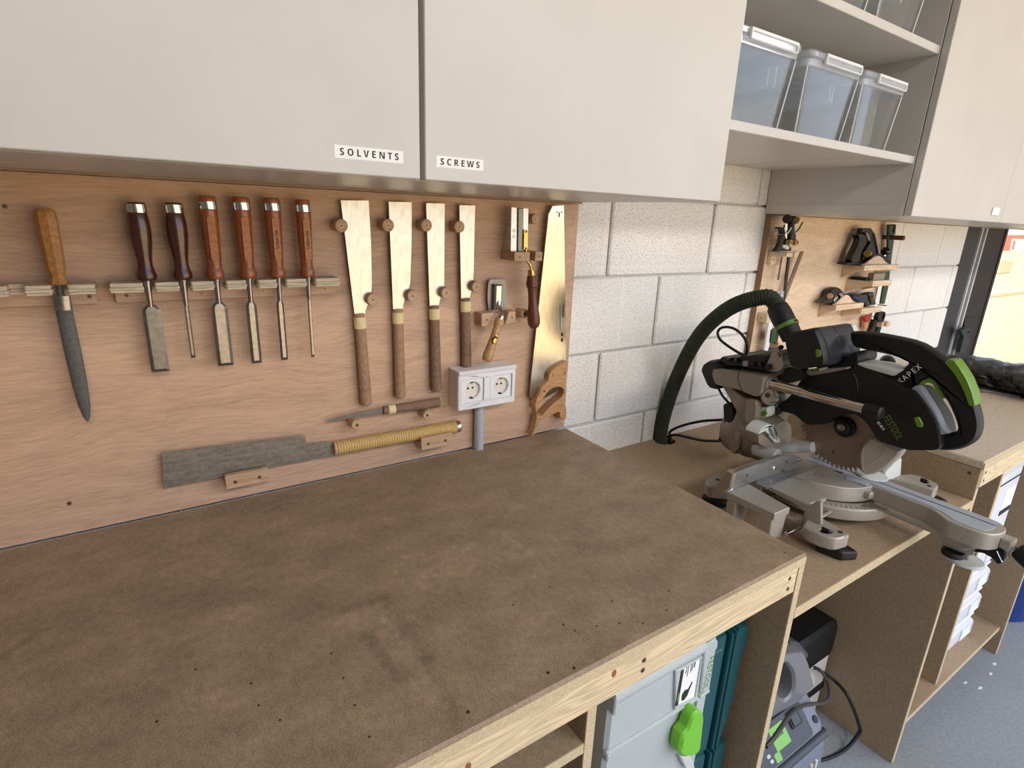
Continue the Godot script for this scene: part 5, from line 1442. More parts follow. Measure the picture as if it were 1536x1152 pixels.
# ---------------------------------------------------------------- under the benches
func make_under_bench() -> void:
	# --- grey tool case standing on its end
	var g := mat("case grey", rgb(190, 198, 200), 0.45, 0.0, tex.fine, Vector3(12, 12, 12))
	var t := thing("tool_case", "light grey plastic tool case on end under the front bench, lime green latch", "tool case", Vector3(0.6, 0.118, 0.4))
	part("crate_below", MB.new().bb(Vector3(0.49, 0.118, 0.12), Vector3(0.735, 0.466, 0.636), 0.012), g, t)
	part("body", MB.new().ext(MB.rrect(0.488, 0.470, 0.7000, 0.866, 0.012), 0.12, 0.640, "z", 0.006), g, t)
	part("lid", MB.new().ext(MB.rrect(0.7005, 0.470, 0.7370, 0.866, 0.010), 0.12, 0.636, "z", 0.006), g, t)
	part("rolled_lip", MB.new().tube([Vector3(0.490, 0.8565, 0.640), Vector3(0.690, 0.8565, 0.640)], 0.0125, 12, 0.7), g, t)
	part("lip_end", MB.new().box(Vector3(0.4905, 0.845, 0.641), Vector3(0.006, 0.032, 0.016), 0.002), g, t)
	part("ridge", MB.new().tube([Vector3(0.488, 0.7510, 0.641), Vector3(0.700, 0.7455, 0.641)], 0.0048, 8, 0.8), g, t)
	part("ridge_end", MB.new().box(Vector3(0.489, 0.7470, 0.6415), Vector3(0.007, 0.014, 0.012), 0.002), g, t)
	var ls := part("lid_strip", MB.new().ext([Vector2(0.6916, 0.8532), Vector2(0.6952, 0.8588), Vector2(0.7183, 0.8608), Vector2(0.7263, 0.8489), Vector2(0.7267, 0.8367), Vector2(0.7231, 0.8339), Vector2(0.725, 0.7499), Vector2(0.7, 0.7554), Vector2(0.6963, 0.8003)], 0.634, 0.6450, "z", 0.002), g, t)
	part("strip_foot", MB.new().ext([Vector2(0.697, 0.7519), Vector2(0.7197, 0.7563), Vector2(0.7234, 0.7503), Vector2(0.721, 0.7468), Vector2(0.6981, 0.7467)], 0.636, 0.648, "z", 0.002), g, t)
	part("strip_tail", MB.new().ext([Vector2(0.6942, 0.7429), Vector2(0.7058, 0.7404), Vector2(0.7073, 0.7199), Vector2(0.6953, 0.7228)], 0.636, 0.645, "z", 0.001), g, t)
	letters("lettering", "FESTOOL", 0.0135, Vector3(0.7084, 0.8253, 0.6452), Vector3(0.7043, 0.7699, 0.6452) - Vector3(0.7084, 0.824, 0.6452), Vector3(1, 0, 0), mat("letter green", rgb(92, 140, 58), 0.5), ls, false, 2, 0.066)
	var cf := part("card_frame", MB.new().ext([Vector2(0.6233, 0.8402), Vector2(0.6424, 0.8393), Vector2(0.6895, 0.8361), Vector2(0.6943, 0.7455), Vector2(0.6358, 0.7548)], 0.639, 0.6445, "z", 0.001, [[Vector2(0.6355, 0.8335), Vector2(0.6863, 0.8341), Vector2(0.6868, 0.7534), Vector2(0.6364, 0.7597)]]), g, t)
	part("card", MB.new().ext([Vector2(0.6376, 0.8318), Vector2(0.6893, 0.8321), Vector2(0.6897, 0.7498), Vector2(0.638, 0.7562)], 0.6395, 0.6425, "z"), M["paper"], t)
	part("card_band", MB.new().ext([Vector2(0.6389, 0.8311), Vector2(0.6463, 0.831), Vector2(0.6449, 0.7542), Vector2(0.6376, 0.7559)], 0.642, 0.6430, "z"), M["ink"], t)
	part("card_mark", MB.new().ext([Vector2(0.6404, 0.7859), Vector2(0.6443, 0.7855), Vector2(0.6438, 0.769), Vector2(0.6402, 0.7691)], 0.6425, 0.6432, "z"), M["letter green"], t)
	part("printed_tool", MB.new().ext([Vector2(0.6525, 0.7642), Vector2(0.6515, 0.7754), Vector2(0.657, 0.7824), Vector2(0.6656, 0.7809), Vector2(0.669, 0.776), Vector2(0.6663, 0.7674), Vector2(0.6585, 0.7609)], 0.6424, 0.6431, "z"), M["ink"], t)
	part("printed_tool_bit", MB.new().ext([Vector2(0.666, 0.7806), Vector2(0.6732, 0.792), Vector2(0.6753, 0.7906), Vector2(0.669, 0.776)], 0.6424, 0.6431, "z"), M["ink"], t)
	for k in 5:
		part("printed_line", MB.new().ext([Vector2(0.6645, 0.8326), Vector2(0.6656, 0.8327), Vector2(0.665, 0.8153), Vector2(0.664, 0.8152)] if k == 0 else ([Vector2(0.6681, 0.8326), Vector2(0.6691, 0.8327), Vector2(0.6685, 0.8177), Vector2(0.6675, 0.8176)] if k == 1 else ([Vector2(0.6574, 0.8326), Vector2(0.6584, 0.8327), Vector2(0.6579, 0.8112), Vector2(0.6569, 0.8111)] if k == 2 else ([Vector2(0.6533, 0.8317), Vector2(0.6543, 0.8318), Vector2(0.6529, 0.819), Vector2(0.6518, 0.819)] if k == 3 else [Vector2(0.6725, 0.8322), Vector2(0.6747, 0.832), Vector2(0.6739, 0.8215), Vector2(0.6717, 0.8217)]))), 0.6424, 0.6431, "z"), M["ink"], t)
	part("slot", MB.new().ext([Vector2(0.6769, 0.733), Vector2(0.6984, 0.7328), Vector2(0.6982, 0.7201), Vector2(0.6879, 0.7205), Vector2(0.6755, 0.7306)], 0.638, 0.6408, "z"), g, t)
	# turning latch
	var la := thing_part_latch(t)
	part("latch_mount", MB.new().ext([Vector2(0.6704, 0.7395), Vector2(0.6898, 0.7318), Vector2(0.7047, 0.7146), Vector2(0.707, 0.6842), Vector2(0.6749, 0.7125)], 0.638, 0.648, "z", 0.001), g, t)
	part("lower_clip", MB.new().ext([Vector2(0.6647, 0.6402), Vector2(0.6936, 0.6233), Vector2(0.7082, 0.5987), Vector2(0.7159, 0.5798), Vector2(0.6867, 0.5991)], 0.636, 0.650, "z", 0.002), M["pale plastic"], t)
	# --- teal tool cases behind it
	var te := mat("teal case", rgb(18, 84, 92), 0.42, 0.0, tex.fine, Vector3(12, 12, 12))
	for k in 2:
		var y0 := 0.548 if k == 0 else 0.120
		var y1 := 0.826 if k == 0 else 0.5455
		var c := thing("tool_case", "teal plastic tool case wedged between grey case and bench side, upper one" if k == 0 else "teal plastic tool case below, only its top edge showing under the upper teal one", "tool case", Vector3(0.79, y0, 0.4), "teal tool cases")
		part("shell", MB.new().ext(MB.rrect(0.7400, y0, 0.7935, y1, 0.010), 0.12, 0.622, "z", 0.012), te, c)
		part("rim", MB.new().ext(MB.rrect(0.7945, y0 + 0.002, 0.8030, y1 - 0.004, 0.008), 0.12, 0.628, "z", 0.004), te, c)
		part("rim", MB.new().ext(MB.rrect(0.8040, y0 + 0.002, 0.8140, y1 - 0.002, 0.008), 0.12, 0.630, "z", 0.004), te, c)
		part("lid_shell", MB.new().ext([Vector2(0.815, y0 + 0.004), Vector2(0.828, y0 + 0.008), Vector2(0.840, y0 + 0.045), Vector2(0.842, y0 + 0.08), Vector2(0.848, y0 + 0.10), Vector2(0.848, y1 - 0.085), Vector2(0.856, y1 - 0.06), Vector2(0.857, y1 - 0.025), Vector2(0.848, y1 - 0.006), Vector2(0.815, y1)], 0.12, 0.624, "z", 0.010), te, c)
		part("panel_recess", MB.new().ext(MB.rrect(0.748, y0 + 0.02, 0.786, y1 - 0.03, 0.008), 0.61, 0.6235, "z", 0.004), te, c)
	# --- dust extractor
	var v := thing("dust_extractor", "grey dust extractor with silver handle arch and green-labelled controls under lower bench", "vacuum", Vector3(1.08, 0, 0.42))
	var vg := mat("extractor grey", rgb(126, 132, 146), 0.5, 0.0, tex.fine, Vector3(9, 9, 9))
	var vd := mat("extractor dark", rgb(72, 76, 86), 0.5, 0.0, tex.fine, Vector3(9, 9, 9))
	var vs := mat("extractor silver", rgb(150, 150, 152), 0.38, 0.35, tex.fine, Vector3(9, 9, 9))
	var pf := [Vector2(0.12, 0.03), Vector2(0.60, 0.03), Vector2(0.640, 0.07), Vector2(0.650, 0.16), Vector2(0.642, 0.295), Vector2(0.630, 0.325), Vector2(0.572, 0.388), Vector2(0.12, 0.388)]
	part("housing", MB.new().ext(MB.rc(pf, 0.02, 4), 0.905, 1.290, "x", 0.022), vg, v)
	# panel plane from (z, y) = (0.630, 0.330) up to (0.566, 0.435)
	var pn := Vector3(0, 0.058, 0.063).normalized()
	var pu := Vector3(0, 0.063, -0.058).normalized()
	var p0 := Vector3(0.93, 0.328, 0.6285)
	var pl := MB.new()
	pl.xf = Transform3D(Basis(Vector3(1, 0, 0), pu, pn), p0)
	pl.ext(MB.rrect(0, 0.0, 0.305, 0.080, 0.014), -0.004, 0.0022, "z", 0.0015)
	var panel := part("control_panel", pl, vd, v)
	var lab := func(called: String, x0: float, y0: float, x1: float, y1: float, m: Material, h: float) -> MeshInstance3D:
		var b := MB.new()
		b.xf = Transform3D(Basis(Vector3(1, 0, 0), pu, pn), p0)
		b.ext(MB.rrect(x0, y0 * 0.72, x1, y1 * 0.72, 0.003), 0.001, h, "z", 0.0004)
		return part(called, b, m, panel)
	var gl := mat("label green", rgb(132, 196, 96), 0.5)
	lab.call("rocker_switch", 0.240, 0.052, 0.282, 0.100, M["black soft"], 0.006)
	lab.call("switch_face", 0.247, 0.058, 0.275, 0.094, vd, 0.0085)
	lab.call("green_label", 0.165, 0.028, 0.222, 0.094, gl, 0.0028)
	lab.call("green_label", 0.150, 0.004, 0.172, 0.030, gl, 0.0028)
	lab.call("green_label", 0.120, 0.074, 0.140, 0.092, gl, 0.0028)
	lab.call("green_label", 0.06, 0.004, 0.082, 0.022, gl, 0.0028)
	lab.call("pale_label", 0.094, 0.068, 0.112, 0.082, M["pale plastic"], 0.0028)
	lab.call("pale_label", 0.128, 0.030, 0.140, 0.040, M["pale plastic"], 0.0028)
	lab.call("pale_label", 0.132, 0.014, 0.143, 0.024, M["pale plastic"], 0.0028)
	letters("lettering", "MAN", 0.014, p0 + Vector3(0.176, 0, 0) + pu * 0.043 + pn * 0.0028, Vector3(1, 0, 0), pu, M["ink"], panel, true, 0, 0.032)
	part("edge_band", MB.new().tube([Vector3(0.915, 0.312, 0.632), Vector3(1.280, 0.312, 0.632)], 0.012, 10), vd, v)
	for k in 9:
		part("vent_slot", MB.new().box(Vector3(1.06 + k * 0.022, 0.235, 0.6465), Vector3(0.008, 0.055, 0.006), 0.001), M["cream plastic"], v)
	part("dark_port_plug", MB.new().cyl(Vector3(1.262, 0.338, 0.606), Vector3(1.262, 0.346, 0.6145), 0.009, 12), M["black"], v)  # black plug stands in for the shade of an open hole
	# silver arch with a grip hole, black plate added behind to darken it, dark top
	part("handle_arch", MB.new().ext(MB.rc([Vector2(1.1908, 0.5614), Vector2(1.2311, 0.5061), Vector2(1.2908, 0.4064), Vector2(1.219, 0.3915), Vector2(1.1045, 0.4115), Vector2(1.0508, 0.4406), Vector2(1.0203, 0.5837), Vector2(1.0724, 0.6034), Vector2(1.1281, 0.5867)], 0.008, 3), 0.505, 0.583, "z", 0.006, [MB.sm([Vector2(1.109, 0.5661), Vector2(1.1372, 0.5423), Vector2(1.1673, 0.5018), Vector2(1.1838, 0.451), Vector2(1.1642, 0.4324), Vector2(1.1282, 0.454), Vector2(1.0987, 0.4999), Vector2(1.0859, 0.5505)], 3)]), vs, v)
	part("dark_grip_backing", MB.new().ext([Vector2(1.1865, 0.4806), Vector2(1.39, 0.3812), Vector2(1.4503, 0.2658), Vector2(1.3703, 0.2313), Vector2(1.2175, 0.3169)], 0.468, 0.5045, "z", 0.004), M["black soft"], v)
	part("top_cover", MB.new().bb(Vector3(0.92, 0.385, 0.14), Vector3(1.24, 0.52, 0.475), 0.03), M["black soft"], v)
	part("top_socket", MB.new().ext([Vector2(1.1788, 0.5731), Vector2(1.224, 0.5487), Vector2(1.2863, 0.4865), Vector2(1.2343, 0.4649), Vector2(1.19, 0.4993), Vector2(1.1728, 0.5458)], 0.50, 0.560, "z", 0.008), vd, v)
	for sx in [0.92, 1.25]:
		for z in [0.18, 0.56]:
			part("wheel", MB.new().cyl(Vector3(sx - 0.012, 0.032, z), Vector3(sx + 0.012, 0.032, z), 0.032, 18, 0.003), M["black soft"], v)
	# cords
	var c1 := [Vector3(1.5108, 0.2725, 0.485), Vector3(1.5178, 0.2744, 0.5), Vector3(1.525, 0.2501, 0.52), Vector3(1.4816, 0.2525, 0.55), Vector3(1.4223, 0.2776, 0.57), Vector3(1.3379, 0.3321, 0.59), Vector3(1.2523, 0.3856, 0.6), Vector3(1.1677, 0.4404, 0.615), Vector3(1.0708, 0.4893, 0.635), Vector3(0.9949, 0.5187, 0.655), Vector3(0.9497, 0.5249, 0.665), Vector3(0.9185, 0.5252, 0.668)]
	solo("power_cord", MB.new().tube(MB.curve(c1, 5), 0.0046, 8), mat("cord brown", rgb(70, 66, 64), 0.5), "grey-brown cord running down across the dust extractor's control panel", "cord", c1[0])
	var c2 := [Vector3(1.5361, 0.2565, 0.478), Vector3(1.5996, 0.2063, 0.485), Vector3(1.6188, 0.1882, 0.51), Vector3(1.6, 0.1891, 0.55), Vector3(1.6123, 0.1466, 0.575), Vector3(1.6308, 0.0929, 0.592), Vector3(1.645, 0.055, 0.595), Vector3(1.60, 0.012, 0.588), Vector3(1.53, 0.006, 0.575), Vector3(1.45, 0.006, 0.55), Vector3(1.27, 0.006, 0.52)]
	solo("power_cord", MB.new().tube(MB.curve(c2, 6), 0.0052, 8), M["black soft"], "black cord looping out to the panel and along the floor under the lower bench", "cord", Vector3(1.5, 0.0, 0.57))
	# white crate with a black case on top, in the dark corner
	var cr := thing("crate", "pale plastic crate in the dark corner behind the dust extractor", "crate", Vector3(1.5, 0, 0.28))
	part("box", MB.new().ext(MB.rrect(1.345, 0.0, 1.655, 0.236, 0.006), 0.10, 0.462, "z", 0.003), M["cream plastic"], cr)
	part("band", MB.new().bb(Vector3(1.34, 0.105, 0.095), Vector3(1.662, 0.130, 0.467), 0.003), M["black soft"], cr)
	solo("black_case", MB.new().ext(MB.rrect(1.335, 0.2365, 1.664, 0.37, 0.03), 0.09, 0.468, "z", 0.012), M["black soft"], "black plastic case lying on the pale crate in the dark corner", "case", Vector3(1.5, 0.2365, 0.28))
	# --- white drawer bins in the right bench
	var y := 0.118
	var hs := [0.105, 0.105, 0.105, 0.115]
	for k in 4:
		bin("white stackable drawer bin with label slot, %s of the stack in the right bench" % ["lowest", "second", "third", "fourth"][k], 2.02, 2.345, y, hs[k], 0.625, "white stackable bins in the right bench")
		y += hs[k] + 0.001
	var tb := thing("storage_case", "tall white storage case on top of the drawer bins in the right bench", "storage case", Vector3(2.18, y, 0.36))
	part("body", MB.new().ext(MB.rrect(2.02, y, 2.35, 0.80, 0.01), 0.15, 0.622, "z", 0.006), M["white plastic"], tb)
	part("label", MB.new().bb(Vector3(2.24, 0.66, 0.621), Vector3(2.335, 0.73, 0.6235), 0.0005), M["paper"], tb)
	part("label_bar", MB.new().bb(Vector3(2.24, 0.64, 0.621), Vector3(2.335, 0.656, 0.624), 0.0005), M["ink"], tb)
	part("seam", MB.new().bb(Vector3(2.019, 0.765, 0.15), Vector3(2.351, 0.770, 0.6235), 0.0005), M["ink"], tb)
	part("lid", MB.new().ext(MB.rrect(2.015, 0.80, 2.355, 0.86, 0.012), 0.145, 0.628, "z", 0.006), M["pale plastic"], tb)
	part("side_rib", MB.new().bb(Vector3(2.346, y + 0.02, 0.2), Vector3(2.352, 0.60, 0.60), 0.002), M["white plastic"], tb)
	# blue tub on the floor beyond the right bench
	var bt := thing("tub", "blue plastic tub on the floor at the right edge, beyond the bench", "tub", Vector3(2.90, 0, 0.52))
	var bl := mat("blue plastic", rgb(26, 56, 128), 0.4)
	part("tub", MB.new().lathe([Vector2(0.15, 0.0), Vector2(0.165, 0.005), Vector2(0.195, 0.20), Vector2(0.205, 0.205), Vector2(0.205, 0.222), Vector2(0.192, 0.222), Vector2(0.155, 0.02), Vector2(0.15, 0.015)], 32, Transform3D(Basis(), Vector3(2.90, 0, 0.52))), bl, bt)

func bin(label: String, x0: float, x1: float, y: float, h: float, zf: float, group: String) -> void:
	var t := thing("drawer_bin", label, "bin", Vector3((x0 + x1) / 2, y, zf - 0.2), group)
	var w: Material = M["white plastic"]
	part("shell", MB.new().bb(Vector3(x0, y, 0.18), Vector3(x1, y + h, zf - 0.05), 0.006), w, t)
	part("front", MB.new().ext([Vector2(zf - 0.05, y + 0.002), Vector2(zf - 0.008, y + 0.002), Vector2(zf, y + h * 0.25), Vector2(zf, y + h * 0.72), Vector2(zf - 0.016, y + h - 0.020), Vector2(zf - 0.05, y + h - 0.020)], x0 + 0.004, x1 - 0.004, "x", 0.002), w, t)
	var lf := part("label_frame", MB.new().ext(MB.rrect(x1 - 0.11, y + h * 0.26, x1 - 0.012, y + h * 0.72, 0.004), zf - 0.001, zf + 0.004, "z", 0.001, [MB.rrect(x1 - 0.104, y + h * 0.31, x1 - 0.018, y + h * 0.67, 0.003)]), w, t)
	part("label_card", MB.new().bb(Vector3(x1 - 0.104, y + h * 0.31, zf - 0.001), Vector3(x1 - 0.018, y + h * 0.67, zf + 0.0008), 0.0), M["paper"], lf)
	part("lip", MB.new().bb(Vector3(x0, y + h - 0.010, zf - 0.045), Vector3(x1, y + h, zf - 0.004), 0.003), w, t)


func thing_part_latch(t: Node3D) -> MeshInstance3D:
	var o := MB.sm([Vector2(0.6705, 0.7509), Vector2(0.6877, 0.7357), Vector2(0.6933, 0.7247), Vector2(0.6953, 0.7046), Vector2(0.699, 0.6572), Vector2(0.6941, 0.6471), Vector2(0.6822, 0.6461), Vector2(0.6596, 0.6566), Vector2(0.6416, 0.6755), Vector2(0.6373, 0.6892), Vector2(0.6395, 0.7159), Vector2(0.6523, 0.7236), Vector2(0.6566, 0.7427)], 2)
	var l := part("latch", MB.new().ext(o, 0.640, 0.664, "z", 0.004), M["bright lime"], t)
	part("latch_groove", MB.new().tube(MB.curve([Vector3(0.6448, 0.708, 0.6642), Vector3(0.6424, 0.6977, 0.6642), Vector3(0.6478, 0.6843, 0.6642)], 5), 0.0010, 6), M["bright lime"], l)
	return l

# ---------------------------------------------------------------- sliding mitre saw on the lower bench
func make_saw() -> void:
	var al: Material = M["cast alloy"]
	var ta: Material = M["taupe plastic"]
	var bk: Material = M["black soft"]
	var t := thing("mitre_saw", "sliding compound mitre saw with black head, twin steel rails and green grips", "mitre saw", Vector3(1.345, 0.877, 0.474))
	# --- base casting: hub, four arms, feet
	var pv := Vector3(1.345, 0, 0.474)
	var base := MB.new()
	base.lathe([Vector2(0.150, 0.897), Vector2(0.152, 0.900), Vector2(0.152, 0.922), Vector2(0.149, 0.925), Vector2(0.120, 0.925), Vector2(0.120, 0.897)], 56, Transform3D(Basis(), pv))
	var b := part("base", base, al, t)
	var tick := MB.new()
	for k in 23:
		var a := PI * 0.5 + (k - 3) * 0.075
		var r0 := 0.134 if k % 3 else 0.130
		var c := pv + Vector3(cos(a) * (r0 + 0.145) * 0.5, 0.9253, sin(a) * (r0 + 0.145) * 0.5)
		part("scale_tick", MB.new().tube([pv + Vector3(cos(a) * r0, 0.9253, sin(a) * r0), pv + Vector3(cos(a) * 0.145, 0.9253, sin(a) * 0.145)], 0.0005, 4), M["ink"], b)
	# left frame: a side wall from the fence to the front foot, with a dark opening
	part("side_frame", MB.new().ext([Vector2(0.395, 0.900), Vector2(0.640, 0.900), Vector2(0.640, 0.924), Vector2(0.590, 0.926), Vector2(0.580, 0.974), Vector2(0.572, 0.974), Vector2(0.560, 0.957), Vector2(0.395, 0.960)], 1.1180, 1.1265, "x", 0.001, [MB.rc([Vector2(0.446, 0.908), Vector2(0.552, 0.908), Vector2(0.552, 0.944), Vector2(0.446, 0.9500)], 0.006)]), al, b)
	part("deck", MB.new().ext([Vector2(1.121, 0.395), Vector2(1.345, 0.395), Vector2(1.345, 0.474), Vector2(1.230, 0.505), Vector2(1.185, 0.560), Vector2(1.121, 0.556)], 0.948, 0.957, "y", 0.0015), al, b)
	part("deck", MB.new().ext([Vector2(1.345, 0.395), Vector2(1.560, 0.395), Vector2(1.555, 0.50), Vector2(1.47, 0.50), Vector2(1.345, 0.474)], 0.945, 0.954, "y", 0.0015), al, b)
	part("back_wall", MB.new().bb(Vector3(1.10, 0.900, 0.372), Vector3(1.56, 0.955, 0.398), 0.004), al, b)
	for s in [0, 1]:
		var fo: Array = [Vector2(1.0876, 0.5691), Vector2(1.1099, 0.5611), Vector2(1.1301, 0.552), Vector2(1.1579, 0.5336), Vector2(1.169, 0.5333), Vector2(1.1543, 0.5657), Vector2(1.149, 0.5873), Vector2(1.1444, 0.6132), Vector2(1.136, 0.6388), Vector2(1.1281, 0.6417), Vector2(1.1012, 0.6372), Vector2(1.0895, 0.6312), Vector2(1.0812, 0.6111), Vector2(1.0794, 0.585)]
		if s == 1:
			for i in fo.size(): fo[i] = Vector2(2.69 - 0.02 - fo[i].x, fo[i].y)
		var cx := 0.0
		var cz := 0.0
		var fh: Array = MB.ell(Vector2(1.1045, 0.6075), 0.0125, 0.0085, 18, 0.4) if s == 0 else MB.ell(Vector2(1.5655, 0.6075), 0.0125, 0.0085, 18, -0.4)
		var f := part("front_foot", MB.new().ext(fo, 0.8965, 0.925, "y", 0.003, [fh]), al, t)
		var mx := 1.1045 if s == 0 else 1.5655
		part("dark_pocket_floor", MB.new().ext(MB.ell(Vector2(mx, 0.6075), 0.0123, 0.0083, 18, 0.4 if s == 0 else -0.4), 0.898, 0.908, "y"), bk, f)  # black plug colours the bottom of the foot hole dark
		part("clamp_screw", MB.new().cyl(Vector3(mx, 0.905, 0.6075), Vector3(mx, 0.930, 0.6055), 0.0035, 10).box(Vector3(mx, 0.924, 0.606), Vector3(0.003, 0.014, 0.015), 0.001), bk, f)
		var bx := 1.126 if s == 0 else 1.544
		part("bolt", MB.new().cyl(Vector3(bx, 0.923, 0.626), Vector3(bx, 0.9265, 0.626), 0.0048, 14, 0.0006), M["screw and hole dark"], f)
		var rx0 := 1.092 if s == 0 else 1.526
		part("rubber_foot", MB.new().ext(MB.rc([Vector2(rx0, 0.600), Vector2(rx0 + 0.048, 0.600), Vector2(rx0 + 0.052, 0.640), Vector2(rx0 + 0.044, 0.664), Vector2(rx0 + 0.010, 0.648)], 0.006), 0.8772, 0.897, "y", 0.003), bk, f)
		var rf := part("rear_foot", MB.new().ext(MB.rc([Vector2(1.077, 0.330), Vector2(1.135, 0.325), Vector2(1.140, 0.400), Vector2(1.093, 0.404), Vector2(1.052, 0.362), Vector2(1.056, 0.345)], 0.008) if s == 0 else MB.rc([Vector2(1.595, 0.330), Vector2(1.535, 0.325), Vector2(1.530, 0.395), Vector2(1.585, 0.400), Vector2(1.604, 0.370)], 0.012), 0.8965, 0.930, "y", 0.005), al, t)
		part("bolt", MB.new().cyl(Vector3(1.095 if s == 0 else 1.575, 0.928, 0.350), Vector3(1.095 if s == 0 else 1.575, 0.9315, 0.350), 0.0045, 14, 0.0006), M["screw and hole dark"], rf)
		part("rubber_foot", MB.new().ext(MB.rc([Vector2(1.060, 0.335), Vector2(1.120, 0.330), Vector2(1.125, 0.385), Vector2(1.075, 0.398), Vector2(1.058, 0.372)], 0.012) if s == 0 else MB.rc([Vector2(1.610, 0.335), Vector2(1.550, 0.330), Vector2(1.545, 0.385), Vector2(1.595, 0.398), Vector2(1.612, 0.372)], 0.012), 0.8772, 0.897, "y", 0.006), bk, rf)
	# --- turntable with its arm
	var tb := part("turntable", MB.new().lathe([Vector2(0.116, 0.926), Vector2(0.1195, 0.929), Vector2(0.1195, 0.960), Vector2(0.1175, 0.963), Vector2(0.05, 0.9632), Vector2(0.002, 0.9632)], 64, Transform3D(Basis(), Vector3(1.335, 0, 0.470))), al, t)
	part("bubble_seal", MB.new().lathe([Vector2(0.0095, 0.9630), Vector2(0.0100, 0.9638), Vector2(0.0118, 0.9638), Vector2(0.0122, 0.9630)], 24, Transform3D(Basis(), Vector3(1.268, 0, 0.497))), mat("copper stain", rgb(150, 96, 76), 0.5), tb)
	part("detent_block", MB.new().bb(Vector3(1.3, 0.9549, 0.5805), Vector3(1.318, 0.939, 0.5987), 0.003), al, tb)
	part("pointer", MB.new().ext([Vector2(1.288, 0.592), Vector2(1.322, 0.592), Vector2(1.330, 0.632), Vector2(1.305, 0.632)], 0.926, 0.9275, "y", 0.0004), M["chrome"], tb)
	part("bed_strip", MB.new().bb(Vector3(1.10, 0.957, 0.4425), Vector3(1.325, 0.9634, 0.4700), 0.0008), M["machined alloy"], tb)
	var am: Array = MB.sm([Vector2(1.3265, 0.50), Vector2(1.3265, 0.60), Vector2(1.3262, 0.68), Vector2(1.3235, 0.705), Vector2(1.309, 0.728), Vector2(1.297, 0.745), Vector2(1.2965, 0.775), Vector2(1.300, 0.797), Vector2(1.316, 0.815), Vector2(1.345, 0.822), Vector2(1.372, 0.816), Vector2(1.386, 0.797), Vector2(1.388, 0.77), Vector2(1.388, 0.70), Vector2(1.388, 0.60), Vector2(1.388, 0.50)], 2)
	# the blade slot and the screw pockets are cut through insert and casting
	var cuts := [MB.rrect(1.3556, 0.425, 1.3606, 0.797, 0.002, 2)]
	var arm_cuts := []
	for q in cuts: arm_cuts.append(MB.inset(q, -0.0006))
	arm_cuts[0] = MB.rrect(1.3550, 0.505, 1.3612, 0.7976, 0.002, 2)
	var arm := part("table_arm", MB.new().ext(am, 0.927, 0.9632, "y", 0.0022, arm_cuts), al, t)
	part("arm_keel", MB.new().ext([Vector2(0.60, 0.929), Vector2(0.60, 0.915), Vector2(0.715, 0.912), Vector2(0.748, 0.901), Vector2(0.772, 0.901), Vector2(0.795, 0.918), Vector2(0.805, 0.929)], 1.318, 1.372, "x", 0.004), al, arm)
	mat("insert grey", rgb(168, 176, 190), 0.35, 0.3)
	part("insert_strip", MB.new().ext([Vector2(1.334, 0.425), Vector2(1.3556, 0.425), Vector2(1.3556, 0.806), Vector2(1.335, 0.806), Vector2(1.318, 0.802), Vector2(1.306, 0.785), Vector2(1.307, 0.752), Vector2(1.326, 0.724), Vector2(1.334, 0.700)], 0.9620, 0.9644, "y", 0.0004), M["insert grey"], arm)
	part("insert_strip", MB.new().ext([Vector2(1.3606, 0.425), Vector2(1.382, 0.425), Vector2(1.382, 0.785), Vector2(1.374, 0.803), Vector2(1.3606, 0.806)], 0.9620, 0.9644, "y", 0.0004), M["insert grey"], arm)

	part("flap_plate", MB.new().ext([Vector2(1.3018, 0.5395), Vector2(1.3235, 0.5336), Vector2(1.3295, 0.5799), Vector2(1.3079, 0.5825)], 0.9632, 0.9662, "y", 0.0004), M["insert grey"], arm)

	# foot under the arm
	var ft := part("arm_foot", MB.new().ext([Vector2(1.322, 0.735), Vector2(1.368, 0.735), Vector2(1.366, 0.790), Vector2(1.330, 0.790)], 0.892, 0.930, "y", 0.006), al, arm)
	part("adjuster_knob", MB.new().lathe([Vector2(0.014, 0.0), Vector2(0.0195, 0.002), Vector2(0.0205, 0.005), Vector2(0.0205, 0.010), Vector2(0.018, 0.013), Vector2(0.010, 0.014)], 22, Transform3D(Basis(), Vector3(1.335, 0.8798, 0.7577) - Vector3(0, 0.004, 0))), bk, ft)
	part("round_pad", MB.new().lathe([Vector2(0.030, 0.0), Vector2(0.034, 0.002), Vector2(0.034, 0.006), Vector2(0.032, 0.008), Vector2(0.01, 0.008)], 30, Transform3D(Basis(), Vector3(1.375, 0.8594, 0.7701) - Vector3(0, 0.004, 0))), M["pale plastic"], ft)
	var pp: Vector3 = Vector3(1.375, 0.8594, 0.7701)
	part("pad_stem", MB.new().cyl(pp, Vector3(pp.x, 0.93, pp.z), 0.007, 12), al, ft)
	# mitre lever and its knob
	part("mitre_lever", MB.new().ext(MB.sm([Vector2(0.7779, 0.9154), Vector2(0.7948, 0.921), Vector2(0.8148, 0.9284), Vector2(0.8303, 0.924), Vector2(0.8365, 0.9143), Vector2(0.8338, 0.9033), Vector2(0.8286, 0.8974), Vector2(0.8206, 0.9031), Vector2(0.806, 0.908), Vector2(0.7852, 0.9019)], 3), 1.334, 1.372, "x", 0.006), bk, arm)
	part("lever_clip", MB.new().ext([Vector2(0.8187, 0.9439), Vector2(0.8204, 0.9534), Vector2(0.8385, 0.953), Vector2(0.84, 0.9446), Vector2(0.8367, 0.9279), Vector2(0.8272, 0.9299), Vector2(0.8202, 0.9316)], 1.336, 1.366, "x", 0.003), al, arm)
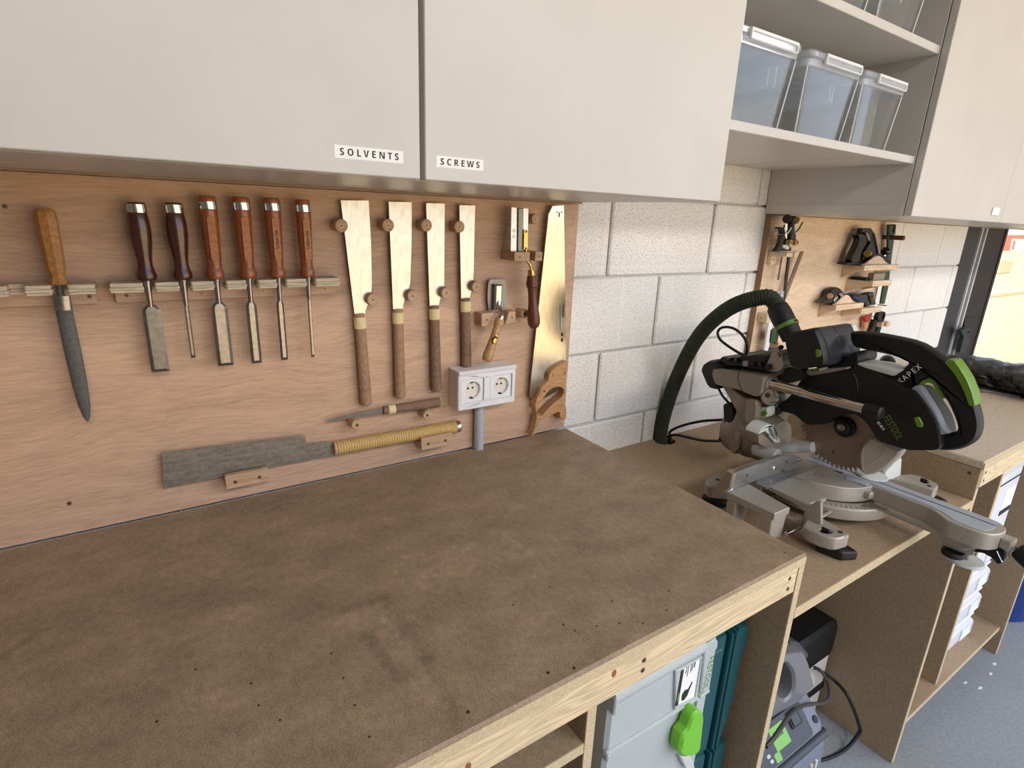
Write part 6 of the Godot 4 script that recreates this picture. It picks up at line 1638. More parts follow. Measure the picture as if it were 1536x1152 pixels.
	part("wire_clip", MB.new().tube(MB.curve([Vector3(1.334, 0.9248, 0.8215), Vector3(1.334, 0.914, 0.8287), Vector3(1.334, 0.9075, 0.8349), Vector3(1.334, 0.9177, 0.8382), Vector3(1.334, 0.9315, 0.8376)], 4), 0.0012, 6), M["chrome"], arm)
	var k0: Vector3 = Vector3(1.35, 0.9375, 0.8337)
	var k1: Vector3 = Vector3(1.35, 0.9373, 0.8445)
	part("knob_rod", MB.new().cyl(k0, k1, 0.0042, 12), M["chrome"], arm)
	part("mitre_knob", MB.new().lathe([Vector2(0.010, 0.0), Vector2(0.0155, 0.003), Vector2(0.0180, 0.010), Vector2(0.0205, 0.026), Vector2(0.0200, 0.042), Vector2(0.014, 0.050), Vector2(0.004, 0.052)], 20, MB.along(k1, k1 + Vector3(0, -0.02, 0.05))), bk, arm)
	# --- fences
	var fz := 0.440
	var fe := part("left_fence", MB.new().ext([Vector2(1.0233, 1.0044), Vector2(1.098, 1.0075), Vector2(1.1097, 1.0063), Vector2(1.1873, 1.0078), Vector2(1.2092, 1.0055), Vector2(1.2364, 0.9995), Vector2(1.276, 0.986), Vector2(1.2939, 0.9744), Vector2(1.2921, 0.9718), Vector2(1.1031, 0.9647), Vector2(1.0351, 0.9629), Vector2(1.0018, 0.9596), Vector2(1.0028, 0.9642), Vector2(1.0165, 0.9638), Vector2(1.0241, 0.9703)], fz - 0.010, fz, "z", 0.0012), M["machined alloy"], t)
	for p in [Vector3(1.0659, 0.987, 0.44), Vector3(1.2202, 0.9864, 0.44)]:
		part("dark_fence_disc", MB.new().cyl(p - Vector3(0, 0, 0.002), p + Vector3(0, 0, 0.0004), 0.0030, 14, 0.0), M["screw and hole dark"], fe)  # dark disc on the fence face in place of a shaded hole
	var fb: Vector3 = Vector3(1.1708, 0.9816, 0.44)
	part("fence_bolt", MB.new().ball(fb, Vector3(0.0056, 0.0056, 0.003), 14), M["chrome"], fe)
	part("fence_lug", MB.new().bb(Vector3(1.2678, 0.989, 0.442) + Vector3(0, -0.006, -0.004), Vector3(1.2795, 0.98, 0.442), 0.001), al, fe)
	part("fence_rail", MB.new().bb(Vector3(1.03, 0.985, 0.418), Vector3(1.18, 1.001, 0.4295), 0.002), ta, fe)
	part("fence_rail", MB.new().bb(Vector3(1.02, 0.955, 0.412), Vector3(1.29, 0.972, 0.4295), 0.002), al, fe)
	part("fence_cheek", MB.new().ext([Vector2(0.412, 0.958), Vector2(0.431, 0.957), Vector2(0.451, 0.978), Vector2(0.4525, 1.014), Vector2(0.437, 1.0155), Vector2(0.424, 0.990)], 0.992, 1.006, "x", 0.002), ta, fe)
	var rfe := part("right_fence", MB.new().ext([Vector2(1.400, 0.966), Vector2(1.660, 0.966), Vector2(1.660, 1.003), Vector2(1.50, 1.006), Vector2(1.44, 1.010), Vector2(1.410, 0.990)], fz - 0.010, fz, "z", 0.0012), M["machined alloy"], t)
	part("fence_rail", MB.new().bb(Vector3(1.41, 0.955, 0.400), Vector3(1.60, 0.998, 0.4295), 0.003), al, rfe)
	# left table extension on its two legs, sliding on a steel rod
	var ex := part("table_extension", MB.new().ext([Vector2(1.002, 0.438), Vector2(1.080, 0.438), Vector2(1.0605, 0.549), Vector2(1.0065, 0.549)], 0.9465, 0.963, "y", 0.0016), M["cast alloy"], t)
	part("extension_leg", MB.new().ext([Vector2(1.0085, 0.906), Vector2(1.0540, 0.890), Vector2(1.0600, 0.948), Vector2(1.0065, 0.948)], 0.520, 0.546, "z", 0.002), al, ex)
	part("extension_leg", MB.new().ext([Vector2(1.008, 0.890), Vector2(1.048, 0.890), Vector2(1.060, 0.948), Vector2(1.004, 0.948)], 0.440, 0.462, "z", 0.002), al, ex)
	part("extension_rod", MB.new().cyl(Vector3(1.0452, 0.9109, 0.56), Vector3(1.2161, 0.912, 0.56), 0.0045, 12), M["chrome"], ex)
	part("extension_rod", MB.new().cyl(Vector3(1.02, 0.915, 0.452), Vector3(1.30, 0.915, 0.452), 0.0045, 12), M["chrome"], ex)
	# right table extension standing up at the far side
	var rx := part("table_extension", MB.new().ext([Vector2(1.4571, 0.9516), Vector2(1.4667, 0.9583), Vector2(1.522, 0.9798), Vector2(1.532, 0.9744), Vector2(1.5558, 0.9143), Vector2(1.4626, 0.9314)], 0.552, 0.560, "z", 0.001), M["pale plastic"], t)
	part("extension_profile", MB.new().ext([Vector2(1.7496, 0.9219), Vector2(1.8632, 0.8964), Vector2(1.8637, 0.8855), Vector2(1.8306, 0.8852), Vector2(1.8453, 0.8589), Vector2(1.842, 0.819), Vector2(1.8174, 0.8238), Vector2(1.7772, 0.8506)], 0.470, 0.500, "z", 0.002, [[Vector2(1.7726, 0.9104), Vector2(1.8067, 0.9046), Vector2(1.8174, 0.8775), Vector2(1.7953, 0.8803)]]), al, rx)

	part("profile_bore", MB.new().lathe([Vector2(0.0042, 0.0), Vector2(0.0066, 0.0), Vector2(0.0066, 0.002), Vector2(0.0042, 0.002)], 16, MB.along(Vector3(1.7816, 0.8775, 0.501), Vector3(1.7754, 0.8797, 0.503))), M["chrome"], rx)
	part("extension_rod", MB.new().cyl(Vector3(1.6263, 0.8792, 0.53), Vector3(1.717, 0.8715, 0.53), 0.0048, 12), M["chrome"], rx)
	part("table_disc_edge", MB.new().lathe([Vector2(0.030, 0.0), Vector2(0.034, 0.003), Vector2(0.030, 0.006), Vector2(0.004, 0.006)], 26, Transform3D(Basis(), Vector3(1.3776, 0.966, 0.572) + Vector3(0, -0.003, -0.01))), M["pale plastic"], rx)
	# --- rear column: bevel drum, neck, rail carrier
	var col := MB.new()
	col.ext(MB.rc([Vector2(0.188, 1.1520), Vector2(0.330, 1.1690), Vector2(0.338, 1.1640), Vector2(0.338, 1.122), Vector2(0.325, 1.110), Vector2(0.275, 1.115), Vector2(0.205, 1.110), Vector2(0.190, 1.130)], 0.008, 3), 1.236, 1.46, "x", 0.008)
	var tw := part("rail_carrier", col, ta, t)
	part("carrier_collar", MB.new().cyl(Vector3(1.262, 1.1462, 0.325), Vector3(1.262, 1.1462, 0.343), 0.0185, 24, 0.002), ta, tw)
	part("carrier_collar", MB.new().cyl(Vector3(1.43, 1.1462, 0.325), Vector3(1.43, 1.1462, 0.343), 0.0185, 24, 0.002), ta, tw)
	part("carrier_seam", MB.new().tube([Vector3(1.2352, 1.1762, 0.2794), Vector3(1.2352, 1.1617, 0.2686), Vector3(1.2352, 1.1431, 0.2681), Vector3(1.2352, 1.1195, 0.2837), Vector3(1.2352, 1.1083, 0.297)], 0.0009, 5), M["screw and hole dark"], tw)
	var nk := part("neck", MB.new().ext(MB.rc([Vector2(0.2145, 1.1191), Vector2(0.2286, 1.1229), Vector2(0.2902, 1.0976), Vector2(0.3234, 1.105), Vector2(0.3305, 1.0795), Vector2(0.3308, 1.0516), Vector2(0.3087, 1.0228), Vector2(0.3032, 0.9968), Vector2(0.2997, 0.9587), Vector2(0.2829, 0.9348), Vector2(0.2633, 0.9549), Vector2(0.2525, 0.986), Vector2(0.2644, 1.0248), Vector2(0.2708, 1.0559), Vector2(0.246, 1.0845), Vector2(0.2241, 1.1024)], 0.008, 3), 1.245, 1.44, "x", 0.010), ta, t)
	part("neck_flank", MB.new().ext(MB.rc([Vector2(0.2981, 1.099), Vector2(0.3276, 1.1055), Vector2(0.3338, 1.0845), Vector2(0.3354, 1.0561), Vector2(0.3226, 1.0389), Vector2(0.3077, 1.0386), Vector2(0.2992, 1.0441)], 0.006, 3), 1.236, 1.26, "x", 0.006), ta, nk)
	var dz := Vector3(1.312, 0.990, 0.0)
	part("bevel_drum", MB.new().lathe([Vector2(0.052, 0.225), Vector2(0.064, 0.230), Vector2(0.068, 0.245), Vector2(0.068, 0.297), Vector2(0.0655, 0.299), Vector2(0.0655, 0.302), Vector2(0.066, 0.303), Vector2(0.064, 0.338), Vector2(0.056, 0.362), Vector2(0.03, 0.368)], 40, Transform3D(Basis(Vector3(1, 0, 0), Vector3(0, 0, 1), Vector3(0, -1, 0)), dz)), ta, t)
	part("drum_scale", MB.new().lathe([Vector2(0.0678, 0.280), Vector2(0.0685, 0.281), Vector2(0.0685, 0.293), Vector2(0.0678, 0.294)], 40, Transform3D(Basis(Vector3(1, 0, 0), Vector3(0, 0, 1), Vector3(0, -1, 0)), dz)), mat("scale band", rgb(176, 152, 132), 0.5), t)
	part("icon_plate", MB.new().ext([Vector2(1.249, 1.0152), Vector2(1.2758, 1.0078), Vector2(1.2771, 0.9795), Vector2(1.2486, 0.9888)], 0.300, 0.3180, "z", 0.001), M["lime"], t)
	part("icon_mark", MB.new().ext([Vector2(1.2555, 1.0057), Vector2(1.2692, 1.0019), Vector2(1.2686, 0.9899), Vector2(1.255, 0.9938)], 0.3175, 0.3186, "z"), M["screw and hole dark"], t)
	part("clamp_lever", MB.new().ext(MB.rc([Vector2(1.171, 1.0678), Vector2(1.1836, 1.0721), Vector2(1.2015, 1.0705), Vector2(1.2201, 1.0611), Vector2(1.2328, 1.0487), Vector2(1.2476, 1.0301), Vector2(1.2575, 1.0155), Vector2(1.2531, 1.0118), Vector2(1.2331, 1.0174), Vector2(1.2131, 1.0367), Vector2(1.1818, 1.0538), Vector2(1.1552, 1.0511), Vector2(1.1624, 1.0618)], 0.004, 3), 0.360, 0.395, "z", 0.006, [MB.rc([Vector2(1.2009, 1.0602), Vector2(1.2135, 1.0594), Vector2(1.2326, 1.0375), Vector2(1.246, 1.0194), Vector2(1.235, 1.0234), Vector2(1.2151, 1.0419)], 0.002)]), M["pale plastic"], t)
	part("clamp_cone", MB.new().ext(MB.rc([Vector2(1.1723, 1.0431), Vector2(1.1917, 1.0484), Vector2(1.2147, 1.0418), Vector2(1.2341, 1.0245), Vector2(1.2563, 1.0051), Vector2(1.2443, 0.9959), Vector2(1.2117, 1.0026), Vector2(1.181, 1.018)], 0.006, 3), 0.335, 0.386, "z", 0.012), ta, t)
	part("bevel_stop", MB.new().ext(MB.rc([Vector2(0.3236, 1.0786), Vector2(0.3318, 1.0869), Vector2(0.3469, 1.0893), Vector2(0.3513, 1.078), Vector2(0.3504, 1.0639), Vector2(0.3375, 1.0562), Vector2(0.3267, 1.055)], 0.004, 3), 1.256, 1.29, "x", 0.006), M["pale plastic"], t)
	part("green_mark", MB.new().ext([Vector2(0.3351, 1.0728), Vector2(0.3444, 1.0804), Vector2(0.3503, 1.0742), Vector2(0.3473, 1.0651), Vector2(0.3359, 1.0614)], 1.2545, 1.258, "x"), M["lime"], t)
	part("pivot_cover", MB.new().cyl(Vector3(1.246, 1.1192, 0.3551), Vector3(1.3, 1.1019, 0.3237), 0.0205, 26, 0.004), ta, t)
	part("dark_bore_disc", MB.new().cyl(Vector3(1.244, 1.1231, 0.3499), Vector3(1.25, 1.1212, 0.3464), 0.0064, 16, 0.0), M["screw and hole dark"], t)  # dark disc on the cover, the bore is only painted shade
	part("pivot_notch", MB.new().tube(MB.curve([Vector3(1.2455, 1.1378, 0.3578), Vector3(1.2455, 1.1344, 0.3653), Vector3(1.2455, 1.126, 0.3668), Vector3(1.2455, 1.1239, 0.3786), Vector3(1.2455, 1.1166, 0.38), Vector3(1.2455, 1.1061, 0.3602)], 3), 0.0011, 6), M["screw and hole dark"], t)
	part("pivot_hub", MB.new().cyl(Vector3(1.262, 0.972, 0.330), Vector3(1.262, 0.972, 0.395), 0.019, 18, 0.004), M["pale plastic"], t)
	part("dust_chute", MB.new().tube(MB.curve([Vector3(1.32, 0.9644, 0.3562), Vector3(1.325, 0.9772, 0.3795), Vector3(1.335, 0.9881, 0.4041), Vector3(1.335, 0.9997, 0.4377)], 4), [0.0105, 0.0115, 0.0125, 0.0135, 0.0145, 0.0150, 0.0155, 0.0155, 0.0155, 0.015, 0.0145, 0.014, 0.013], 16), M["pale plastic"], t)
	# rear end: rail bumper, cable tray, plate with slot
	var kb := MB.new()
	kb.ext(MB.rc([Vector2(0.1473, 1.1352), Vector2(0.1511, 1.1559), Vector2(0.1648, 1.1677), Vector2(0.1953, 1.1764), Vector2(0.2034, 1.1611), Vector2(0.1996, 1.1433), Vector2(0.2041, 1.1251), Vector2(0.2124, 1.1006), Vector2(0.1919, 1.0912), Vector2(0.1752, 1.0977)], 0.008, 3), 1.240, 1.45, "x", 0.016)
	part("rail_bumper", kb, bk, t)
	part("cable_tray", MB.new().ext(MB.rc([Vector2(0.1914, 1.1751), Vector2(0.1978, 1.1856), Vector2(0.2177, 1.187), Vector2(0.2522, 1.1979), Vector2(0.2713, 1.2038), Vector2(0.2929, 1.2132), Vector2(0.3155, 1.2138), Vector2(0.3257, 1.2095), Vector2(0.3215, 1.1941), Vector2(0.3224, 1.1765), Vector2(0.2915, 1.1744), Vector2(0.2591, 1.1734), Vector2(0.211, 1.1641)], 0.004, 3), 1.255, 1.44, "x", 0.006), bk, t)
	for q in [Vector3(1.25, 1.1843, 0.2256), Vector3(1.25, 1.1859, 0.2475), Vector3(1.25, 1.1868, 0.2949), Vector3(1.25, 1.1913, 0.3133)]:
		part("tray_rib", MB.new().box(q, Vector3(0.014, 0.010, 0.012), 0.003), M["black gloss"], t)
	part("cable_clip", MB.new().ext([Vector2(0.2647, 1.1885), Vector2(0.2773, 1.192), Vector2(0.279, 1.1783), Vector2(0.2677, 1.176)], 1.248, 1.258, "x", 0.001), M["taupe plastic"], t)
	var br := part("bracket", MB.new().ext(MB.rc([Vector2(0.3366, 1.2381), Vector2(0.3462, 1.2412), Vector2(0.359, 1.2268), Vector2(0.3667, 1.2006), Vector2(0.3572, 1.183), Vector2(0.3429, 1.1794), Vector2(0.3254, 1.1795), Vector2(0.3244, 1.1915)], 0.002, 2), 1.258, 1.264, "x", 0.0008, [MB.ell(Vector2(Vector3(1.262, 1.2244, 0.3527).z, Vector3(1.262, 1.2244, 0.3527).y), 0.0035, 0.0070, 14, 0.5)]), al, t)
	part("bracket_boss", MB.new().cyl(Vector3(1.25, 1.1908, 0.3369), Vector3(1.262, 1.1877, 0.3298), 0.0082, 16, 0.002), bk, br)
	part("lock_pin", MB.new().ball(Vector3(1.262, 1.2424, 0.3516), Vector3(0.008, 0.006, 0.006), 12), bk, br)
	part("lock_lever", MB.new().ext(MB.rc([Vector2(0.2277, 1.0597), Vector2(0.2383, 1.0691), Vector2(0.2559, 1.0598), Vector2(0.2654, 1.0361), Vector2(0.2535, 1.0124), Vector2(0.253, 0.9849), Vector2(0.2313, 0.967), Vector2(0.2382, 1.0148)], 0.004, 3), 1.250, 1.272, "x", 0.004), bk, t)
	part("lock_lever_foot", MB.new().ext(MB.rc([Vector2(0.234, 0.9995), Vector2(0.2512, 1.0029), Vector2(0.2505, 0.9676), Vector2(0.2444, 0.9552), Vector2(0.226, 0.9573)], 0.003, 3), 1.252, 1.272, "x", 0.003), bk, t)
	# --- rails with end caps
	for x in [1.262, 1.430]:
		var ze := 0.0 if x < 1.3 else 0.045
		var rl := part("rail", MB.new().cyl(Vector3(x, 1.1455, 0.20), Vector3(x, 1.1510, 0.566 + ze), 0.0118, 24, 0.0006), M["chrome"], t)
		part("rail_cap", MB.new().cyl(Vector3(x, 1.1510, 0.560 + ze), Vector3(x, 1.1515, 0.598 + ze), 0.0150, 24, 0.004), bk, rl)
		if x < 1.3:
			part("rail_joint", MB.new().lathe([Vector2(0.0114, 0), Vector2(0.0121, 0.0002), Vector2(0.0121, 0.0012), Vector2(0.0114, 0.0014)], 24, MB.along(Vector3(x, 1.1488, 0.42), Vector3(x, 1.1491, 0.44))), M["grey steel"], rl)
	make_saw_head(t)
	make_hose()

func make_saw_head(t: Node3D) -> void:
	var bk: Material = M["black soft"]
	var al: Material = M["cast alloy"]
	# --- blade
	var hub := Vector3(1.345, 1.0735, 0.494)
	var pts := []
	var nt := 60
	for i in nt:
		var a := TAU * i / nt
		for q in [[0.0, 0.1030], [0.20, 0.1085], [0.42, 0.1080], [0.52, 0.1000], [0.75, 0.0995]]:
			var aa: float = a + TAU / nt * q[0]
			pts.append(Vector2(hub.z + cos(aa) * q[1], hub.y + sin(aa) * q[1]))
	var bl := part("saw_blade", MB.new().ext(pts, 1.3440, 1.3462, "x"), M["blade dirty"], t)
	for k in 5:
		var a := TAU * (k + 0.62) / 5.0
		var c := Vector2(hub.z + cos(a) * 0.072, hub.y + sin(a) * 0.072)
		part("dark_cut_mark", MB.new().ext(MB.ell(c, 0.0045, 0.0016, 10, a + 0.9), 1.3436, 1.3441, "x"), M["screw and hole dark"], bl)  # dark oval laid on the blade for the shade of a cut
	for k in 26:
		var a := k * 2.4
		var r := 0.035 + fmod(k * 7.31, 5.0) * 0.0115
		part("resin_spot", MB.new().ext(MB.ell(Vector2(hub.z + cos(a) * r, hub.y + sin(a) * r), 0.0007 + fmod(k, 3.0) * 0.0003, 0.0006, 7), 1.3437, 1.3441, "x"), M["screw and hole dark"], bl)
	var fl := part("flange", MB.new().cyl(Vector3(1.3275, hub.y, hub.z), Vector3(1.3445, hub.y, hub.z), 0.0185, 30, 0.003), bk, t)
	part("flange_ring", MB.new().cyl(Vector3(1.3350, hub.y - 0.001, hub.z + 0.003), Vector3(1.3442, hub.y - 0.001, hub.z + 0.003), 0.0240, 30, 0.002), bk, fl)
	part("arbor_bolt", MB.new().cyl(Vector3(1.3240, hub.y, hub.z), Vector3(1.3280, hub.y, hub.z), 0.0092, 22, 0.001), M["grey steel"], fl)
	part("bolt_tip", MB.new().ball(Vector3(1.3240, hub.y, hub.z - 0.001), Vector3(0.0022, 0.0028, 0.0028), 10), M["bright steel"], fl)
	# --- lower guard, pale plastic
	var g := part("lower_guard", MB.new().ext([Vector2(0.5594, 1.0714), Vector2(0.574, 1.0693), Vector2(0.6029, 1.0634), Vector2(0.6221, 1.0625), Vector2(0.6214, 1.0499), Vector2(0.6107, 1.0269), Vector2(0.5989, 1.0071), Vector2(0.5826, 0.9894), Vector2(0.5658, 0.9801), Vector2(0.5554, 0.9844), Vector2(0.5476, 1.0054), Vector2(0.5444, 1.026), Vector2(0.5481, 1.0469)], 1.330, 1.362, "x", 0.004), mat("guard plastic", rgb(190, 182, 168), 0.45, 0.0, tex.fine, Vector3(9, 9, 9)), t)
	part("guard_rib", MB.new().tube(MB.curve([Vector3(1.3293, 1.0435, 0.5501), Vector3(1.3293, 1.0206, 0.5524), Vector3(1.3293, 0.9948, 0.5589), Vector3(1.3293, 0.9864, 0.5648)], 4), 0.0010, 5), M["guard plastic"], g)
	part("guard_rib", MB.new().tube(MB.curve([Vector3(1.3293, 1.0035, 0.5613), Vector3(1.3293, 1.0202, 0.5783), Vector3(1.3293, 1.0393, 0.5888), Vector3(1.3293, 1.0596, 0.5925)], 5), 0.0008, 5), M["guard plastic"], g)
	part("guard_edge", MB.new().ext([Vector2(0.6175, 1.0587), Vector2(0.6208, 1.0558), Vector2(0.6178, 1.0453), Vector2(0.6111, 1.0279), Vector2(0.6099, 1.0295), Vector2(0.616, 1.0456)], 1.340, 1.366, "x", 0.001), M["pale plastic"], g)
	# --- upper blade housing
	var ho := part("blade_housing", MB.new().ext(MB.rc([Vector2(0.3522, 1.0715), Vector2(0.3434, 1.0822), Vector2(0.3479, 1.0947), Vector2(0.3637, 1.1061), Vector2(0.38, 1.1348), Vector2(0.3879, 1.1605), Vector2(0.4031, 1.1792), Vector2(0.4422, 1.1954), Vector2(0.5033, 1.2272), Vector2(0.5054, 1.2346), Vector2(0.5701, 1.2205), Vector2(0.6121, 1.2042), Vector2(0.6271, 1.2066), Vector2(0.6423, 1.193), Vector2(0.6615, 1.1736), Vector2(0.6777, 1.1537), Vector2(0.6883, 1.1322), Vector2(0.6977, 1.103), Vector2(0.691, 1.0938), Vector2(0.6462, 1.0764), Vector2(0.5876, 1.0747), Vector2(0.5794, 1.0816), Vector2(0.557, 1.1053), Vector2(0.5387, 1.117), Vector2(0.5255, 1.1195), Vector2(0.5085, 1.1132), Vector2(0.4884, 1.1005), Vector2(0.4664, 1.0744), Vector2(0.4286, 1.0593), Vector2(0.4104, 1.0662), Vector2(0.3915, 1.0753)], 0.006, 2), 1.304, 1.392, "x", 0.010), bk, t)
	part("housing_crease", MB.new().tube([Vector3(1.3035, 1.2105, 0.5071), Vector3(1.3035, 1.1994, 0.515), Vector3(1.3035, 1.1781, 0.5226)], 0.0009, 5), M["black gloss"], ho)
	part("housing_lug", MB.new().ext(MB.rc([Vector2(0.3448, 1.0791), Vector2(0.3505, 1.0867), Vector2(0.3578, 1.0854), Vector2(0.3589, 1.0672), Vector2(0.3517, 1.0614)], 0.003, 2), 1.290, 1.31, "x", 0.004), bk, ho)
	part("gear_cover", MB.new().ext(MB.rc([Vector2(0.3607, 1.1913), Vector2(0.3718, 1.1973), Vector2(0.404, 1.1998), Vector2(0.4153, 1.1856), Vector2(0.4014, 1.169), Vector2(0.3796, 1.1566), Vector2(0.35, 1.1575), Vector2(0.3435, 1.167), Vector2(0.3598, 1.1779)], 0.006, 2), 1.275, 1.305, "x", 0.006), bk, ho)
	part("dust_slot_plate", MB.new().ext(MB.rc([Vector2(0.4049, 1.195), Vector2(0.4207, 1.2004), Vector2(0.472, 1.2169), Vector2(0.4972, 1.2251), Vector2(0.4964, 1.2198), Vector2(0.461, 1.2028), Vector2(0.4122, 1.1846)], 0.002, 2), 1.288, 1.31, "x", 0.002), M["taupe plastic"], ho)
	part("slot_green", MB.new().ext([Vector2(0.4178, 1.2013), Vector2(0.433, 1.208), Vector2(0.44, 1.2041), Vector2(0.4348, 1.199), Vector2(0.4226, 1.198)], 1.2865, 1.290, "x"), M["lime"], ho)
	part("slot_white", MB.new().ext([Vector2(0.4372, 1.2076), Vector2(0.4557, 1.2162), Vector2(0.4504, 1.2077), Vector2(0.4404, 1.202)], 1.2865, 1.290, "x"), M["pale plastic"], ho)
	var tp := part("top_strip", MB.new().ext([Vector2(0.5004, 1.2259), Vector2(0.5033, 1.2328), Vector2(0.5113, 1.2374), Vector2(0.5502, 1.241), Vector2(0.5932, 1.2387), Vector2(0.581, 1.2235), Vector2(0.5469, 1.2245), Vector2(0.5085, 1.2252)], 1.306, 1.372, "x", 0.004), M["pale plastic"], ho)
	part("front_strip", MB.new().ext(MB.rc([Vector2(0.6172, 1.2024), Vector2(0.625, 1.2148), Vector2(0.6324, 1.2132), Vector2(0.6502, 1.1938), Vector2(0.6722, 1.1682), Vector2(0.6856, 1.1474), Vector2(0.6959, 1.1359), Vector2(0.7041, 1.1352), Vector2(0.6875, 1.1256), Vector2(0.6825, 1.1282), Vector2(0.6704, 1.1495), Vector2(0.6483, 1.1752)], 0.004, 2), 1.312, 1.336, "x", 0.004), M["insert grey"], ho)
	part("depth_pad", MB.new().ext(MB.rc([Vector2(0.64, 1.1503), Vector2(0.6491, 1.1551), Vector2(0.6595, 1.1421), Vector2(0.6596, 1.1348), Vector2(0.6511, 1.1319)], 0.004, 3), 1.299, 1.308, "x", 0.0015), M["lime"], ho)
	letters("lettering", "FESTOOL", 0.0150, Vector3(1.3035, 1.131, 0.5843), Vector3(1.3035, 1.0898, 0.6217) - Vector3(1.3035, 1.131, 0.5843), Vector3(0, 0.4, 0.9), mat("print green", rgb(104, 134, 48), 0.5), ho, false, 1, 0.0540)
	letters("lettering", "KS 60 E", 0.0058, Vector3(1.3035, 1.1165, 0.5745), Vector3(1.3035, 1.1025, 0.5903) - Vector3(1.3035, 1.1165, 0.5745), Vector3(0, 0.4, 0.9), M["paper"], ho, true, 1, 0.020)
	# --- D-handle with green grips
	var outer := MB.sm([Vector2(0.4679, 1.2927), Vector2(0.4786, 1.2993), Vector2(0.5166, 1.3035), Vector2(0.5699, 1.3031), Vector2(0.6116, 1.2982), Vector2(0.6544, 1.2784), Vector2(0.6778, 1.2632), Vector2(0.7011, 1.2399), Vector2(0.7193, 1.214), Vector2(0.7325, 1.1869), Vector2(0.7409, 1.1653), Vector2(0.7434, 1.1417), Vector2(0.7376, 1.1218), Vector2(0.7222, 1.1044), Vector2(0.7044, 1.0946), Vector2(0.6878, 1.0897), Vector2(0.679, 1.0999), Vector2(0.6668, 1.1235), Vector2(0.6424, 1.1582), Vector2(0.6217, 1.1816), Vector2(0.6041, 1.1971), Vector2(0.5757, 1.2157), Vector2(0.5823, 1.2305), Vector2(0.5921, 1.2448), Vector2(0.5944, 1.2563), Vector2(0.5658, 1.2619), Vector2(0.5251, 1.263), Vector2(0.4968, 1.2637), Vector2(0.4786, 1.2676)], 2)
	var hole := MB.sm([Vector2(0.6226, 1.2133), Vector2(0.632, 1.2264), Vector2(0.6399, 1.2314), Vector2(0.65, 1.2262), Vector2(0.6625, 1.2099), Vector2(0.6793, 1.1933), Vector2(0.6955, 1.1698), Vector2(0.7062, 1.15), Vector2(0.7081, 1.1391), Vector2(0.7006, 1.1307), Vector2(0.6908, 1.1294), Vector2(0.6811, 1.1396), Vector2(0.664, 1.1633), Vector2(0.6431, 1.1898)], 2)
	var h := part("d_handle", MB.new().ext(outer, 1.326, 1.358, "x", 0.0075, [hole]), bk, t)
	part("green_grip", MB.new().ext(MB.rc([Vector2(0.6584, 1.2712), Vector2(0.6623, 1.277), Vector2(0.6743, 1.2801), Vector2(0.6889, 1.2648), Vector2(0.704, 1.2464), Vector2(0.7172, 1.2244), Vector2(0.7285, 1.1996), Vector2(0.7186, 1.1945), Vector2(0.7048, 1.2191), Vector2(0.6905, 1.2394), Vector2(0.6772, 1.255)], 0.004, 3), 1.322, 1.362, "x", 0.008), M["lime"], h)
	part("trigger", MB.new().ext(MB.rc([Vector2(0.6222, 1.2107), Vector2(0.6282, 1.2225), Vector2(0.6395, 1.2334), Vector2(0.6473, 1.2319), Vector2(0.6559, 1.2224), Vector2(0.6756, 1.1994), Vector2(0.6704, 1.1943), Vector2(0.663, 1.2011), Vector2(0.6466, 1.2217), Vector2(0.6391, 1.2214), Vector2(0.6313, 1.2157)], 0.003, 3), 1.330, 1.360, "x", 0.006), M["lime"], h)
	letters("lettering", "KAPEX", 0.0110, Vector3(1.3235, 1.2079, 0.5943), Vector3(1.3235, 1.2461, 0.6214) - Vector3(1.3235, 1.2079, 0.5943), Vector3(0, 1, -0.6), M["paper"], h, false, 10, 0.0530)
	# --- motor
	var mo := part("motor", MB.new().ext(MB.rc([Vector2(0.3678, 1.2746), Vector2(0.3735, 1.2813), Vector2(0.3969, 1.2915), Vector2(0.4306, 1.3061), Vector2(0.4399, 1.3044), Vector2(0.4506, 1.2898), Vector2(0.462, 1.2686), Vector2(0.4728, 1.2433), Vector2(0.4742, 1.2294), Vector2(0.4666, 1.224), Vector2(0.4369, 1.213), Vector2(0.4063, 1.2046), Vector2(0.3937, 1.2093), Vector2(0.3813, 1.2347), Vector2(0.3725, 1.2579)], 0.012, 4), 1.248, 1.392, "x", 0.004), mat("motor grey", rgb(48, 48, 54), 0.34, 0.0, tex.fine, Vector3(9, 9, 9)), t)
	part("motor_face", MB.new().ext(MB.rc([Vector2(0.3763, 1.2764), Vector2(0.3812, 1.2824), Vector2(0.4044, 1.2923), Vector2(0.437, 1.3068), Vector2(0.4449, 1.3054), Vector2(0.4566, 1.2901), Vector2(0.4679, 1.2701), Vector2(0.4779, 1.2459), Vector2(0.4792, 1.2329), Vector2(0.4729, 1.228), Vector2(0.4434, 1.2174), Vector2(0.4142, 1.2094), Vector2(0.4023, 1.2139), Vector2(0.3901, 1.238), Vector2(0.3816, 1.26)], 0.012, 4), 1.222, 1.250, "x", 0.010), bk, mo)
	part("motor_seam", MB.new().ext(MB.rc([Vector2(0.3673, 1.275), Vector2(0.3734, 1.2817), Vector2(0.3969, 1.2919), Vector2(0.4308, 1.3065), Vector2(0.4402, 1.3049), Vector2(0.4509, 1.2901), Vector2(0.4623, 1.2688), Vector2(0.4731, 1.2436), Vector2(0.4747, 1.2291), Vector2(0.4669, 1.2236), Vector2(0.437, 1.2126), Vector2(0.4062, 1.2042), Vector2(0.3933, 1.209), Vector2(0.3809, 1.2344), Vector2(0.3722, 1.2576)], 0.012, 4), 1.3100, 1.3112, "x", 0.0002), M["black gloss"], mo)
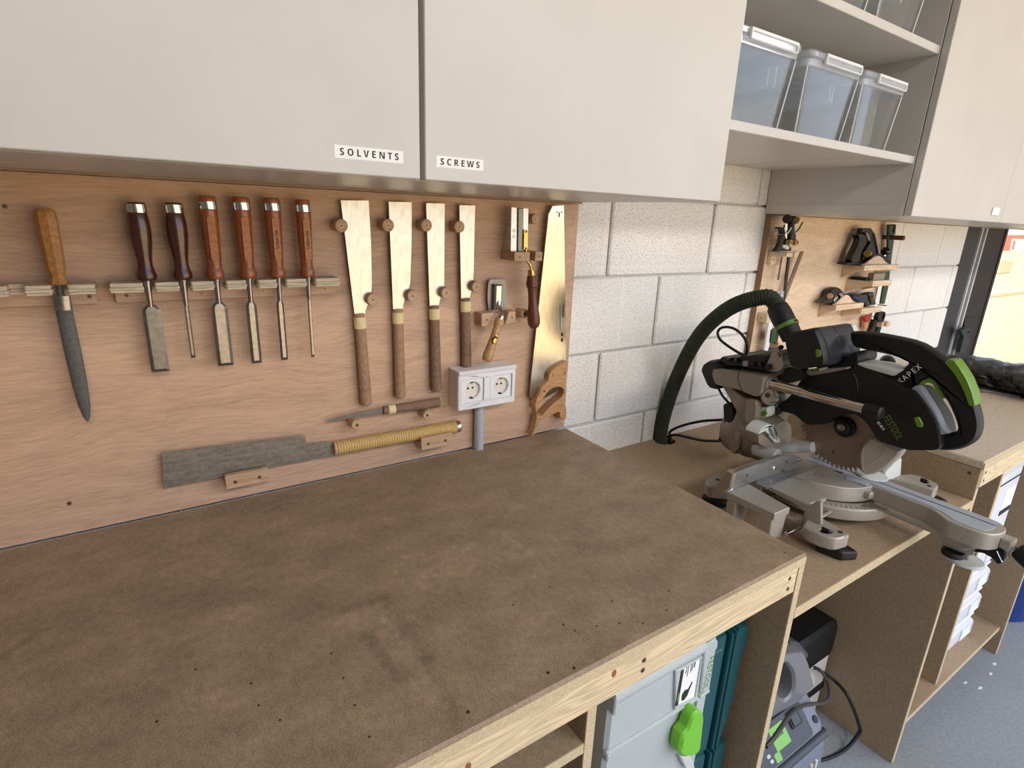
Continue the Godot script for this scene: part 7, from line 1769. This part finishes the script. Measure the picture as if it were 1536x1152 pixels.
	part("motor_end", MB.new().ext(MB.rc([Vector2(0.3695, 1.2739), Vector2(0.3737, 1.2799), Vector2(0.3972, 1.2899), Vector2(0.4305, 1.3047), Vector2(0.4391, 1.3033), Vector2(0.4498, 1.2887), Vector2(0.4607, 1.2683), Vector2(0.4715, 1.243), Vector2(0.4728, 1.2299), Vector2(0.4664, 1.2249), Vector2(0.4366, 1.2142), Vector2(0.4071, 1.2061), Vector2(0.3951, 1.2107), Vector2(0.3823, 1.235), Vector2(0.3742, 1.2572)], 0.012, 4), 1.392, 1.418, "x", 0.010), M["pale plastic"], mo)
	part("motor_button", MB.new().ext(MB.rc([Vector2(0.4548, 1.2624), Vector2(0.4606, 1.2656), Vector2(0.467, 1.2621), Vector2(0.4691, 1.2547), Vector2(0.4669, 1.2483), Vector2(0.4595, 1.2466)], 0.003, 3), 1.2195, 1.224, "x", 0.001), M["lime"], mo)
	part("motor_flute", MB.new().ext([Vector2(0.4594, 1.2601), Vector2(0.4666, 1.2627), Vector2(0.4728, 1.2414), Vector2(0.4717, 1.2322), Vector2(0.4681, 1.2313)], 1.345, 1.394, "x", 0.003), bk, mo)
	for k in 9:
		var p: Vector3 = Vector3(1.222, 1.2865, 0.3889).lerp(Vector3(1.222, 1.3053, 0.4361), k / 8.0)
		part("vent_slot", MB.new().box(p + Vector3(0.014, 0.0, 0.0), Vector3(0.012, 0.004, 0.0035), 0.0008), M["screw and hole dark"], mo)
	part("motor_mount", MB.new().ext(MB.rc([Vector2(0.419, 1.2035), Vector2(0.4752, 1.2254), Vector2(0.4983, 1.2612), Vector2(0.5092, 1.2536), Vector2(0.511, 1.2359), Vector2(0.4883, 1.2182), Vector2(0.4501, 1.2026)], 0.006, 2), 1.30, 1.39, "x", 0.006), bk, mo)
	# --- hose cuff on the dust port
	var a: Vector3 = Vector3(1.33, 1.2651, 0.3314)
	var b: Vector3 = Vector3(1.33, 1.3281, 0.2811)
	var cf := part("hose_cuff", MB.new().lathe([Vector2(0.0245, -0.01), Vector2(0.0255, 0.012), Vector2(0.0262, 0.03), Vector2(0.0270, 0.034), Vector2(0.0270, a.distance_to(b) * 0.78), Vector2(0.0245, a.distance_to(b) * 0.97), Vector2(0.0225, a.distance_to(b))], 26, MB.along(a, b)), bk, t)
	part("green_band", MB.new().lathe([Vector2(0.0268, 0.018), Vector2(0.0283, 0.0186), Vector2(0.0283, 0.0285), Vector2(0.0268, 0.029)], 26, MB.along(a, b)), M["lime"], cf)
	var mid := a.lerp(b, 0.0236 / a.distance_to(b))
	var ax := (b - a).normalized()
	var fw := (Vector3(0, 1.517, 1.08) - mid).normalized()
	fw = (fw - ax * fw.dot(ax)).normalized()
	var wd := MB.new()
	wd.xf = Transform3D(Basis(ax.cross(fw), ax, fw), mid)
	var arc := []
	for i in 7: arc.append(Vector2(sin(-0.1 + i * 0.15), cos(-0.1 + i * 0.15)) * 0.0286)
	for i in 7: arc.append(Vector2(sin(0.8 - i * 0.15), cos(0.8 - i * 0.15)) * 0.0278)
	var ar2 := []
	for p in arc: ar2.append(Vector2(p.y, p.x))
	wd.ext(ar2, -0.0028, 0.0028, "y")
	part("band_window", wd, bk, cf)
	cuff_end = b
	cuff_dir = ax

var cuff_end := Vector3.ZERO
var cuff_dir := Vector3.UP

func make_hose() -> void:
	# braided suction hose from the cuff down through the hole in the bench
	var p0 := cuff_end
	var path := MB.curve([p0 - cuff_dir * 0.02, p0 + cuff_dir * 0.012, Vector3(1.3250, 1.3477, 0.2571), Vector3(1.3160, 1.3429, 0.2376), Vector3(1.3060, 1.3328, 0.2114), Vector3(1.3000, 1.3144, 0.1787), Vector3(1.2940, 1.2863, 0.1462), Vector3(1.2880, 1.2478, 0.1135), Vector3(1.2830, 1.2012, 0.0864), Vector3(1.2790, 1.1393, 0.0616), Vector3(1.2750, 1.0717, 0.0409), Vector3(1.2720, 1.0031, 0.0259), Vector3(1.2695, 0.9383, 0.0169), Vector3(1.2680, 0.8880, 0.0164), Vector3(1.268, 0.80, 0.026)], 14)
	# resample evenly so that the ribs are regular
	var even := [path[0]]
	var step := 0.0068
	var acc := 0.0
	for i in range(1, path.size()):
		var a: Vector3 = path[i - 1]
		var d: float = a.distance_to(path[i])
		while acc + d >= step:
			a = a.lerp(path[i], (step - acc) / d)
			even.append(a)
			d = a.distance_to(path[i])
			acc = 0.0
		acc += d
	var pts := []
	var rad := []
	for i in even.size() - 1:
		for k in 4:
			pts.append(even[i].lerp(even[i + 1], k / 4.0))
			rad.append([0.0188, 0.0206, 0.0212, 0.0206][k])
	var hm := mat("hose braid", rgb(46, 52, 34), 0.75, 0.0, tex.speck, Vector3(40, 40, 40))
	var mb := MB.new()
	mb.crease = 60.0
	mb.tube(pts, rad, 16)
	var t := thing("suction_hose", "ribbed dark green suction hose arching from saw cuff to bench hole", "hose", Vector3(1.279, 0.877, 0.036))
	part("hose", mb, hm, t)
	# power cords
	var c1 := [Vector3(1.305, 0.80, 0.030), Vector3(1.300, 0.87, 0.034), Vector3(1.31, 0.8905, 0.0147), Vector3(1.315, 0.91, 0.0287), Vector3(1.32, 0.9365, 0.0669), Vector3(1.325, 0.9642, 0.1199), Vector3(1.33, 0.982, 0.1667), Vector3(1.335, 0.9959, 0.2051)]
	solo("power_cord", MB.new().tube(MB.curve(c1, 6), 0.0040, 8), M["black"], "black cord rising from the bench hole, upper one of two toward the saw", "cord", Vector3(1.30, 0.877, 0.034))
	var c2 := [Vector3(1.292, 0.80, 0.040), Vector3(1.290, 0.868, 0.046), Vector3(1.292, 0.8706, 0.0121), Vector3(1.29, 0.8917, 0.0322), Vector3(1.285, 0.9061, 0.0606), Vector3(1.28, 0.9168, 0.1085), Vector3(1.275, 0.9268, 0.1588), Vector3(1.272, 0.9421, 0.2041), Vector3(1.27, 0.9551, 0.2382)]
	solo("power_cord", MB.new().tube(MB.curve(c2, 6), 0.0040, 8), M["black"], "black cord lying on the bench from the hole, lower one of two toward the saw", "cord", Vector3(1.29, 0.877, 0.046))
	var c3 := [Vector3(1.27, 1.1886, 0.2832), Vector3(1.268, 1.1971, 0.2658), Vector3(1.265, 1.2038, 0.2394), Vector3(1.26, 1.2155, 0.2087), Vector3(1.258, 1.2285, 0.1831), Vector3(1.258, 1.2428, 0.1733), Vector3(1.26, 1.2559, 0.1769), Vector3(1.262, 1.2631, 0.1928), Vector3(1.27, 1.2615, 0.2116), Vector3(1.28, 1.2498, 0.2285), Vector3(1.285, 1.2326, 0.2419), Vector3(1.288, 1.212, 0.2465), Vector3(1.29, 1.1952, 0.2442)]
	solo("power_cord", MB.new().tube(MB.curve(c3, 5), 0.0036, 8), M["black"], "thin black cord standing in a loop above the saw's rear end", "cord", Vector3(1.268, 1.15, 0.26))
	var c4 := [Vector3(1.262, 1.0949, 0.1987), Vector3(1.258, 1.08, 0.217), Vector3(1.256, 1.0682, 0.2393), Vector3(1.256, 1.0594, 0.2593)]
	solo("power_cord", MB.new().tube(MB.curve(c4, 5), 0.0032, 8), M["black"], "short black cord behind the saw's taupe neck, under the rear bumper", "cord", Vector3(1.26, 1.0721, 0.2295))

# ---------------------------------------------------------------- black bag on the right bench
func make_right_bench_things() -> void:
	# long crumpled black bag lying along the back of the right bench, under the window
	var nz := fnl(77, 1.0, 4)
	var rings := []
	for i in 71:
		var u := i / 70.0
		var z := lerpf(0.150, 0.90, u)
		var xc := 2.615 + 0.015 * sin(u * 6.0) - 0.03 * u
		var e := sqrt(sin(PI * clampf(u * 1.9 + 0.03, 0.0, 0.5)))
		var w := 0.140 * e + 0.008 * sin(u * 26.0)
		var h := 0.084 * e
		var ring := []
		for k in 36:
			var a := TAU * k / 36.0
			var d := 1.0 + 0.16 * nz.get_noise_2d(u * 14.0 + 5.0, a * 1.3) + 0.16 * absf(nz.get_noise_2d(u * 34.0 + cos(a) * 2.0, a * 2.2 + 30.0))
			ring.append(Vector3(xc + cos(a) * w * d, maxf(0.9835 + h * 0.5 + sin(a) * h * 0.5 * d, 0.9842), z + 0.012 * nz.get_noise_2d(a * 3.0, u * 12.0)))
		rings.append(ring)
	var m := MB.new()
	m.crease = 50.0
	m.loft(rings)
	var t := thing("bag", "long crumpled black fabric bag lying on the right bench in front of the window", "bag", Vector3(2.6, 0.983, 0.45))
	part("cover", m, mat("black fabric", rgb(24, 21, 21), 0.36, 0.0, tex.fine, Vector3(6, 6, 6)), t)
	part("loose_hem", MB.new().tube(MB.curve([Vector3(2.5018, 0.986, 0.2816), Vector3(2.4387, 0.986, 0.3387), Vector3(2.4209, 0.99, 0.3769), Vector3(2.4399, 0.986, 0.4036), Vector3(2.4453, 0.99, 0.4383), Vector3(2.48, 0.986, 0.4764), Vector3(2.4861, 0.986, 0.5301)], 6), 0.0035, 6), mat("hem", rgb(120, 120, 124), 0.4), t)
	# roll of black hose end with crumpled film beside it
	var r := thing("black_roll", "small black roll with crinkled dark film behind the mitre saw handle", "roll", Vector3(2.52, 0.983, 0.10))
	part("roll", MB.new().cyl(Vector3(2.4999, 1.01, 0.0784) + Vector3(-0.02, 0, 0.03), Vector3(2.5167, 1.01, 0.0862), 0.026, 24, 0.006), M["black soft"], r)
	part("roll_core", MB.new().cyl(Vector3(2.4999, 1.01, 0.0784) + Vector3(-0.0215, 0, 0.0322), Vector3(2.4999, 1.01, 0.0784) + Vector3(-0.0195, 0, 0.0293), 0.016, 20, 0.002), M["black gloss"], r)
	var fr := []
	for i in 13:
		var u := i / 12.0
		var ring := []
		var c: Vector3 = Vector3(2.5107, 1, 0.101).lerp(Vector3(2.5248, 1, 0.1542), u) - Vector3(0.035, 0, 0.012)
		for k in 14:
			var a := TAU * k / 14.0
			var d := 1.0 + 0.5 * nz.get_noise_2d(i * 33.0, a * 60.0)
			ring.append(Vector3(c.x, maxf(c.y - 0.008 + sin(a) * 0.020 * d, 0.9835), c.z + cos(a) * 0.035 * d))
		fr.append(ring)
	var fm := MB.new()
	fm.crease = 15.0
	fm.loft(fr)
	part("film", fm, M["black gloss"], r)
